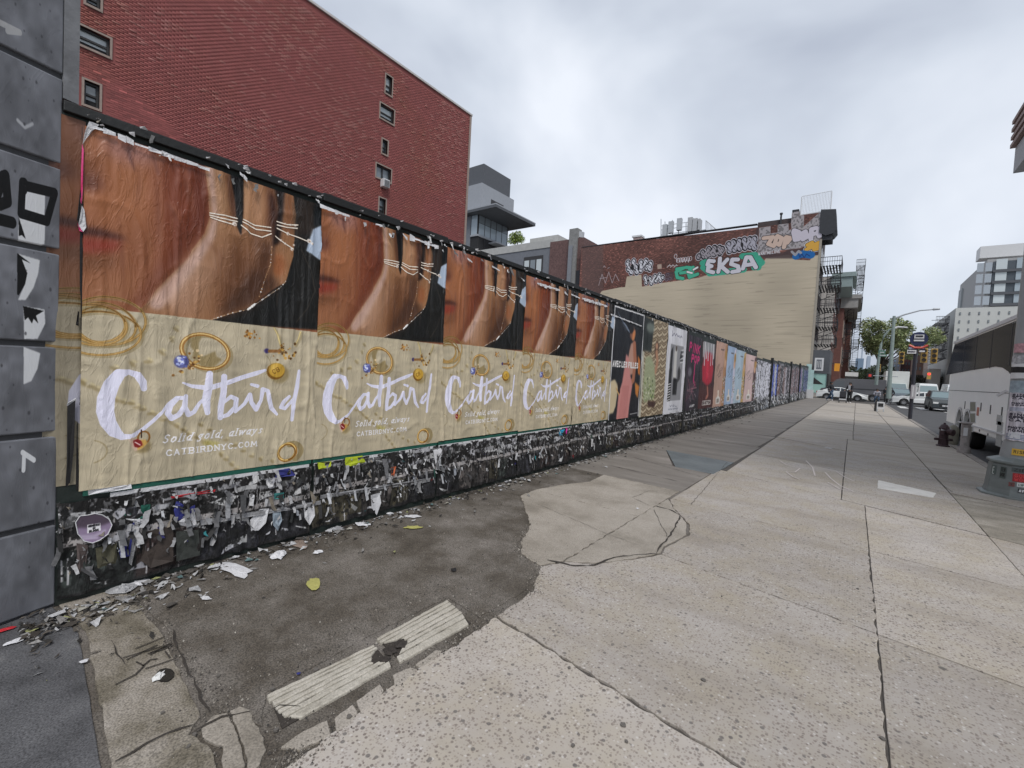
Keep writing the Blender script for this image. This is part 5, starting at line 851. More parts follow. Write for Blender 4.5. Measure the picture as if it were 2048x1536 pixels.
for k in range(18):
    px = (rnd.uniform(240, 700), rnd.uniform(1180, 1530)) if k < 9 else (rnd.uniform(700, 1900), rnd.uniform(1050, 1500))
    c_ = gz(*px); mb = MB(); R_ = rnd.uniform(.006, .017); mb.prism([(c_[0]+R_*rnd.uniform(.6, 1.1)*math.cos(t_*.7), c_[1]+R_*rnd.uniform(.6, 1.1)*math.sin(t_*.7)) for t_ in range(9)], .002, .0088); mb.ob('gum_spot', mat('gum', (.13, .118, .105), .8), swalk)
mb = MB(); cwv = gz(330, 1352); mb.prism(rough_edge([(cwv[0]+.05*math.cos(t_)*1.2, cwv[1]+.035*math.sin(t_)) for t_ in np.linspace(0, 6, 10)], .008, .02), .002, .0082); mb.ob('wet_spot', M_wet, swalk)
# ================================================================== GREY PIER
pier = wthing('grey_pier', 'grey painted blockwork pier with white and black paint marks at left edge', 'pier', (-3.8, .2, 0))
PA = np.array([-3.775, .505, 0]); PD = np.array([.30, -.954, 0]); PN = np.array([.954, .30, 0]); 
def pierhit(x, y):
    d = ray(x, y); t_ = ((PA-CAM)@PN)/(d@PN); q = CAM+d*t_; return ((q-PA)@PD, q[2])
c = Cv(300, 1500, (118, 120, 126)); LM = .4; HM = 4.0
c.map = lambda p: (pierhit(*p)[0]/LM, pierhit(*p)[1]/HM)
n = vnoise(1500, 300, 22, 4, 77)*.6+vnoise(1500, 300, 80, 14, 78)*.4; c.a *= (.72+.44*n)[..., None]
W_, K_ = (222, 224, 226), (14, 14, 15)
def pc(p): return (p[0]/3.2, 300+p[1]/3.2)
for pts, col_ in (([(150, 240), (290, 270), (285, 430), (150, 390)], W_), ([(120, 430), (290, 460), (285, 600), (250, 628), (180, 612), (115, 590)], W_), ([(120, 665), (255, 705), (245, 790), (215, 880), (165, 960), (115, 960), (150, 880), (170, 800)], W_), ([(150, 1000), (285, 1020), (290, 1110), (240, 1210), (155, 1210)], W_), ([(152, 1260), (258, 1300), (240, 1400), (200, 1480), (150, 1500)], W_)): c.poly([pc(p) for p in pts], col_, .95, 1.)
for pts in ([(110, 660), (195, 725), (140, 700), (175, 790), (160, 860), (120, 930), (110, 925)], [(148, 998), (280, 1030), (230, 1060), (245, 1110), (215, 1080), (205, 1110), (180, 1070), (158, 1090)], [(120, 430), (165, 570), (140, 545), (120, 550)]): c.poly([pc(p) for p in pts], K_, 1, .6)
for pts in ([(165, 230), (350, 275), (300, 455), (135, 405), (145, 210)], [(35, 165), (50, 330), (0, 350)], [(20, 170), (-20, 290)], [(0, 445), (80, 465)]): c.stroke([pc(p) for p in pts], .036 if len(pts) > 3 else .04, K_)
c.stroke([pc((155, 215)), pc((150, 250))], .04, K_); c.poly([(125, 905), (172, 912), (170, 925), (128, 918)], W_, .8, .8)

for p0, p1 in (((45, 905), (68, 920)), ((48, 912), (47, 940)), ((150, 730), (195, 720))): c.stroke([p0, p1], .02, W_)
c.stroke([(35, 240), (50, 255), (65, 248)], .012, (190, 192, 196), .8, 1); c.stroke([(0, 45), (40, 65), (15, 62)], .02, (180, 180, 180), .8)
for k in range(60): c.blob((rnd.uniform(0, 115), rnd.uniform(0, 1150)), rnd.uniform(.004, .016), (60, 60, 64), .7, bl=.8, n=7)
c.map = None
M_pier = imat('grey_pier_paint', c.image('pier_paint'), .45, .12)
zg = [0.0]+[pierhit(60, y)[1] for y in (1057, 872, 687, 492, 312, 122)]+[3.95]
zg = sorted(zg); zg.append(4.6)
for i in range(len(zg)-1):
    z0, z1 = zg[i]+.016, zg[i+1]-.016; a = PA; b_ = PA+PD*1.2; mbp = MB(); th_ = PN*.03
    vs = [tuple(a+[0, 0, z0]), tuple(b_+[0, 0, z0]), tuple(b_+[0, 0, z1]), tuple(a+[0, 0, z1])]; bk = [tuple(np.array(q)-PN*.3) for q in vs]
    o = mbp.add(vs+bk, [(3, 2, 1, 0), (0, 1, 5, 4), (1, 2, 6, 5), (2, 3, 7, 6), (3, 0, 4, 7)]).ob('block', M_pier, pier, bevel=.008)
    l = o.data.uv_layers.new(name='UVMap')
    for lo_ in o.data.loops: q = np.array(o.data.vertices[lo_.vertex_index].co); l.data[lo_.index].uv = (((q-PA)@PD)/LM, q[2]/HM)
ea = PA-PD*.075; mbp = MB(); vs = [tuple(ea+[0, 0, 3.03]), tuple(PA-PD*.002+[0, 0, 3.03]), tuple(PA-PD*.002+[0, 0, 4.6]), tuple(ea+[0, 0, 4.6])]; bk = [tuple(np.array(q)-PN*.3) for q in vs]
o = mbp.add(vs+bk, [(3, 2, 1, 0), (0, 1, 5, 4), (1, 2, 6, 5), (2, 3, 7, 6), (3, 0, 4, 7)]).ob('edge_strip', mat('pier_edge_paint', (.20, .205, .215), .5, .3, 5, dirt=.5), pier)
mb = MB(); a = PA-PN*.016; b_ = PA+PD*1.2-PN*.016; a = a-PD*.0; mb.add([tuple(a), tuple(b_), tuple(b_+[0, 0, 4.6]), tuple(a+[0, 0, 4.6]), tuple(a-PN*1.5), tuple(b_-PN*1.5), tuple(b_-PN*1.5+[0, 0, 4.6]), tuple(a-PN*1.5+[0, 0, 4.6])], [(3, 2, 1, 0), (0, 1, 5, 4), (3, 0, 4, 7), (1, 2, 6, 5)]); mb.ob('joint_core', mat('dark_grey_joint', (.055, .057, .062), .7, .2), pier)

g = np.random.default_rng(77); path = np.array(asp[1:]+[(-1.7, .9)]); seg_ = g.integers(0, len(path)-1, 2600); t_ = g.random(2600)[:, None]; P_ = path[seg_]*(1-t_)+path[seg_+1]*t_+g.normal(0, .035, (2600, 2))
P2 = np.stack([g.uniform(-2.35, -1.75, 1500), g.uniform(.6, 2.4, 1500)], 1); P3 = np.stack([g.uniform(-3.6, -2., 700), g.normal(.84, .03, 700)], 1); P4 = np.stack([g.uniform(-3.7, -1.9, 1600), g.uniform(.9, 4.2, 1600)], 1); P_ = np.concatenate([P_, P2, P3, P4]); N = len(P_); s_ = .0015+.006*g.random(N)**4
V = np.zeros((N, 4, 3)); th = g.random(N)*6.28
for k in range(3): V[:, k, 0] = P_[:, 0]+np.cos(th+k*2.1)*s_; V[:, k, 1] = P_[:, 1]+np.sin(th+k*2.1)*s_; V[:, k, 2] = -.001
V[:, 3, 0] = P_[:, 0]; V[:, 3, 1] = P_[:, 1]; V[:, 3, 2] = s_*1.0+.001
pal = np.array([(.30, .27, .23), (.16, .14, .12), (.05, .045, .04), (.42, .39, .34), (.08, .07, .06)]); quads_np('grit', V, pal[g.choice(5, N, p=[.26, .22, .24, .10, .18])], MATS['litter_bits'], None, 4, [(0, 1, 3), (1, 2, 3), (2, 0, 3)], label='grit and crumbs along the broken pavement edges', category='grit', kind='stuff')
# ================================================================== BUILDINGS BEHIND THE LOT
def pg(pts, Y): return [(gy(x, y, Y)[0], gy(x, y, Y)[2]) for x, y in pts]
BY = 70.
beige = wthing('painted_building', 'brick tenement with a large beige painted side wall and graffiti under its roof', 'building', (-20, BY+5, -.2))
S6 = lambda p: (1240+p[0]/4.452, 400+p[1]/4.452)
x0c, x1c, z1c = -39.5, -4.3, 28.5
c = Cv(1500, 1215, (112, 74, 66)); bw_, bh_ = 150, 360
gb = np.random.default_rng(5).random((bh_, bw_)); iy = (np.arange(1215)*bh_//1215); ix = (np.arange(1500)*bw_//1500); bn = gb[iy][:, ix]
c.a *= (.72+.42*bn+.3*(bn > .93))[..., None]; c.a *= (.8+.4*vnoise(1215, 1500, 9, 7, 9))[..., None]
c.map = lambda p: ((gy(*S6(p), BY)[0]-x0c)/(x1c-x0c), gy(*S6(p), BY)[2]/z1c)
c.poly([(-340, 340), (-150, 370), (-150, 1200), (-340, 1200)], (92, 76, 74), .6, 6)
bg_ = [(-200, 860), (-160, 810), (0, 778), (45, 775), (60, 682), (190, 665), (196, 772), (400, 735), (700, 692), (790, 664), (1250, 622), (1262, 580), (1300, 516), (1500, 486), (1560, 532), (1690, 537), (1722, 495), (1805, 480), (1810, 2100), (-200, 2100)]
c.poly(bg_, (184, 172, 151), 1, .8)
msk = np.zeros((1215, 1500), bool); ref = np.array((184, 172, 151))/255.; msk = np.abs(c.a-ref).sum(2) < .02
f1 = vnoise(1215, 1500, 150, 10, 12)*.5+vnoise(1215, 1500, 300, 26, 13)*.5; f2 = vnoise(1215, 1500, 6, 8, 14); c.a[msk] *= ((.95+.07*f1)*(.92+.14*f2))[msk][:, None]; ln = f1 < .24; c.a[msk & ln] *= .93  # fine bands: shade of the mortar courses put into the beige colour
dk, sv = (30, 28, 32), (176, 174, 184)
c.poly([(1215, 250), (1240, 250), (1225, 475), (1450, 470), (1500, 440), (1620, 430), (1640, 390), (1800, 300), (1810, 480), (1700, 500), (1560, 520), (1300, 520), (1180, 480)], (66, 52, 54), .85, 3)
c.poly([(1240, 248), (1340, 232), (1340, 298), (1402, 290), (1405, 218), (1500, 208), (1502, 268), (1528, 262), (1522, 200), (1535, 90), (1592, 90), (1590, 136), (1640, 135), (1636, 236), (1780, 108), (1812, 106), (1812, 330), (1600, 430), (1500, 440), (1225, 472)], (160, 154, 156), 1, .8)
m2 = (np.abs(c.a-np.array((160, 154, 156))/255.).sum(2) < .02) & (vnoise(1215, 1500, 160, 200, 22) > .56); c.a[m2] *= .72
def bubbles(pts, fill, r=.0062, o=.0018, ol=dk, inner=True, seed=0):
    q = random.Random(seed)
    for i in range(0, len(pts)-1): c.stroke([pts[i], pts[i+1]], r+o*2.2, (214, 212, 220)) if False else None
    for p in pts: c.blob(p, r*1.25+o*2.2, (206, 204, 212), bl=.5, ry=(r+o)*1.95)
    for i in range(0, len(pts)-1): c.stroke([pts[i], pts[i+1]], r*.9, ol)
    for p in pts: c.blob(p, r*1.25+o*1.2, ol, bl=.5, ry=(r+o)*1.7)
    for i, p in enumerate(pts): c.blob(p, r*1.2, ol, bl=.5, ry=r*1.6, rot=.3*(i % 3)); c.blob(p, r*1.2-o*.7, fill, bl=.5, ry=r*1.6-o*.7, rot=.3*(i % 3))
    for i in range(0, len(pts)-1):
        if (i+seed) % 3: c.stroke([pts[i], pts[i+1]], r*.62, fill)
    if inner:
        for p in pts: c.stroke([(p[0]-10+q.uniform(-6, 6), p[1]-12), (p[0]+q.uniform(-8, 8), p[1]), (p[0]+10, p[1]+12+q.uniform(-6, 6))], .0009, ol)
def letters(strokes, fill, r=.0052, o=.0017, ol=dk, halo=None):
    for ps in strokes:
        if halo: c.stroke(ps, r+o+.0016, halo)
    for ps in strokes: c.stroke(ps, r+o, ol)
    for ps in strokes: c.stroke(ps, r, fill)
bubbles([(70, 560), (75, 610), (100, 640), (120, 550), (140, 600), (150, 640), (185, 560), (185, 620), (230, 550), (235, 600), (270, 570), (265, 610)], (206, 206, 212), r=.0078, seed=1)
for pts in ([(55, 555), (95, 545), (60, 610), (100, 620)], [(130, 560), (140, 635)], [(175, 570), (170, 620), (205, 610), (205, 560)], [(225, 630), (235, 555), (262, 580), (235, 600)], [(262, 560), (285, 600), (265, 615)]): c.stroke(pts, .0011, dk)
bubbles([(225, 690), (235, 735), (265, 700), (280, 740), (310, 680), (320, 720), (350, 670), (360, 715), (380, 690)], (214, 214, 218), r=.0056, seed=2)
for p in ((425, 665), (415, 710), (445, 700)): c.ring(p, .006, .001, (150, 140, 160), ry=.006)
c.poly([(400, 650), (480, 640), (480, 715), (400, 722)], (58, 54, 66), .5, 2)
letters([[(505, 615), (570, 605), (500, 640), (510, 690), (560, 700)], [(540, 650), (600, 640)], [(590, 600), (640, 605), (605, 640), (620, 690)], [(650, 600), (640, 680), (690, 660)]], (70, 168, 138), r=.0068, ol=(18, 60, 50)); letters([[(655, 620), (690, 600)], [(600, 640), (640, 650)]], (214, 216, 214), r=.004)
for i in range(7): a_ = i; c.ring((495+i*22, 500+((i*37) % 40)), .006, .0009, (206, 204, 210), ry=.009)
for i in range(5): c.stroke([(500+i*26, 520), (505+i*26, 555), (518+i*26, 520)], .001, (206, 204, 210))
bubbles([(700, 505), (735, 470), (745, 500), (790, 440), (800, 480), (840, 430), (840, 480), (885, 430), (890, 470), (770, 500), (910, 440)], (150, 144, 150), r=.0072, seed=3); bubbles([(965, 400), (975, 450), (1010, 380), (1020, 440), (1060, 370), (1065, 430), (1105, 360), (1115, 420), (1155, 355), (1160, 410), (1195, 350), (1195, 425)], (164, 162, 172), r=.0076, seed=4)
for pts in ([(735, 560), (790, 545)], [(1090, 500), (1200, 490), (1260, 560), (1200, 600)], [(740, 600), (790, 640)], [(1130, 520), (1230, 540), (1230, 600)], [(800, 655), (1100, 620)]): c.stroke(pts, .012, (58, 160, 132), .95, 1)
letters([[(835, 545), (790, 540), (778, 575), (815, 590), (785, 600), (780, 630), (830, 645)], [(890, 520), (885, 600), (875, 640)], [(955, 530), (900, 590), (960, 640)], [(1050, 530), (1000, 530), (990, 570), (1050, 590), (1060, 630), (1000, 640)], [(1095, 610), (1125, 510), (1160, 510), (1210, 600)], [(1110, 580), (1190, 570)]], (198, 196, 204), r=.0078, o=.0022)
for ps in ([[(1280, 340), (1360, 330), (1320, 390), (1370, 410)], [(1400, 320), (1380, 380), (1420, 400), (1440, 340), (1400, 320)], [(1480, 330), (1460, 420)], [(1480, 330), (1520, 340), (1490, 380)]],): letters(ps, (196, 172, 158), r=.0075, o=.0018)
letters([[(1545, 285), (1560, 355), (1590, 350), (1575, 315), (1550, 310), (1590, 285), (1550, 270)], [(1650, 280), (1615, 300), (1630, 350), (1665, 330), (1650, 280)], [(1700, 350), (1705, 260), (1745, 250)], [(1700, 305), (1735, 300)], [(1780, 250), (1760, 290), (1775, 320), (1800, 290), (1780, 250)]], (192, 186, 196), r=.0078, o=.0016)
letters([[(1710, 380), (1670, 400), (1705, 420), (1660, 440)], [(1770, 380), (1725, 400), (1730, 440), (1770, 430), (1760, 410)]], (206, 158, 66), r=.0068, halo=(224, 224, 226))
c.stroke([(1570, 500), (1620, 480), (1700, 490)], .013, (24, 96, 160), 1, 1); c.stroke([(1590, 480), (1600, 510), (1620, 480), (1640, 515), (1660, 480), (1690, 500)], .0014, (10, 50, 110)); c.stroke([(1530, 460), (1560, 490), (1590, 455), (1610, 470)], .004, (150, 150, 156))
c.text('WANTMELOVE', S6 and (1230, 492), (1430, 468), .012, .0011, (200, 200, 204)); c.poly([(330, 575), (370, 570), (372, 612), (335, 615)], (170, 150, 136), 1, 1)
for i in range(9): c.stroke([(420+i*10, 600-(i % 3)*12), (430+i*10, 585)], .0012, (206, 204, 206))
for pts in ([(-190, 760), (-160, 660), (-130, 740), (-100, 640), (-70, 740), (-40, 660), (-10, 720)], [(-180, 700), (-120, 690)], [(-150, 600), (-140, 585), (-130, 600)], [(-110, 610), (-95, 600)]): c.stroke(pts, .0013, (170, 160, 164), .9)
c.map = None
M_mural = imat('painted_wall', c.image('painted_wall_print'), .85, .12)
wp = pg([(1163, 494), (1181, 492), (1240, 486), (1516, 454.5), (1582, 446), (1584, 425), (1597, 423), (1598, 431), (1650, 423)], BY); wr = -4.45
WP = [(wp[0][0], -.2)]+wp+[(wr, wp[-1][1]), (wr, -.2)]
WP = [(min(p[0], wr), p[1]) for p in WP]
o = MB().yslab(WP, BY, BY+.5).ob('side_wall', M_mural, beige); l = o.data.uv_layers.new(name='UVMap')
for lo_ in o.data.loops: q = o.data.vertices[lo_.vertex_index].co; l.data[lo_.index].uv = ((q.x-x0c)/(x1c-x0c), q.z/z1c)
M_fbr = mat('front_brick', (.06, .045, .045), .8, .2, 3); M_trim = mat('dark_trim', (.028, .03, .036), .6, .2, 4); M_stone = mat('grey_stone', (.30, .29, .28), .8, .15, 3); M_iron = mat('black_iron', (.018, .018, .022), .5, .2, 5)
zt_ = wp[-1][1]
MB().box(-38, wr, BY+.5, BY+8, -.2, 22.4).box(-12, wr, BY+.5, BY+8, 22.4, zt_-.1).ob('body', M_fbr, beige)
MB().box(wp[0][0], -12, BY-.06, BY+.6, 23.1, 23.2).ob('roof_edge', M_trim, beige)
cor = pg([(1648, 421), (1668, 422), (1672, 470), (1664, 478), (1655, 472), (1650, 455)], BY+1)
MB().yslab([(wr-.3, zt_+.3), (wr+1.3, zt_+.1), (wr+1.55, zt_-2.4), (wr+1.2, zt_-2.9), (wr+.4, zt_-3.1), (wr-.3, zt_-2.6)], BY-.1, BY+3).ob('cornice', M_trim, beige)
for k in range(6): MB().box(wr, wr+1.1, BY+.2+k*.5, BY+.32+k*.5, zt_-3.6, zt_-2.9).ob('bracket', M_trim, beige)
MB().box(wr-.2, wr+.06, BY-.03, BY+.1, 3.4, zt_-3.5).ob('corner_pilaster', mat('beige_edge', (.33, .30, .25), .85, .1), beige)
for zf in range(5):
    for k in range(4):
        z0_ = 5.2+zf*4.0; y0_ = BY+.9+k*1.75; w = MB().box(wr-.02, wr+.06, y0_, y0_+.95, z0_, z0_+2.1).ob('window', M_stone, beige); MB().box(wr+.062, wr+.075, y0_+.1, y0_+.85, z0_+.12, z0_+2.0).ob('pane', M_g1, w)
# roof railing, chimneys, antenna frame
rl = wthing('roof_railing', 'thin white railing on the corner of the painted building roof', 'railing', tuple(gy(1620, 428, BY+.4))); a, b_ = gy(1601, 431, BY+.4), gy(1661, 421, BY+.4); up = 2.4
for s_ in (0, 1): q0, q1 = a+[0, 0, up*s_+.08], b_+[0, 0, up*s_+.08]; MB().tube([q0, q1], .04, 5).ob('rail', M_wf, rl)
for k in range(21): q = a+(b_-a)*k/20; MB().tube([q, q+[0, 0, up]], .022 if k % 20 else .06, 4).ob('baluster', M_wf, rl)
def pbox(x0_, x1_, yt, yb, Y, dep, m, name, par, mi=0):
    A_ = gy(x0_, yb, Y); B_ = gy(x1_, yt, Y); C_ = gy(x1_, yb, Y); return MB().box(A_[0], C_[0], Y, Y+dep, min(A_[2], C_[2]), B_[2]).ob(name, m, par)
ch = wthing('chimney', 'pale capped chimney low on the left of the graffiti roofline', 'chimney', tuple(gy(1273, 482, BY+1))); pbox(1266, 1282, 471, 486, BY+1, 1.2, mat('pale_brick_chimney', (.36, .28, .26), .85, .2), 'stack', ch); pbox(1264, 1283, 469, 472.5, BY+.9, 1.4, M_wf, 'cap', ch)
ch = wthing('chimney', 'narrow silver painted chimney with a black top beside the roof railing', 'chimney', tuple(gy(1591, 430, BY+.55))); pbox(1585.5, 1596.5, 421, 450, BY+.55, 1., M_stone, 'stack', ch); pbox(1584.5, 1598, 418, 422, BY+.5, 1.2, M_iron, 'cap', ch)
pp = wthing('vent_pipe', 'thin dark vent pipe on the graffiti roofline', 'pipe', tuple(gy(1561, 449, BY+.3))); q = gy(1561, 450, BY+.3); MB().tube([q, q+[0, 0, 1.4]], .12, 6).tube([q+[0, 0, 1.4], q+[0, 0, 1.6]], .2, 6).ob('pipe', M_iron, pp)
at = wthing('roof_antenna_frame', 'rooftop steel frame with cell antennas and cabinets', 'antenna frame', tuple(gy(1370, 470, BY+1.5))); M_gal = mat('galvanised_steel', (.42, .44, .46), .45, .12, 6)
def seg(name, pl, r, m=M_gal, n=5): MB().tube(pl, r, n).ob(name, m, at)
Z = lambda x, y, d=0: gy(x, y, BY+1.5+d)
seg('platform_beam', [Z(1319, 477), Z(1412, 462)], .2, M_iron); seg('platform_beam', [Z(1319, 474, 3), Z(1412, 460, 3)], .15, M_gal)
for x_, yt in ((1322, 438), (1330, 443), (1345, 440), (1357, 441), (1372, 446), (1380, 450), (1400, 441), (1412, 441)): seg('post', [Z(x_, 472-(x_-1322)*.13), Z(x_, yt)], .07)
for yy0 in (0, 10, 18): seg('rail', [Z(1322, 470-yy0), Z(1400, 459-yy0)], .05)
for dx in range(9): t_ = dx/8; seg('baluster', [Z(1412+t_*22, 462+t_*-1), Z(1412+t_*22, 441+t_*19)], .04)
seg('rail', [Z(1412, 441), Z(1434, 460)], .06)
for (xa, xb, ya, yb_) in ((1374, 1383, 434, 462), (1384, 1393, 436, 461), (1395, 1399, 437, 459)): pbox(xa, xb, ya, yb_, BY+1.3, 1.2, mat('cabinet_grey', (.40, .41, .42), .6, .08), 'equipment_cabinet', at)
for x_, y_ in ((1342, 455), (1359, 449), (1330, 461)): q = Z(x_, y_, -.3); MB().box(q[0]-.35, q[0]+.35, q[1]-.3, q[1]+.3, q[2]-.9, q[2]+.9).ob('antenna_panel', M_gal, at)
# darker rear brick bay with duct, and the modern grey buildings
rear = wthing('brick_annex', 'narrow dark brick annex with a duct between the grey building and the graffiti wall', 'building', tuple(gy(1135, 560, BY+.8)*np.array([1, 1, 0])))
M_rb = mat('dark_old_brick', (.13, .075, .07), .85, .45, 3.5, .4)
bx = [gy(1101, 480, BY+1)[0], gy(1166, 480, BY+1)[0]]; MB().box(bx[0], bx[1]+.2, BY+1, BY+9, -.2, gy(1130, 480, BY+1)[2]).ob('wall', M_rb, rear)
pbox(1131, 1147, 457, 600, BY+.6, 1.6, mat('grey_render', (.22, .22, .215), .85, .25, 2), 'chimney_breast', rear); MB().box(gy(1139, 500, BY+.3)[0]-.25, gy(1149, 500, BY+.3)[0]-.5, BY+.3, BY+.7, 6, gy(1142, 491, BY+.3)[2]).ob('duct', mat('duct_grey', (.20, .21, .23), .5, .1), rear)
q = gy(1157, 496, BY+2); MB().lathe([(.7, -1.5), (.55, 0), (.5, 1.6), (.9, 1.7), (.95, 2.7), (.6, 2.8)], q, 12).ob('roof_vent', M_gal, rear, smooth=True)
pbox(1146, 1163, 540, 568, BY+.9, .12, M_trim, 'window', rear)
mod = wthing('modern_building', 'grey modern building with stacked boxes, a wide flat roof overhang and a concrete terrace parapet', 'building', tuple(gy(1010, 560, BY+3)*np.array([1, 1, 0])))
M_cl = mat('pale_grey_cladding', (.30, .315, .34), .55, .08, 2); M_dc = mat('dark_grey_cladding', (.085, .09, .10), .6, .1, 2); M_gr = mat('mid_grey_render', (.155, .165, .185), .75, .12, 2); M_co = mat('concrete_band', (.40, .40, .385), .8, .12, 1.5)
LY = BY+1.2; xL = gy(1104, 480, LY)[0]; xl0 = gy(900, 520, LY)[0]
zp1 = gy(1104, 479, LY)[2]; zp0 = gy(956, 500, LY)[2]; zb = gy(1104, 494, LY)[2]
MB().box(xl0, xL, LY, LY+12, -.2, zb).ob('lower_block', M_gr, mod); MB().box(xl0, xL+.05, LY-.12, LY+12.1, zb, zp1).ob('parapet', M_co, mod)
MB().box(gy(1060, 480, LY+5)[0], gy(1116, 470, LY+5)[0], LY+5, LY+9, zp1, gy(1110, 470, LY+5)[2]).ob('roof_block', M_co, mod)
for i, (xa, xb, ya, yb_) in enumerate([(1041, 1086, 510, 640), (986, 1004, 519, 640)]):
    A_, B_ = gy(xa, yb_, LY-.1), gy(xb, ya, LY-.1); w = MB().box(A_[0], B_[0], LY-.1, LY+.02, B_[2]-7, B_[2]).ob('window', M_dkf, mod)
    wd = B_[0]-A_[0]
    for k in range(3 if i == 0 else 1):
        for r_ in range(2): MB().box(A_[0]+wd*(.05+k*.32 if i == 0 else .1), A_[0]+wd*(.33+k*.32-.03 if i == 0 else .9), LY-.13, LY-.105, B_[2]-.7-3.0*(r_+1)+.15, B_[2]-.7-3.0*r_).ob('pane', M_g2 if (k != 1 and i == 0) else M_g1, w)
# tower: near corner at x~967..., street side receding
TY = BY+6.5
def tbox(xc, yt, yb, xl, xr_far, name, m, ydep, off=0.):    # corner px xc, left px xl, street face depth ydep
    A_ = gy(xc, yt, TY+off); B_ = gy(xc, yb, TY+off); Lx = gy(xl, yt, TY+off)[0]; return MB().box(Lx, A_[0], TY+off, TY+off+ydep, B_[2], A_[2]).ob(name, m, mod)
tbox(968, 327, 366, 900, 0, 'upper_box', M_dc, 10, 1.0); tbox(964, 365, 420, 900, 0, 'middle_box', M_cl, 12)
A_ = gy(964, 365, TY)
MB().box(A_[0]+.02, A_[0]+1.9, TY+4, TY+17, A_[2]-4.9, A_[2]-4.5).ob('upper_canopy', M_dc, mod); MB().box(A_[0]+.01, A_[0]+.05, TY+3.4, TY+8, A_[2]-4.1, A_[2]-2.6).ob('slot_window', M_dkf, mod)
C0 = gy(992, 408, TY-2.); cz = C0[2]; MB().box(gy(900, 420, TY)[0], C0[0], TY-2, TY+13, cz-.55, cz).ob('roof_overhang', M_dc, mod); MB().box(gy(900, 420, TY)[0], C0[0]+.03, TY-2.04, TY+13, cz-.02, cz+.22).ob('roof_fascia', M_cl, mod)
gx0 = gy(957, 430, TY)[0]; gl = gy(900, 430, TY)[0]; z_lo = gy(957, 468, TY)[2]; M_gp = glass('tall_glass', (.34, .40, .44), .05)
MB().box(gl, gx0, TY, TY+11, z_lo-8, cz-.55).ob('core', M_int, mod)
for k in range(5): MB().box(gx0+.01, gx0+.06, TY+.2+k*2.1, TY+2.2+k*2.1, z_lo+.1, z_lo+2.6).ob('glass_pane', M_gp, mod); MB().box(gx0+.01, gx0+.05, TY+.2+k*2.1, TY+2.2+k*2.1, z_lo+2.7, cz-.6).ob('glass_pane', M_g1, mod); MB().box(gx0, gx0+.12, TY+.1+k*2.1, TY+.2+k*2.1, z_lo-5, cz-.56).ob('mullion', M_dkf, mod)
MB().box(gy(944, 430, TY)[0], gx0-.2, TY-.05, TY, z_lo, cz-.6).ob('glass_pane', M_gp, mod); MB().box(gy(930, 430, TY)[0], gy(943, 430, TY)[0], TY-.12, TY, z_lo-9, cz-.56).ob('end_panel', M_gr, mod); MB().box(gy(944, 430, TY)[0], gx0+.25, TY-.25, TY+11, z_lo-.4, z_lo).ob('floor_slab', M_cl, mod)
MB().box(gx0+.0, gx0+2.4, TY+4, TY+11, z_lo-1.2, z_lo-.9).ob('floor_slab', M_cl, mod)
# foliage helper: leaf cards around branch ends
def leafmat(name, c0, c1):
    m = bpy.data.materials.new(name); m.use_nodes = True; t = m.node_tree; b = t.nodes['Principled BSDF']; a = nn(t, 'ShaderNodeAttribute', attribute_name='Col'); t.links.new(a.outputs['Color'], b.inputs['Base Color']); b.inputs['Roughness'].default_value = .6; b.inputs['Transmission Weight'].default_value = 0; return m
M_leaf = leafmat('leaves', 0, 0)
def leaves(name, centres, radii, n, size, cols, parent, seed=1, flat=.8, **kw):
    g = np.random.default_rng(seed); k = g.integers(len(centres), size=n); C_ = np.array(centres)[k]; d = g.normal(0, 1, (n, 3)); d /= np.linalg.norm(d, axis=1)[:, None]; r_ = np.array(radii)[k]*(.45+.6*g.random(n)); P = C_+d*r_[:, None]*np.array([1, 1, flat])
    a = g.normal(0, 1, (n, 3)); a /= np.linalg.norm(a, axis=1)[:, None]; b = np.cross(a, g.normal(0, 1, (n, 3))); b /= np.linalg.norm(b, axis=1)[:, None]; s = size*(.6+.8*g.random(n))[:, None]; V = np.stack([P-a*s, P+b*s*.5, P+a*s, P-b*s*.5], 1)
    cc_ = np.array(cols)[g.integers(len(cols), size=n)]*(.7+.6*g.random((n, 1))); return quads_np(name, V, cc_, M_leaf, parent, 4, **kw)
sh_ = wthing('terrace_shrub', 'bright green shrub on the terrace of the modern building', 'shrub', tuple(gy(1030, 486, LY+.8))); q = gy(1030, 486, LY+.8)
leaves('foliage', [q+[x_, 0, z_] for x_, z_ in ((-1, .6), (0, 1.0), (1, .8), (-.6, 1.5), (.7, 1.6), (0, .3), (1.5, .5))], [.9]*7, 1500, .16, [(.18, .25, .04), (.26, .34, .07), (.12, .17, .03)], sh_); MB().tube([q-[0, 0, .4], q+[.1, 0, .8]], .06, 5).tube([q-[0, 0, .4], q+[-.6, 0, 1.]], .05, 5).tube([q-[0, 0, .4], q+[.7, 0, 1.1]], .05, 5).ob('stem', M_rb, sh_)
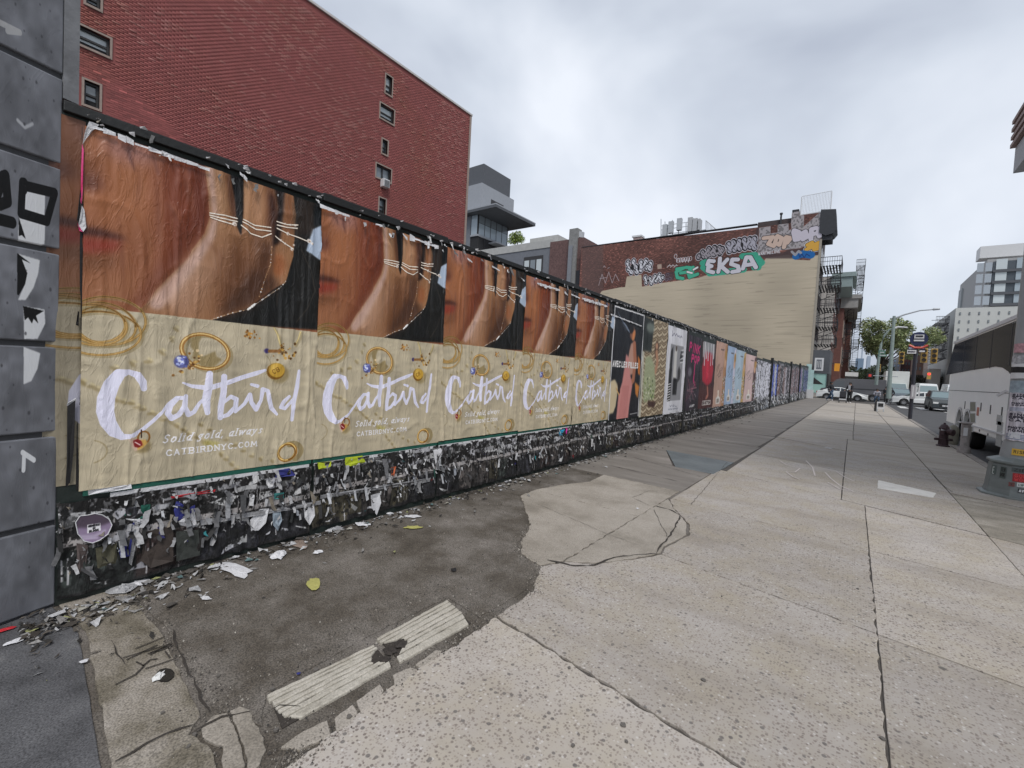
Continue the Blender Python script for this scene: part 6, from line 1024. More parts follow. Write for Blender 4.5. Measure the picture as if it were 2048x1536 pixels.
# ---- fire escapes on the street side
def fire_escape(X, y0, y1, zs_, proj, label, m=M_iron):
    t = wthing('fire_escape', label, 'fire escape', (X, (y0+y1)/2, zs_[0])); n = max(4, int((y1-y0)/.6)); 
    for i, z_ in enumerate(zs_):
        mb = MB()
        for k in range(7): mb.box(X+proj*k/7, X+proj*(k+.55)/7, y0, y1, z_-.05, z_)
        mb.ob('platform', m, t); rb = MB().box(X, X+proj, y0, y0+.06, z_+1.05, z_+1.12).box(X, X+proj, y1-.06, y1, z_+1.05, z_+1.12).box(X+proj-.06, X+proj, y0, y1, z_+1.05, z_+1.12).box(X, X+proj, y0, y0+.06, z_+.5, z_+.55).box(X+proj-.06, X+proj, y0, y1, z_-.12, z_)
        for k in range(9): rb.box(X+proj*k/9, X+proj*k/9+.035, y0, y0+.04, z_, z_+1.05)
        for k in range(n): rb.box(X+proj-.04, X+proj, y0+(y1-y0)*k/n, y0+(y1-y0)*k/n+.035, z_, z_+1.05)
        rb.ob('guard_rail', m, t)
        if i: 
            zb_ = zs_[i-1]; st = MB(); f = 1 if i % 2 else -1; ya_, yb__ = (y0+.6, y1-.9) if f > 0 else (y1-.9, y0+.6)
            for s_ in (.35, .95): st.tube([(X+proj*s_, ya_, zb_), (X+proj*s_, yb__, z_)], .035, 4)
            for k in range(10): q = k/10; st.box(X+proj*.35, X+proj*.95, ya_+(yb__-ya_)*q-.1, ya_+(yb__-ya_)*q+.1, zb_+(z_-zb_)*q, zb_+(z_-zb_)*q+.03)
            st.ob('stair', m, t)
        for yb_2 in (y0+.1, y1-.1): MB().tube([(X, yb_2, z_-1.1), (X+proj, yb_2, z_)], .04, 4).ob('brace', m, t)
    return t
zfe = [gy(1660, y, BY+2)[2] for y in (690, 655, 618, 574, 535)]
fire_escape(wr, BY+.6, BY+6.2, zfe, 2.3, 'black fire escape zigzagging down the street side of the painted building')
shop = wthing('shopfront', 'dark shopfront with a pale green window under the fire escape', 'shop', (wr+.6, BY+3, 0)); zgw = gy(1642, 747, BY)[2]; MB().box(wr, wr+1.9, BY+.1, BY+7.6, zgw, zfe[0]-.8).ob('dark_fascia', M_dc, shop); MB().box(wr+.05, wr+1.7, BY+.2, BY+.3, .4, zgw-.01).ob('green_window', mat('pale_green_glass', (.32, .52, .47), .2, .06, 2, 0), shop); MB().add([(wr+.02, BY+.18, 1.5), (wr+1.4, BY+.18, 1.5), (wr+.02, BY+.18, 2.6)], [(0, 1, 2)]).ob('dark_reflection_panel', M_dkf, shop); MB().box(wr+1.7, wr+1.9, BY+.1, BY+7.5, -.1, zgw-.01).ob('frame', M_dkf, shop); MB().box(wr, wr+1.9, BY+.25, BY+7.5, -.1, .4).ob('plinth', M_stone, shop)
sg = wthing('wall_sign', 'white framed box sign at the foot of the painted building corner', 'sign', tuple(gy(1640, 728, BY-.8))); A_ = gy(1628, 741, BY-.8); B_ = gy(1648, 716, BY-.8)
MB().box(A_[0], B_[0], BY-.8, BY-.6, A_[2], B_[2]).ob('frame', M_wf, sg); MB().box(A_[0]+.2, B_[0]-.2, BY-.82, BY-.79, A_[2]+.2, B_[2]-.2).ob('face', M_gr, sg)
for k in range(3): w3 = (B_[0]-A_[0]-.4)/3; MB().box(A_[0]+.2+k*w3+.05, A_[0]+.2+(k+.6)*w3, BY-.85, BY-.82, A_[2]+.4, B_[2]-.4).ob('letter_panel', M_wf, sg)
tq = wthing('turquoise_post', 'pale turquoise door and post at the street corner end of the hoarding', 'post', (HX2, 57.2, 0)); MB().box(HX2-.2, HX2+.25, 57.05, 57.35, 0, 3.6).box(HX2+.25, HX2+.5, 57.1, 57.3, 0, 3.0).ob('post', mat('pale_turquoise', (.42, .58, .56), .6, .15, 4), tq); MB().box(HX2+.0, HX2+.6, 56.6, 57.0, 0, .9).ob('concrete_foot', M_wf, tq)
# ---- row of buildings down the avenue (left side)
def row(name, label, Y0, Y1, X, top, m, px_cor=None, cor=None, wins=True, wm=None):
    t = wthing(name, label, 'building', (X-5, (Y0+Y1)/2, 0)); MB().box(X-12, X, Y0, Y1, -.2, top).ob('wall', m, t)
    if cor: MB().box(X-.5, X+cor, Y0-.3, Y1, top-1.6, top-.2).box(X-.5, X+cor+.4, Y0-.5, Y1, top-.2, top+.4).ob('cornice', px_cor or M_stone, t)
    if wins:
        n = max(2, int((Y1-Y0)/3))
        for r_ in range(int(top//4.2)-1):
            for k in range(n):
                y_ = Y0+(Y1-Y0)*(k+.25)/n; w = MB().box(X-.02, X+.12, y_-.1, y_+1.3, 5+r_*4.2-.15, 5+r_*4.2+2.6).ob('window', wm or M_stone, t); MB().box(X+.125, X+.14, y_, y_+1.2, 5+r_*4.2, 5+r_*4.2+2.4).ob('pane', M_g1, w)
    return t
M_teal = mat('verdigris', (.27, .34, .34), .6, .1); M_wh = mat('off_white_wall', (.55, .52, .49), .8, .08); M_br = mat('brown_brick', (.13, .055, .045), .8, .25, 3); M_tan = mat('tan_brick', (.34, .26, .21), .8, .15)
row('corner_building', 'pale building with verdigris cornice beyond the fire escape', 78.4, 88, -2.9, gy(1690, 566, 84)[2], M_wh, M_teal, 1.9, wm=M_br)
row('brown_building', 'red brown building with a deep grey cornice down the avenue', 88.2, 104, -1.9, gy(1690, 603, 92)[2], M_br, M_stone, 1.7, wm=M_tan)
row('scaffolded_building', 'far building with a black fire escape tower beside the tree', 104.3, 130, -1.0, gy(1700, 640, 115)[2], M_br, None, .2, wm=M_wh)
fire_escape(-1.9, 89, 95, [6, 10, 14, 18], 1.3, 'rusty fire escape on the red brown building'); fire_escape(-1.0, 106, 116, [5, 9, 13, 17, 21, 24], 1.4, 'tall dark fire escape on the far building by the tree')
fl_ = wthing('orange_sign', 'orange square hanging sign over the sidewalk beyond the corner', 'sign', tuple(gy(1674, 736, 80))); A_ = gy(1668, 742, 80); B_ = gy(1680, 727, 80); MB().box(A_[0], B_[0], 80, 80.15, A_[2], B_[2]).ob('panel', mat('orange_sign_face', (.75, .32, .03), .5, .06), fl_); MB().tube([(A_[0]-1.5, 80.1, B_[2]), (B_[0], 80.1, B_[2])], .05, 5).ob('arm', M_iron, fl_)
aw = wthing('awning', 'long pale awning strip above the dark van', 'awning', tuple(gy(1700, 748, 84))); A_ = gy(1690, 752, 84); B_ = gy(1717, 745, 84); MB().box(A_[0], B_[0], 84, 85.5, A_[2], B_[2]).ob('valance', M_wf, aw); MB().box(A_[0], B_[0], 84.02, 85.5, A_[2]-.5, A_[2]).ob('dark_front', M_dkf, aw)
def bld(name, label, x0_, x1_, yt, Y, m, dep=15, yb=772, cat='building', winr=0, winc=0, wmat=None, wsz=(.5, .5), ytr=None):
    A_ = gy(x0_, yb, Y); B_ = gy(x1_, yt, Y); t = wthing(name, label, cat, ((A_[0]+B_[0])/2, Y, 0)); z_ = B_[2]; MB().box(A_[0], B_[0], Y, Y+dep, -.2, z_).ob('wall', m, t)
    if winr:
        W_ = (B_[0]-A_[0])/winc; H_ = (z_-6)/winr
        for r_ in range(winr):
            for k in range(winc):
                cx = A_[0]+W_*(k+.5); cz_ = 6+H_*(r_+.5)-.3; w = MB().box(cx-W_*wsz[0]/2, cx+W_*wsz[0]/2, Y-.06, Y+.02, cz_-H_*wsz[1]/2, cz_+H_*wsz[1]/2).ob('window', M_dkf, t); MB().box(cx-W_*wsz[0]*.42, cx+W_*wsz[0]*.42, Y-.09, Y-.062, cz_-H_*wsz[1]*.42, cz_+H_*wsz[1]*.42).ob('pane', wmat or M_g1, w)
    return t
bld('blue_office_block', 'small blue grey office block far down the avenue', 1707, 1728, 717, 330, mat('blue_grey_far', (.16, .23, .32), .6, .05), 40); bld('distant_tower', 'hazy distant tower over the blue office block', 1718, 1727, 690, 900, mat('painted_haze', (.42, .49, .58), .8, .04), 60); bld('distant_tower', 'hazy stepped tower seen under the tree crown', 1730, 1742, 712, 800, mat('painted_haze2', (.38, .45, .54), .8, .04), 60)  # distance haze is put into the pale blue colours of both towers
bld('billboard_building', 'dark slate blank building face behind the bus stop sign', 1836, 1886, 667, 150, mat('slate_face', (.04, .06, .085), .7, .08), 20); bld('low_brown_building', 'low brown building with shops under the dark slate face', 1826, 1862, 700, 149, mat('low_brown', (.22, .14, .11), .85, .3, .4), 10, winr=3, winc=4); bld('pinkish_building', 'plain pinkish low building beside the white block', 1852, 1880, 706, 140, mat('pinkish', (.42, .33, .28), .85, .1), 10)
bld('small_shop', 'small pale shop with a gabled awning at the avenue corner', 1856, 1882, 738, 110, M_wh, 8); bld('red_storefront_building', 'reddish storefront building behind the traffic lights', 1800, 1830, 692, 170, mat('reddish', (.20, .10, .09), .85, .35, .3), 10, winr=4, winc=4)
bld('grey_banner_building', 'grey building with pale blue banner panels behind the lamp poles', 1776, 1801, 715, 165, mat('greyish', (.33, .34, .36), .8, .2, .4), 10, winr=3, winc=3, wmat=mat('pale_blue_banner', (.35, .45, .6), .6)); bld('white_shop_panel', 'off white building slice behind the green street sign', 1767, 1777, 712, 160, M_wh, 10)
bld('low_dark_storefront', 'low dark storefronts along the far right side of the avenue', 1822, 1900, 752, 125, mat('dark_shops', (.07, .06, .055), .8, .6, .8), 6)
# right hand white block, glass tower
wb = bld('white_apartment_block', 'white apartment block with small dark windows behind the coach', 1898, 2140, 610, 105, mat('white_render', (.56, .57, .55), .8, .05, .3), 30, winr=7, winc=11, wsz=(.16, .36))
fire_escape(gy(1898, 700, 104)[0]-1.9, 104.2, 110, [7+(gy(1905, 645, 104)[2]-7)*k/4 for k in range(5)], 1.7, 'dark fire escape on the left edge of the white block')
bld('pale_slab_block', 'plain pale grey slab block behind the white block', 1906, 1958, 575, 160, mat('pale_slab', (.40, .43, .44), .8, .05), 4)
gt = bld('glass_tower', 'glass apartment tower with dark balconies above the white block', 1952, 2160, 506, 135, mat('tower_grey', (.36, .36, .36), .7, .05), 30)
z_t = gy(2000, 522, 134.5)[2]; z_b = gy(2000, 612, 134.5)[2]; xa = gy(1950, 560, 134.5)[0]; xm = gy(1984, 560, 134.5)[0]; xe = xm+26; H_ = (z_t-z_b)/4
for k in range(4):
    for j in range(2): MB().box(xa+(xm-xa)*j/2+.15, xa+(xm-xa)*(j+1)/2-.15, 134.3, 134.6, z_b+H_*k+.3, z_b+H_*(k+1)-.2).ob('glass_panel', mat('tower_glass', (.36, .40, .44), .3, .04), gt)
    MB().box(xm, xe, 134.2, 134.9, z_b+H_*k, z_b+H_*k+.5).ob('balcony_slab', M_dc, gt); MB().box(xm, xe, 134.6, 134.9, z_b+H_*k+.5, z_b+H_*(k+1)).ob('recess', mat('balcony_dark', (.07, .085, .10), .4, .2), gt)
    for j in range(9): MB().box(xm+.4+j*2.9, xm+2.0+j*2.9, 134.45, 134.58, z_b+H_*k+.6, z_b+H_*k+2.7).ob('balcony_door', M_gp if j % 2 else M_g2, gt)
A_ = gy(1968, 506, 134); MB().box(A_[0], A_[0]+7, 138, 142, A_[2]-.2, A_[2]+2.3).ob('roof_plant', M_wf, gt); MB().box(A_[0]+12, A_[0]+16, 138, 142, A_[2]-.2, A_[2]+2.8).ob('roof_plant', M_dc, gt); MB().box(xa, xm, 133.9, 134.4, z_b-1.5, z_b-.6).ob('entrance_canopy', M_wf, gt)
# overhanging corner of the near building on the right
ov = wthing('overhanging_building', 'grey building corner with dark slats jutting in high at the right edge', 'building', (15, 22, 0)); a = gy(2026, 347, 20.); b_ = gy(2037, 236, 20.); MB().box(a[0], a[0]+8, 5, 20, a[2]-.0, b_[2]-.9).ob('upper_block', mat('light_grey_panel', (.40, .41, .42), .7, .05), ov); MB().box(a[0]+3.2, a[0]+9, 5, 19, -.2, a[2]).ob('base', M_gr, ov)
for k in range(4): MB().box(a[0]-.1, a[0]+8, 5, 20.1, b_[2]-.85+k*.24, b_[2]-.74+k*.24).ob('slat', mat('pinkish_slat', (.30, .22, .20), .7, .1), ov)
MB().box(a[0]+.1, a[0]+8, 5, 19.9, b_[2]-.9, b_[2]+.15).ob('parapet', M_wf, ov)
# ================================================================== STREET THINGS
M_rub = mat('tyre_rubber', (.018, .018, .018), .7, .15, 10); M_hub = mat('wheel_metal', (.35, .35, .36), .35, .1, 8, metal=.6); M_carg = glass('car_glass', (.03, .035, .04), .05); M_wsg = glass('windscreen', (.18, .24, .25), .06); M_lamp = mat('headlamp', (.75, .75, .73), .2, .05); M_tail = mat('tail_lamp', (.4, .02, .02), .3); M_blkp = mat('black_plastic', (.02, .02, .021), .6, .1)
def paint(name, col, rough=.3): return mat(name, col, rough, .04, 2, 0, spec=.6)
def wheel(par, x, y, r, w=.22):
    """wheel in the local x-z plane of a vehicle pointing +x, at side y"""
    s_ = 1 if y > 0 else -1; t = MB(); prof = [(r*.62, 0), (r*.9, 0), (r, .04), (r, w-.04), (r*.9, w), (r*.62, w)]; n = 18; vs = []; fs = []
    for rr_, d in prof:
        for k in range(n): a_ = 2*math.pi*k/n; vs.append((x+rr_*math.cos(a_), y-s_*w+s_*d, r+rr_*math.sin(a_)))
    for i in range(len(prof)-1):
        for k in range(n): fs.append((i*n+k, i*n+(k+1) % n, (i+1)*n+(k+1) % n, (i+1)*n+k))
    o = t.add(vs, fs).ob('wheel', M_rub, par, smooth=True)
    m = MB(); c_ = (x, y-s_*.03, r)
    for k in range(10): a_ = 2*math.pi*k/10; m.add([(x+r*.12*math.cos(a_-.6), c_[1], r+r*.12*math.sin(a_-.6)), (x+r*.62*math.cos(a_-.13), c_[1]+s_*.02, r+r*.62*math.sin(a_-.13)), (x+r*.62*math.cos(a_+.13), c_[1]+s_*.02, r+r*.62*math.sin(a_+.13)), (x+r*.12*math.cos(a_+.6), c_[1], r+r*.12*math.sin(a_+.6))], [(0, 1, 2, 3)])
    vs = [(x+r*.63*math.cos(2*math.pi*k/16), y-s_*.1, r+r*.63*math.sin(2*math.pi*k/16)) for k in range(16)]; m.add(vs, [tuple(range(16))], 1); m.ob('rim', [M_hub, M_blkp], o)
def vehicle(name, label, cat, loc, rot, body, green, W, wh, r, m, tint=M_carg, windows=(), lamps=True, grille=True, boxes=(), front=None, group=None):
    """side outlines in (x,z), x forward; body = lower shell, green = glasshouse, windows = side glass outlines"""
    t = thing(name, label, cat, loc, rot, group); h = W/2
    def arch(pts):    # cut wheel arches into the bottom edge
        o = []; zb_ = min(p[1] for p in pts)
        x0_, x1_ = pts[0][0], pts[-1][0]
        for wx in sorted(wh):
            for k in range(9): a_ = math.pi-math.pi*k/8; o.append((wx+(r+.06)*math.cos(a_), max(zb_, r+(r+.06)*math.sin(a_))))
        return o
    xs = [p[0] for p in body]; zb_ = min(p[1] for p in body); bot = [(min(xs), zb_)]+arch([(min(xs), zb_), (max(xs), zb_)])+[(max(xs), zb_)]
    top = [p for p in body if p[1] > zb_+.01]; out_ = bot+top[::-1] if top[0][0] < top[-1][0] else bot+top
    # shell: outer sides + narrower nose and tail
    mb = MB(); n = len(out_); xmin, xmax = min(xs), max(xs)
    def hw(x_, z_, top_=False): e = min(x_-xmin, xmax-x_); f_ = 1-.10*max(0, 1-e/.5)**2; return h*f_*(1-.05*max(0, (z_-.75))/.4)
    vs = [(p[0], hw(*p), p[1]) for p in out_]+[(p[0], -hw(*p), p[1]) for p in out_]
    fs = [tuple(range(n-1, -1, -1)), tuple(range(n, 2*n))]+[(i, (i+1) % n, n+(i+1) % n, n+i) for i in range(n)]
    mb.add(vs, fs).ob('body', m, t, bevel=.03)
    if green:
        n = len(green); zt__ = max(p[1] for p in green); zb2 = min(p[1] for p in green)
        def gw(z_): return h*(.95-.17*(z_-zb2)/(zt__-zb2))
        vs = [(p[0], gw(p[1]), p[1]) for p in green]+[(p[0], -gw(p[1]), p[1]) for p in green]; MB().add(vs, [tuple(range(n-1, -1, -1)), tuple(range(n, 2*n))]+[(i, (i+1) % n, n+(i+1) % n, n+i) for i in range(n)]).ob('cabin', m, t, bevel=.03)
        for wnd in windows:
            for s_ in (1, -1): vs = [(p[0], s_*(gw(p[1])+.012), p[1]) for p in wnd]; MB().add(vs, [tuple(range(len(vs))) if s_ < 0 else tuple(range(len(vs)-1, -1, -1))]).ob('side_window', tint, t)
        if front:
            for (xa_, za_, xb_, zb3) in front:
                wa, wb_ = gw(za_)*.92, gw(zb3)*.90; nx = np.array([zb3-za_, xa_-xb_]); nx = nx/np.linalg.norm(nx)*.015*(1 if xa_ > 0 else -1)*(1 if zb3 > za_ else -1)
                MB().add([(xa_+nx[0], wa, za_+abs(nx[1])), (xa_+nx[0], -wa, za_+abs(nx[1])), (xb_+nx[0], -wb_, zb3+abs(nx[1])), (xb_+nx[0], wb_, zb3+abs(nx[1]))], [(0, 1, 2, 3)]).ob('windscreen', M_wsg, t)
    for wx in wh:
        for s_ in (1, -1): wheel(t, wx, s_*(h-.01), r)
    if lamps:
        for s_ in (1, -1):
            MB().box(xmax-.10, xmax+.005, s_*(h*.86), s_*(h*.52), .62, .76).ob('headlamp', M_lamp, t); MB().box(xmin-.005, xmin+.08, s_*(h*.88), s_*(h*.6), .75, .9).ob('tail_lamp', M_tail, t)
            MB().box(.55, .75, s_*h*.95, s_*(h+.14), .98, 1.12).ob('mirror', m, t)
    if grille: MB().box(xmax-.02, xmax+.012, -h*.45, h*.45, .38, .62).ob('grille', M_blkp, t); MB().box(xmax+.0, xmax+.02, -.26, .26, .42, .54).ob('number_plate', M_wf, t)
    MB().box(xmin+.1, xmax-.1, -h*.9, h*.9, zb_-.06, zb_+.05).ob('underbody', M_blkp, t)
    return t
SED = dict(body=[(-2.3, .22), (2.3, .22), (2.32, .5), (2.2, .74), (1.3, .93), (.9, .98), (-1.5, 1.02), (-2.25, .98), (-2.36, .6)], green=[(1.15, .93), (.35, 1.34), (-.2, 1.44), (-.9, 1.42), (-1.85, 1.02), (-1.6, .95)], W=1.82, wh=[-1.38, 1.42], r=.33,
           windows=[[(.85, .99), (.3, 1.29), (-.1, 1.37), (-.1, 1.02)], [(-.2, 1.02), (-.2, 1.37), (-.85, 1.35), (-1.45, 1.06)]], front=[(1.08, .98, .4, 1.31), (-1.75, 1.06, -1.0, 1.38)])
SUV = dict(body=[(-2.3, .28), (2.3, .28), (2.34, .7), (2.2, .98), (1.2, 1.1), (-2.2, 1.15), (-2.35, .7)], green=[(1.1, 1.05), (.35, 1.62), (-1.7, 1.68), (-2.25, 1.1)], W=1.9, wh=[-1.4, 1.42], r=.37, windows=[[(.75, 1.12), (.3, 1.52), (-.4, 1.57), (-.4, 1.14)], [(-.5, 1.14), (-.5, 1.57), (-1.5, 1.58), (-1.9, 1.16)]], front=[(1.04, 1.1, .42, 1.56), (-2.2, 1.16, -1.78, 1.6)])
VAN = dict(body=[(-3., .3), (3., .3), (3.05, .9), (2.85, 1.2), (2.2, 1.35), (-3.05, 1.4), (-3.08, .8)], green=[(2.35, 1.3), (1.5, 2.28), (1.2, 2.42), (-3., 2.48), (-3.05, 1.35)], W=2.0, wh=[-1.9, 2.0], r=.37, windows=[[(2.0, 1.45), (1.45, 2.1), (.7, 2.12), (.7, 1.45)]], front=[(2.26, 1.4, 1.6, 2.15)])
def at(x, y, Y): q = gy(x, y, Y); return q[0]
vehicle('parked_car', 'white sedan crossing the side street behind the pedestrians', 'car', (-.95, 63, -.15), 0, m=paint('white_car_paint', (.68, .69, .68)), **SED)
vehicle('van', 'long dark grey van behind the white sedan', 'van', (-.1, 66.4, -.15), math.pi, m=paint('grey_van_paint', (.075, .073, .078)), **VAN)
bpy.data.objects['van'].scale = (1.02, 1, 1.02)
vehicle('suv', 'dark grey car parked facing the camera just behind the coach', 'car', (gy(1859, 822, 50)[0]+.95, 52, -.15), -math.pi/2, m=paint('dark_car_paint', (.05, .06, .065)), **SUV)
vehicle('hatchback', 'white car nosing out behind the dark parked car', 'car', (5.4, 60.5, -.15), math.pi+.15, m=paint('white_car_paint', (.68, .69, .68)), **SED)
vehicle('sedan', 'dark blue grey car in the traffic behind the bus stop pole', 'car', (4.6, 72, -.15), -math.pi/2, m=paint('blue_grey_paint', (.08, .10, .12)), **SUV)
for X_, Y_, lab in ((7.3, 76, 'white van in traffic, left of the other white van'), (9.6, 74, 'white van in traffic right beside the coach rear'), (5.6, 95, 'white van far back in the traffic')):
    vehicle('white_van', lab, 'van', (X_, Y_, -.15), -math.pi/2, m=paint('white_car_paint', (.68, .69, .68)), **VAN)
bt = vehicle('box_truck', 'white box truck facing the camera in the avenue traffic', 'truck', (gy(1790, 795, 79)[0], 79, -.15), -math.pi/2, body=[(-3.5, .45), (2.9, .45), (2.95, 1.1), (2.7, 1.45), (1.6, 1.5), (-3.5, 1.5)], green=[(2.72, 1.42), (2.2, 2.35), (1.2, 2.4), (1.2, 1.42)], W=2.2, wh=[-2.2, 2.0], r=.42, windows=[[(2.45, 1.5), (2.05, 2.2), (1.3, 2.25), (1.3, 1.5)]], front=[(2.66, 1.5, 2.25, 2.25)], m=paint('pale_green_white', (.50, .55, .52)))
MB().box(-3.7, 1.15, -1.2, 1.2, 1.1, 3.9).ob('cargo_box', paint('box_white', (.66, .67, .64), .5), bt, bevel=.03)
# ---- coach
coach = wthing('coach', 'cream and white touring coach with tall dark windows parked at the kerb', 'bus', (4.2, 17, -.15)); M_bw = paint('coach_cream', (.93, .93, .89), .3); BX0, BX1 = 2.9, 5.45; by0, by1 = 10.2, 23.6
r_ = .52; arcs = []
for wc in (21.05, 19.75): arcs += [(wc+(r_+.08)*math.cos(math.pi*k/8), max(.42, .36+(r_+.12)*math.sin(math.pi*k/8)*1.05)) for k in range(9)]
side = [(by1, .42)]+arcs+[(by0, .52), (by0, 3.40), (by0+.2, 3.46), (by1-.35, 3.42), (by1-.1, 3.2), (by1, 2.2)]
MB().xslab(side, BX0, BX1).ob('body', M_bw, coach, bevel=.03)
def cx(pts): return [tuple(gx(p[0], p[1], BX0)[1:]) for p in pts]
gl = cx([(1893, 750), (1940, 741), (1992, 733), (2006, 735), (2018, 743), (2030, 760)]); gl += [(gl[-1][0]-.25, 1.55), (by0+.1, 1.5), (by0+.1, 3.27)]+[(by1-.45, 3.30), (by1-.1, 3.05)]
MB().xslab(gl, BX0-.012, BX0+.01).ob('side_glazing', glass('coach_glass', (.018, .022, .032), .07), coach)
for y_ in (21.2, 19.3, 17.4, 15.5, 13.4): MB().box(BX0-.016, BX0-.010, y_-.02, y_+.02, 2.25 if y_ > 15 else 2.05, 3.27).ob('window_joint', M_blkp, coach)
MB().box(BX0-.03, BX0+.1, by0, by1-.3, 3.33, 3.42).ob('roof_rail', M_wf, coach); MB().box(BX0-.006, BX0+.01, by0, by1, 1.60, 1.615).ob('panel_seam', M_trim, coach)
sk0, sk1 = cx([(1918, 842), (2012, 872)]); MB().xslab([(sk0[0], sk0[1]+.0), (by0, .70), (by0, .66), (sk0[0], sk0[1]-.04)], BX0-.03, BX0).ob('skirt_rail', M_wf, coach)
for (x0_, x1_, y0_, y1_) in ((1941, 1953, 803, 823), (1941, 1952, 826, 846), (1935, 1947, 853, 864)):
    q = cx([(x0_, y0_), (x1_, y0_), (x1_, y1_), (x0_, y1_)]); w = MB().xslab(q, BX0-.012, BX0).ob('vent_panel', M_wf, coach); cy, cz_ = np.mean([p[0] for p in q]), np.mean([p[1] for p in q]); q2 = [(cy+(p[0]-cy)*.85, cz_+(p[1]-cz_)*.88) for p in q]; MB().xslab(q2, BX0-.018, BX0-.012).ob('vent_mesh', mat('olive_grey_mesh', (.23, .23, .18), .7, .2, 30), w)
for (x_, y_) in ((1930, 810), (1962, 814), (1981, 819), (2004, 824), (1892, 814)): q = gx(x_, y_, BX0); MB().box(BX0-.006, BX0, q[1]-.05, q[1]+.05, q[2]-.12, q[2]+.12).ob('hatch_handle', M_blkp, coach)
for (x_, y_) in ((1959, 861), (1976, 869), (1999, 878)): q = gx(x_, y_, BX0); MB().box(BX0-.006, BX0, q[1]-.05, q[1]+.05, q[2]-.03, q[2]+.03).ob('side_marker', M_blkp, coach)
q = gx(1956, 823, BX0); MB().box(BX0-.01, BX0, q[1]-.12, q[1]+.12, q[2]-.12, q[2]+.12).ob('red_emblem', mat('faded_red', (.45, .16, .11), .6), coach)
q = cx([(1992, 790), (2013, 779), (2017, 782), (1997, 793)]); MB().xslab(q, BX0-.009, BX0).ob('white_swoosh', M_wf, coach)
for q, hh in ((gx(1999, 868, BX0), .3), (gx(1999, 840, BX0), .12)): MB().box(BX0-.008, BX0, q[1]-.25, q[1]+.25, q[2]-hh, q[2]+hh).ob('grey_decal', mat('decal_grey', (.42, .43, .41), .6, .3, 40), coach)
for wc in (21.05, 19.75):
    t = MB(); prof = [(.30, 0), (.46, .0), (.5, .05), (.5, .3)]; n = 20; vs = [(BX0+.06+d, wc+rr_*math.cos(2*math.pi*k/n), -.15+.5+rr_*math.sin(2*math.pi*k/n)) for rr_, d in prof for k in range(n)]
    w = t.add(vs, [(i*n+k, i*n+(k+1) % n, (i+1)*n+(k+1) % n, (i+1)*n+k) for i in range(3) for k in range(n)]).ob('wheel', M_rub, coach, smooth=True); MB().add([(BX0+.09, wc+.31*math.cos(2*math.pi*k/16), .35+.31*math.sin(2*math.pi*k/16)) for k in range(16)], [tuple(range(16))]).ob('rim', M_hub, w)
    ar = MB()
    for k in range(12):
        a0, a1 = math.pi*k/12, math.pi*(k+1)/12
        ar.add([(BX0-.02, wc+.60*math.cos(a0), .33+.66*math.sin(a0)), (BX0-.02, wc+.68*math.cos(a0), .33+.74*math.sin(a0)), (BX0-.02, wc+.68*math.cos(a1), .33+.74*math.sin(a1)), (BX0-.02, wc+.60*math.cos(a1), .33+.66*math.sin(a1))], [(0, 1, 2, 3)])
    ar.ob('wheel_arch', M_wf, coach)
MB().box(BX0+.8, BX1-.3, by0+.3, by1-.3, .30, .5).ob('underframe', M_blkp, coach)
# ---- foreground street lamp with octagonal base
lp_ = wthing('street_lamp', 'grey lamp post with octagonal base covered in stickers and torn flyers, nearest the camera', 'street lamp', (2.13, 10.3, 0)); M_lg = mat('grey_green_paint', (.17, .19, .185), .5, .2, 5, .1, dirt=.4, dcol=(.10, .10, .09))
LX, LYc = 2.15, 10.40
MB().lathe([(.46, 0), (.46, .03), (.41, .045)], (LX, LYc, 0), 8).ob('foot_plate', M_lg, lp_, bevel=.01); bs = MB().lathe([(.395, .04), (.375, .12), (.345, .48), (.33, .50), (.375, .52), (.375, .555), (.31, .58), (.23, .61)], (LX, LYc, 0), 8).ob('base', M_lg, lp_, bevel=.008)
MB().lathe([(.23, .60), (.21, .80), (.19, .86), (.165, 4.5), (.12, 9.)], (LX, LYc, 0), 16).ob('shaft', mat('pole_grey', (.27, .28, .28), .45, .1, 5), lp_, smooth=True)
MB().tube([(LX, LYc, 9.), (LX+.8, LYc, 9.6), (LX+2.4, LYc, 9.9)], [.08, .06, .05], 8).ob('arm', M_gal, lp_); MB().lathe([(.1, 0), (.28, .05), (.2, .2), (.05, .28)], (LX+2.6, LYc, 9.75), 12).ob('lamp_head', M_gal, lp_)
def wrap(name, z0, z1, a0, a1, m, r_of=lambda z: .232-.0*z, n=10, jag=.0, label=None):
    mb = MB(); q = []
    for k in range(n+1):
        a_ = a0+(a1-a0)*k/n
        for z_ in (z0+rnd.uniform(-jag, jag), z1+rnd.uniform(-jag, jag)): R_ = r_of(z_)+rnd.uniform(0, .006); q.append((LX+R_*math.cos(a_), LYc+R_*math.sin(a_), z_))
    return mb.add(q, [(2*k, 2*k+2, 2*k+3, 2*k+1) for k in range(n)]).ob(name, m, lp_)
rf = lambda z: (.232 if z < .72 else (.212 if z < .86 else .195-.0068*(z-1)))+.006
c = Cv(160, 160, (196, 190, 196)); c.streak(.25, 14, 4, 9)
for i, (tx, yv) in enumerate([('SINGLE', .86), ('SUPPERTIME', .76), ('CALM', .66), ('PHOTOLINE', .4), ('COMEDY', .3)]): c.text(tx, (.1, yv), (.9, yv), .07, .016, (60, 56, 66))
for i in range(4): c.stroke([(.05, .2-i*.05), (.95, .2-i*.05)], .012, (70, 96, 130), .7)
M_fly = imat('flyer', c.image('flyer_print'), .7, .3)
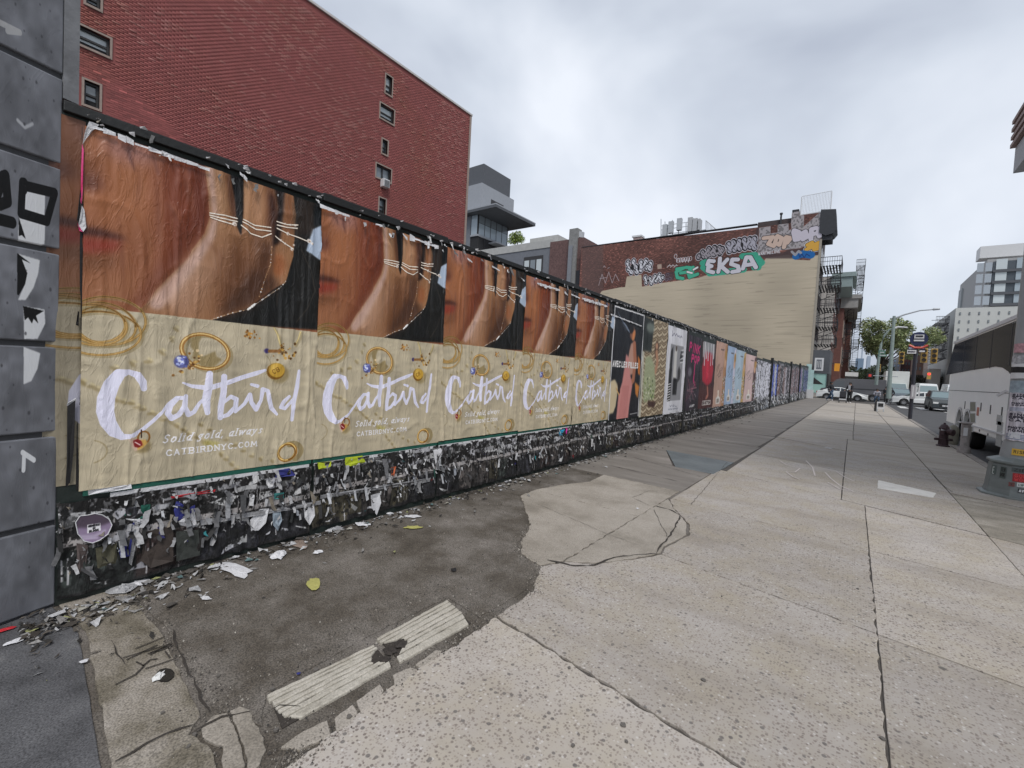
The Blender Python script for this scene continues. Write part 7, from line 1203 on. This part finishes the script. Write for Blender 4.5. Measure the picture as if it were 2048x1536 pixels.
def wuv(o, z0, z1, a0, a1):
    l = o.data.uv_layers.new(name='UVMap')
    for lo_ in o.data.loops:
        q = o.data.vertices[lo_.vertex_index].co; a_ = math.atan2(q.y-LYc, q.x-LX); a_ = a_ if a_ >= a0-.05 else a_+2*math.pi; l.data[lo_.index].uv = ((a_-a0)/(a1-a0), (q.z-z0)/(z1-z0))
for z0, z1, a0, a1, m, j in ((.88, 1.33, 3.4, 5.6, M_fly, .01), (1.33, 1.62, 3.5, 5.5, M_fly, .01), (1.62, 1.80, 3.4, 5.7, mat('wet_flyer', (.28, .34, .38), .6, .5, 14), .012), (1.84, 1.93, 3.3, 5.8, M_wf, .004), (1.93, 2.02, 3.3, 5.8, M_blk, .004), (2.02, 2.07, 3.3, 5.8, M_wf, .003), (2.07, 2.2, 3.3, 5.8, mat('bike_sticker', (.36, .36, .37), .5, .8, 22), .004), (.92, 1.02, 3.5, 4.4, M_pap, .02), (2.24, 2.38, 3.4, 4.9, mat('red_white_sticker', (.45, .25, .27), .5, .6, 16), .004), (2.55, 2.62, 4.4, 5.2, M_redp, .003)):
    o = wrap('flyer' if m in (M_fly,) else 'sticker', z0, z1, a0, a1, m, rf, jag=j); wuv(o, z0, z1, a0, a1)
for z_, a_ in ((1.34, 3.6), (1.0, 3.5), (1.05, 5.2), (2.7, 3.6), (1.62, 3.5)): 
    x_, y_ = LX+.25*math.cos(a_), LYc+.25*math.sin(a_); MB().add([(x_, y_, z_), (x_-.05, y_-.04, z_-.03), (x_+.0, y_-.09, z_+.01), (x_+.04, y_-.03, z_+.03)], [(0, 1, 2, 3)]).ob('loose_paper', M_pap, lp_)
def facepatch(name, az, z0, z1, w_, m, dz=.002, cyofs=0., txt=None, uvs=True):
    """flat sticker on one side of the octagonal base facing azimuth az"""
    n_ = np.array([math.cos(az), math.sin(az), 0]); t_ = np.array([-n_[1], n_[0], 0]); z0, z1 = z0*.80, z1*.80; r0_, r1_ = (.385-.038*z0/.48)*.924+.008, (.385-.038*z1/.48)*.924+.008; w_ *= .92; cyofs -= .035; c0 = np.array([LX, LYc, 0])
    vs = [c0+n_*r0_+t_*(cyofs-w_/2)+[0, 0, z0], c0+n_*r0_+t_*(cyofs+w_/2)+[0, 0, z0], c0+n_*r1_+t_*(cyofs+w_/2)+[0, 0, z1], c0+n_*r1_+t_*(cyofs-w_/2)+[0, 0, z1]]
    o = MB().add([tuple(v) for v in vs], [(0, 1, 2, 3)]).ob(name, m, lp_); l = o.data.uv_layers.new(name='UVMap')
    for i, uv_ in enumerate([(0, 0), (1, 0), (1, 1), (0, 1)]): l.data[i].uv = uv_
    return o
AZ = -math.pi/2
AZs = [(k+.5)*math.pi/4+math.pi/8 for k in range(8)]
azf = -math.pi/2-0.0; 
def stc(bgc, lines, tc, w=128, h=64, r=.018):
    c = Cv(w, h, bgc)
    for tx, a0, a1, yv, hh in lines: c.text(tx, (a0, yv), (a1, yv), hh, r, tc)
    return imat('sticker_print', c.image('sticker'), .5, .05)
facepatch('sticker', azf, .34, .50, .23, stc((150, 16, 22), [('GOLD', .08, .95, .55, .34), ('WOOD', .08, .95, .1, .34)], (206, 60, 60), r=.02), cyofs=.01)
facepatch('tag_writing', azf, .52, .60, .24, stc((70, 76, 74), [('ZIRO', .1, .95, .2, .6)], (22, 22, 24), r=.024))
facepatch('sticker', azf, .25, .33, .10, stc((206, 206, 204), [('LSP', .2, .8, .25, .45)], (90, 110, 100), 64, 64, .05), cyofs=.0); facepatch('sticker', azf, .22, .33, .09, stc((214, 214, 214), [('N', .3, .7, .25, .45)], (60, 60, 60), 64, 64, .05), cyofs=.105)
facepatch('sticker', azf, .14, .22, .11, stc((24, 24, 24), [('AVE', .1, .92, .22, .55)], (226, 226, 226), 64, 48, .05), cyofs=.02); facepatch('sticker', azf, .24, .32, .07, stc((110, 60, 56), [('X', .3, .7, .25, .45)], (50, 40, 40), 64, 64, .05), cyofs=-.10)
facepatch('tag_writing', azf-math.pi/4, .36, .58, .08, stc((74, 84, 80), [('TEN', .1, .9, .6, .3), ('WOR', .1, .9, .15, .3)], (24, 26, 26), 48, 96, .05), cyofs=.06); facepatch('tag_writing', azf-math.pi/4, .40, .58, .06, stc((80, 90, 86), [('E', .2, .8, .1, .7)], (190, 194, 190), 48, 96, .07), cyofs=-.06)
o = wrap('sticker', .66, .76, 4.1, 5.0, stc((214, 170, 60), [('RISKY', .1, .9, .3, .45)], (40, 40, 40)), lambda z: .235); wuv(o, .66, .76, 4.1, 5.0)
# ---- hydrant, bollards
hy = wthing('fire_hydrant', 'dark red fire hydrant with graffiti stickers beside two bollards', 'hydrant', (2.15, 17.7, 0)); M_hy = mat('dark_red_iron', (.045, .022, .025), .6, .4, 12, .4); hc = (2.15, 17.7, 0)
MB().lathe([(.26, 0), (.26, .04), (.19, .05), (.19, .22)], hc, 8).ob('base_flange', M_hy, hy, bevel=.01); MB().lathe([(.21, .22), (.21, .27), (.17, .28), (.16, .60), (.20, .62), (.20, .67), (.17, .70), (.12, .78), (.05, .81), (.04, .86)], hc, 14).ob('barrel', M_hy, hy, smooth=True)
MB().tube([(1.82, 17.55, .25), (2.48, 17.85, .25)], .045, 8).ob('cross_bar', M_hy, hy); MB().tube([(2.2, 17.6, .56), (2.42, 17.35, .54)], [.10, .12], 10).ob('side_outlet', M_hy, hy, smooth=True); MB().tube([(2.15, 17.7, .50), (2.05, 17.45, .50)], [.08, .09], 10).ob('front_outlet', M_hy, hy)
for k, (dz, da) in enumerate(((.60, -.4), (.62, .25), (.50, -.1))): MB().tube([(2.15+.17*math.sin(da)-.02, 17.7-.17*math.cos(da), dz), (2.15+.185*math.sin(da)-.02, 17.7-.185*math.cos(da), dz)], .05, 8).ob('sticker', M_wf, hy)
for o_ in hy.children: o_.data.transform(Matrix.Translation((2.15, 17.7, 0)) @ Matrix.Diagonal((.60, .7, .78, 1)) @ Matrix.Translation((-2.15, -17.7, 0)))
b1 = wthing('bollard', 'short rough grey bollard behind the hydrant', 'bollard', (2.46, 18.6, 0)); MB().lathe([(.13, 0), (.13, .44), (.11, .50), (.07, .55), (.03, .58)], (2.46, 18.6, 0), 12).ob('post', mat('olive_concrete', (.20, .19, .15), .85, .35, 9), b1, smooth=True); MB().box(2.3, 2.38, 18.4, 18.44, .4, .5).ob('sticker', M_wf, b1)
b2 = wthing('bollard', 'taller scuffed bollard with stickers nearest the lamp post', 'bollard', (2.42, 16.4, 0)); MB().lathe([(.14, 0), (.12, .14), (.09, .18), (.088, .74), (.11, .76), (.11, .79), (.07, .81)], (2.40, 16.4, 0), 12).ob('post', mat('scuffed_steel', (.26, .235, .22), .6, .4, 9), b2, smooth=True); MB().box(2.34, 2.42, 16.29, 16.30, .45, .66).ob('sticker', M_wf, b2)
# ---- bus stop sign
bsn = wthing('bus_stop_sign', 'dark bus stop pole with a round blue sign and a pale timetable box', 'bus stop', (2.47, 31.3, 0)); M_nv = mat('navy_pole', (.022, .022, .03), .4, .15, 6); BSY = 31.3
top = gy(1839, 668, BSY); MB().tube([(2.47, BSY, 0), (2.47, BSY, top[2])], .085, 8).ob('pole', M_nv, bsn); dc = gy(1838, 678, BSY-.1)
def disc(c0, r, col, name, dy=0., txt=None): MB().tube([(c0[0], c0[1]-dy-.02, c0[2]), (c0[0], c0[1]-dy+.02, c0[2])], r, 24).ob(name, col, bsn)
disc(dc, .36, mat('navy_sign', (.018, .024, .075), .5, .05), 'round_sign'); MB().box(dc[0]-.19, dc[0]+.19, dc[1]-.06, dc[1]-.03, dc[2]+.02, dc[2]+.22).ob('bus_symbol', M_wf, bsn); MB().box(dc[0]-.14, dc[0]+.14, dc[1]-.075, dc[1]-.06, dc[2]+.1, dc[2]+.18).ob('symbol_window', M_nv, bsn); MB().box(dc[0]-.2, dc[0]+.2, dc[1]-.05, dc[1]-.03, dc[2]-.12, dc[2]-.04).ob('white_strip', M_wf, bsn)
MB().tube([(dc[0]-.36, dc[1]-.02, dc[2]-.32), (dc[0]-.15, dc[1]-.02, dc[2]-.45), (dc[0]+.15, dc[1]-.02, dc[2]-.45), (dc[0]+.36, dc[1]-.02, dc[2]-.32)], .06, 6).ob('red_bracket', mat('sign_red', (.6, .10, .07), .5), bsn)
def splate(x0_, x1_, yt, yb, m, txt, tc, name='sign_plate'):
    A_ = gy(x0_, yb, BSY-.14); B_ = gy(x1_, yt, BSY-.14); c = Cv(96, 40, m)
    for t_ in txt: c.text(*t_[:4], .022, tc)
    o = panel_uv(name, (A_[0], BSY-.14, A_[2]), (B_[0]-A_[0], 0, 0), (0, 0, B_[2]-A_[2]), 1, 1, imat('plate', c.image('plate'), .5, 0, wr=False), bsn); MB().box(A_[0], B_[0], BSY-.135, BSY-.10, A_[2], B_[2]).ob('plate_back', M_nv, o)
splate(1816, 1833, 693, 699, (20, 24, 60), [('HOUSTON', (.1, .3), (.8, .3), .4)], (190, 196, 220)); splate(1814, 1833, 700, 707, (214, 214, 214), [('BROADWAY', (.08, .3), (.9, .3), .4)], (60, 60, 70)); splate(1841, 1851, 690, 700, (20, 26, 66), [('M21', (.1, .3), (.9, .3), .5)], (220, 224, 236)); splate(1839, 1850, 701, 704, (206, 206, 210), [], (0, 0, 0))
A_ = gy(1820, 797, BSY-.12); B_ = gy(1830, 770, BSY-.12); tb = MB().box(A_[0], B_[0]+.02, BSY-.3, BSY-.1, A_[2], B_[2]).ob('timetable_box', mat('timetable_grey', (.40, .38, .40), .5, .1, 9), bsn)
for k in range(3): MB().box(A_[0]+.05+k*.12, A_[0]+.10+k*.12, BSY-.31, BSY-.301, A_[2]+.1, B_[2]-.08).ob('timetable_column', M_wf, tb)
# ---- street lamps and traffic signals at the corner
def px(x, y, Y): return tuple(gy(x, y, Y))
sl2 = wthing('street_lamp', 'tall lamp post at the corner with a long curved arm to the right', 'street lamp', px(1777, 797, 56)); M_pg = mat('lamp_grey_green', (.22, .27, .25), .5, .15, 3); Y2 = 56.
MB().tube([px(1777, 797, Y2), px(1780, 750, Y2), px(1788, 640, Y2), px(1788.5, 632, Y2)], [.22, .17, .13, .12], 10).ob('pole', M_pg, sl2); MB().tube([px(1788, 637, Y2), px(1810, 629, Y2), px(1840, 621, Y2), px(1879, 618, Y2)], [.08, .07, .06, .05], 8).ob('arm', M_gal, sl2); MB().tube([px(1866, 618.5, Y2), px(1880, 618, Y2)], [.12, .08], 8).ob('lamp_head', M_gal, sl2)
sl3 = wthing('street_lamp', 'pale green goose-neck lamp post leaning over beside the tall one', 'street lamp', px(1752, 790, 60)); Y3 = 60.
MB().tube([px(1752, 770, Y3), px(1757, 720, Y3), px(1762, 690, Y3), px(1768, 672, Y3), px(1778, 660, Y3), px(1790, 655, Y3)], [.16, .13, .11, .1, .08, .07], 8).ob('pole', M_pg, sl3); MB().tube([px(1790, 656, Y3), px(1796, 654, Y3), px(1815, 655, Y3)], [.12, .09, .07], 8).ob('lamp_head', M_wf, sl3)
M_yel = mat('signal_yellow', (.46, .30, .08), .45, .08); M_lens = mat('dark_lens', (.05, .04, .03), .3)
def signal(x, y, Y, label, s=1., arm=None):
    t = wthing('traffic_light', label, 'traffic light', px(x, y, Y)); q = gy(x, y, Y); b = MB().box(q[0]-.2*s, q[0]+.2*s, Y-.12, Y+.15, q[2]-.6*s, q[2]+.6*s).ob('housing', M_yel, t, bevel=.02)
    for k in (-1, 0, 1): l_ = MB().tube([(q[0], Y-.13, q[2]+k*.38*s), (q[0], Y-.135, q[2]+k*.38*s)], .15*s, 12).ob('lens', M_lens, t); MB().tube([(q[0], Y-.30, q[2]+k*.38*s+.03), (q[0], Y-.14, q[2]+k*.38*s+.03)], .17*s, 10, caps=False).ob('visor', M_yel, l_)
    if arm: MB().tube([px(*arm[0], Y), px(*arm[1], Y)], .06, 6).ob('arm', M_gal, t)
    return t
signal(1803, 716, 58, 'yellow traffic light left of the bus stop pole', 1., ((1783, 720), (1810, 709))); signal(1848, 711, 58, 'yellow traffic light just right of the bus stop pole', 1.15, ((1838, 703), (1862, 703))); signal(1868, 712, 58, 'yellow traffic light farthest right, near the white block', 1.15, ((1846, 698), (1872, 700))); signal(1758, 736, 64, 'yellow traffic light among the lamp posts', .7)
pd = wthing('pedestrian_signal', 'red hand pedestrian signal above the van roof', 'pedestrian signal', px(1740, 751, 59)); q = gy(1740, 751, 59); MB().box(q[0]-.24, q[0]+.24, 58.9, 59.2, q[2]-.24, q[2]+.24).ob('housing', M_blkp, pd); MB().box(q[0]-.11, q[0]+.11, 58.88, 58.9, q[2]-.13, q[2]+.13).ob('red_hand', mat('lit_red', (.5, .04, .03), .5, emit=((.9, .1, .08), .12)), pd); MB().tube([(q[0]-.2, 59.2, q[2]), (q[0]+2.2, 59.2, q[2])], .04, 5).ob('arm', M_gal, pd)
pd = wthing('far_signal', 'tiny lit red traffic light far down the avenue', 'traffic light', px(1858, 750, 100)); q = gy(1858, 750, 100); MB().box(q[0]-.25, q[0]+.25, 100, 100.2, q[2]-.7, q[2]+.45).ob('housing', M_yel, pd); MB().tube([(q[0], 99.97, q[2]+.15), (q[0], 99.99, q[2]+.15)], .2, 10).ob('lit_lens', mat('lit_red2', (.8, .05, .05), .5, emit=((1, .05, .05), 1.)), pd)
for (xa, ya, xb, yb_, lab) in ((1757, 701, 1771, 707, 'green street name sign on the lamp post'), (1756, 709, 1774, 713, 'lower green street sign below the other one')):
    t = wthing('street_name_sign', lab, 'sign', px(xa, ya, 57)); A_ = gy(xa, yb_, 57); B_ = gy(xb, ya, 57); MB().box(A_[0], B_[0], 57, 57.05, A_[2], B_[2]).ob('plate', mat('sign_green', (.10, .22, .17), .5, .1), t); MB().box(A_[0]+.1, B_[0]-.1, 56.985, 57, A_[2]+.08, A_[2]+.16).ob('lettering', M_wf, t)
# small boxed stand on the pavement
st = wthing('newspaper_stand', 'small boxy stand on the far pavement near the kerb corner', 'stand', (1.49, 37.5, 0)); MB().box(1.3, 1.68, 37.3, 37.6, .18, .62).ob('box', M_wf, st); MB().box(1.36, 1.62, 37.28, 37.3, .32, .54).ob('door', M_blkp, st)
for dx in (0, .32):
    for dy in (0, .26): MB().box(1.3+dx, 1.36+dx, 37.3+dy, 37.34+dy, 0, .18).ob('leg', M_gal, st)
MB().box(1.18, 1.3, 37.3, 37.6, 0, .58).ob('side_box', M_blkp, st)
# ---- trees
def tree(label, base, top, spread, n, ls, cols, lean=0, seed=3, tr=.3):
    r = random.Random(seed); b_ = np.array(base, float); t = wthing('tree', label, 'tree', tuple(b_)); H_ = top-b_[2]; mb = MB(); fork = b_+[lean*.3, 0, H_*.35]; mb.tube([b_, b_+[.1, 0, H_*.18], fork], [tr, tr*.8, tr*.65], 8); cs, rs = [], []
    for k in range(15):
        a_ = 2*math.pi*k/15+r.uniform(-.3, .3); e = r.uniform(.45, 1.); R_ = spread*r.uniform(.45, 1.); end = fork+np.array([R_*math.cos(a_)+lean, R_*math.sin(a_), H_*(.12+.5*e*(1-.5*(R_/spread)**2))]); mid = fork*.5+end*.5+np.array([r.uniform(-.4, .4), 0, r.uniform(-.2, .8)]); mb.tube([fork, mid, end], [tr*.45, tr*.25, .04], 6)
        for s_ in (.55, .8, 1.): cs.append(fork*(1-s_)+end*s_+np.array([r.gauss(0, .5), r.gauss(0, .5), r.gauss(.1, .4)])); rs.append(spread*r.uniform(.15, .28))
    mb.ob('trunk', mat('bark', (.045, .038, .03), .9, .2), t); leaves('crown', cs, rs, n, ls, cols, t, seed, .75); return t
q = gy(1752, 778, 100)
tree('tall light green street tree arching over the avenue lamps', (gy(1752, 775, 100)[0], 100, -.1), gy(1770, 634, 100)[2]+1.0, 5.5, 15000, .17, [(.20, .25, .10), (.27, .31, .13), (.13, .17, .07), (.33, .35, .18)], lean=1.3, seed=5)
tree('dark low tree far behind the van', (gy(1738, 775, 150)[0], 150, 0), gy(1738, 724, 150)[2], 5, 2500, .3, [(.03, .05, .02), (.05, .07, .03)], seed=8); tree('small far street tree right of the bus stop pole', (gy(1843, 775, 115)[0], 115, 0), gy(1843, 748, 115)[2], 3, 2000, .18, [(.05, .05, .03), (.08, .07, .04)], seed=9, tr=.15)
tree('low dark green tree behind the blue office block', (gy(1716, 775, 200)[0], 200, 0), gy(1716, 738, 200)[2], 6, 2000, .35, [(.03, .05, .025)], seed=12)
# ---- people: one skinned body each, clothing as body-hugging shells
def person(label, loc, rot, pose, cols, group=None, h=1.72):
    t = thing('person', label, 'person', loc, rot, group); s = h/1.72
    J = dict(pelvis=(0, 0, .93), belly=(0, .0, 1.08), chest=(0, .0, 1.30), neck=(0, .01, 1.46), head=(0, .03, 1.58), crown=(0, .03, 1.66), hl=(.09, 0, .90), hr=(-.09, 0, .90), kl=(.10, .04, .50), kr=(-.10, .04, .50), al=(.10, -.02, .09), ar=(-.10, -.02, .09), tl=(.11, .13, .04), tr=(-.11, .13, .04), sl=(.17, 0, 1.40), sr=(-.17, 0, 1.40), el=(.23, -.02, 1.13), er=(-.23, -.02, 1.13), wl=(.24, .08, .90), wr=(-.24, .08, .90), gl=(.24, .11, .82), gr=(-.24, .11, .82)); J.update(pose)
    R_ = dict(pelvis=.14, belly=.13, chest=.155, neck=.055, head=.095, crown=.085, hl=.095, hr=.095, kl=.062, kr=.062, al=.042, ar=.042, tl=.038, tr=.038, sl=.07, sr=.07, el=.048, er=.048, wl=.032, wr=.032, gl=.038, gr=.038)
    E_ = [('pelvis', 'belly'), ('belly', 'chest'), ('chest', 'neck'), ('neck', 'head'), ('head', 'crown'), ('pelvis', 'hl'), ('hl', 'kl'), ('kl', 'al'), ('al', 'tl'), ('pelvis', 'hr'), ('hr', 'kr'), ('kr', 'ar'), ('ar', 'tr'), ('chest', 'sl'), ('sl', 'el'), ('el', 'wl'), ('wl', 'gl'), ('chest', 'sr'), ('sr', 'er'), ('er', 'wr'), ('wr', 'gr')]
    def skin(name, edges, grow, m, parent, sub=2):
        ks = []; 
        for a_, b_ in edges:
            for x in (a_, b_):
                if x not in ks: ks.append(x)
        me = bpy.data.meshes.new(name); me.from_pydata([tuple(np.array(J[k])*s) for k in ks], [(ks.index(a_), ks.index(b_)) for a_, b_ in edges], []); o = bpy.data.objects.new(name, me); COL.objects.link(o); o.parent = parent; me.materials.append(m)
        md = o.modifiers.new('skin', 'SKIN'); sv = me.skin_vertices[0].data
        for i, k in enumerate(ks): r_ = R_[k]*s+grow; sv[i].radius = (r_, r_*(.8 if k in ('chest', 'belly', 'pelvis') else 1)); sv[i].use_root = (i == 0)
        sb = o.modifiers.new('sub', 'SUBSURF'); sb.levels = sb.render_levels = sub; return o
    hair, coat, trou, shoe = cols; body = skin('body', E_, 0, mat('skin_tone', (.30, .18, .13), .6, .05), t)
    skin('jacket', [('pelvis', 'belly'), ('belly', 'chest'), ('chest', 'sl'), ('sl', 'el'), ('el', 'wl'), ('chest', 'sr'), ('sr', 'er'), ('er', 'wr')], .018, coat, t); skin('trousers', [('pelvis', 'hl'), ('hl', 'kl'), ('kl', 'al'), ('pelvis', 'hr'), ('hr', 'kr'), ('kr', 'ar')], .014, trou, t); skin('shoe', [('al', 'tl')], .014, shoe, t, 1); skin('shoe', [('ar', 'tr')], .014, shoe, t, 1)
    hd = np.array(J['head'])*s; hm = MB(); n = 12
    for i in range(5):
        ph = math.pi/2*(i/5)-.15
        for k in range(n): a_ = 2*math.pi*k/n; hm.v.append((hd[0]+.112*s*math.cos(ph)*math.cos(a_), hd[1]-.018+.118*s*math.cos(ph)*math.sin(a_), hd[2]+.03+.12*s*math.sin(ph)-(.06*s if math.sin(a_) < -.2 and i == 0 else 0)))
    for i in range(4):
        for k in range(n): hm.f.append((i*n+k, i*n+(k+1) % n, (i+1)*n+(k+1) % n, (i+1)*n+k)); hm.m.append(0)
    hm.f.append(tuple(4*n+k for k in range(n))); hm.m.append(0); hm.ob('hair', hair, t, smooth=True); MB().box(hd[0]-.012, hd[0]+.012, hd[1]+.08*s, hd[1]+.115*s, hd[2]-.03, hd[2]+.01).ob('nose', mat('skin_tone', (.3, .18, .13)), t); return t
M_dkc = mat('dark_jacket', (.018, .018, .022), .8, .2, 12); M_jean = mat('blue_jeans', (.05, .085, .14), .85, .15, 20); M_wsh = mat('white_shoe', (.6, .6, .6), .6); M_hair = mat('dark_hair', (.015, .012, .01), .6); M_whs = mat('white_shirt', (.55, .55, .56), .8, .1)
walk = dict(kl=(.10, .22, .55), al=(.10, .12, .14), tl=(.10, .26, .10), kr=(-.10, -.06, .50), ar=(-.10, -.34, .14), tr=(-.10, -.22, .05), el=(.24, -.14, 1.14), wl=(.24, .02, .94), gl=(.24, .06, .88), er=(-.24, .10, 1.15), wr=(-.22, .30, 1.04), gr=(-.21, .36, 1.05))
person('person in a dark jacket and blue jeans walking left of the stroller', (-1.64, 52.0, -.03), math.radians(250), walk, (M_hair, M_dkc, M_jean, M_wsh), h=1.86)
push = dict(er=(-.24, .10, 1.14), wr=(-.20, .34, 1.02), gr=(-.18, .42, 1.0), el=(.24, .10, 1.14), wl=(.20, .34, 1.02), gl=(.18, .42, 1.0))
pb = person('person in black with a white shirt pushing a stroller', (-.18, 50.1, -.03), math.radians(150), push, (M_hair, M_dkc, M_blkp, M_wsh), h=1.90)
MB().box(-.08, .08, .13, .16, 1.2, 1.62).ob('white_shirt_front', M_whs, pb)
person('person in dark clothes standing beyond the bus stop pole, left one', (2.75, 60, -.14), math.radians(200), {}, (M_hair, M_dkc, M_blkp, M_wsh), h=1.8); person('person with a white bag strap crossing beside the dark dressed one', (3.15, 60.6, -.14), math.radians(20), walk, (M_hair, M_dkc, M_dkc, M_wsh), h=1.75)
sr = wthing('stroller', 'black and white baby stroller in front of the person in black', 'stroller', (-.62, 49.6, 0)); sx, sy = -.66, 49.6
MB().xslab([(sy-.35, .5), (sy+.25, .42), (sy+.35, .75), (sy+.1, 1.02), (sy-.2, 1.0)], sx-.24, sx+.24).ob('seat', M_dkc, sr, bevel=.03); MB().tube([(sx-.25, sy+.3, .9), (sx-.1, sy+.5, 1.08), (sx+.35, sy+.4, 1.1)], .02, 6).ob('handle', M_blkp, sr); MB().box(sx-.26, sx+.26, sy-.38, sy+.2, .26, .36).ob('basket', M_whs, sr)
for dx in (-.26, .26):
    for dy in (-.33, .3): MB().tube([(sx+dx-.03, sy+dy, .12), (sx+dx+.03, sy+dy, .12)], .12, 12).ob('wheel', M_blkp, sr); MB().tube([(sx+dx, sy+dy, .12), (sx+dx*.9, sy, .55)], .015, 5).ob('strut', M_gal, sr)
# delivery rider by the truck
bk = wthing('electric_bike', 'small grey delivery bike beside the lamp post at the crossing', 'bike', (1.95, 57.5, -.14)); bx_, by_ = 2.0, 57.5
for dy in (-.5, .5): MB().tube([(bx_-.05, by_+dy, .12), (bx_+.05, by_+dy, .12)], .27, 16).ob('wheel', M_rub, bk)
MB().tube([(bx_, by_-.5, .12), (bx_, by_-.1, .5), (bx_, by_+.4, .55), (bx_, by_+.5, .12)], .04, 6).ob('frame', M_gal, bk); MB().tube([(bx_-.28, by_-.35, .95), (bx_+.28, by_-.35, .95)], .025, 6).tube([(bx_, by_-.5, .12), (bx_, by_-.35, .95)], .03, 6).ob('handlebar', M_blkp, bk); MB().box(bx_-.25, bx_+.25, by_+.2, by_+.65, .6, 1.05).ob('delivery_box', mat('delivery_grey', (.3, .3, .33), .6), bk)
sit = dict(kl=(.14, .35, .72), al=(.14, .25, .35), tl=(.14, .36, .30), kr=(-.14, .35, .72), ar=(-.14, .25, .35), tr=(-.14, .36, .30), wl=(.2, .4, 1.1), gl=(.2, .46, 1.1), wr=(-.2, .4, 1.1), gr=(-.2, .46, 1.1), el=(.25, .12, 1.15), er=(-.25, .12, 1.15))
person('rider in a pale grey jacket on the small delivery bike', (1.95, 57.6, -.32), math.radians(180), sit, (M_hair, mat('pale_grey_jacket', (.3, .3, .34), .7), M_jean, M_wsh))

MATS['coach_glass'].node_tree.nodes['Principled BSDF'].inputs['IOR'].default_value = 1.1
MATS['coach_glass'].node_tree.nodes['Principled BSDF'].inputs['Specular IOR Level'].default_value = .1
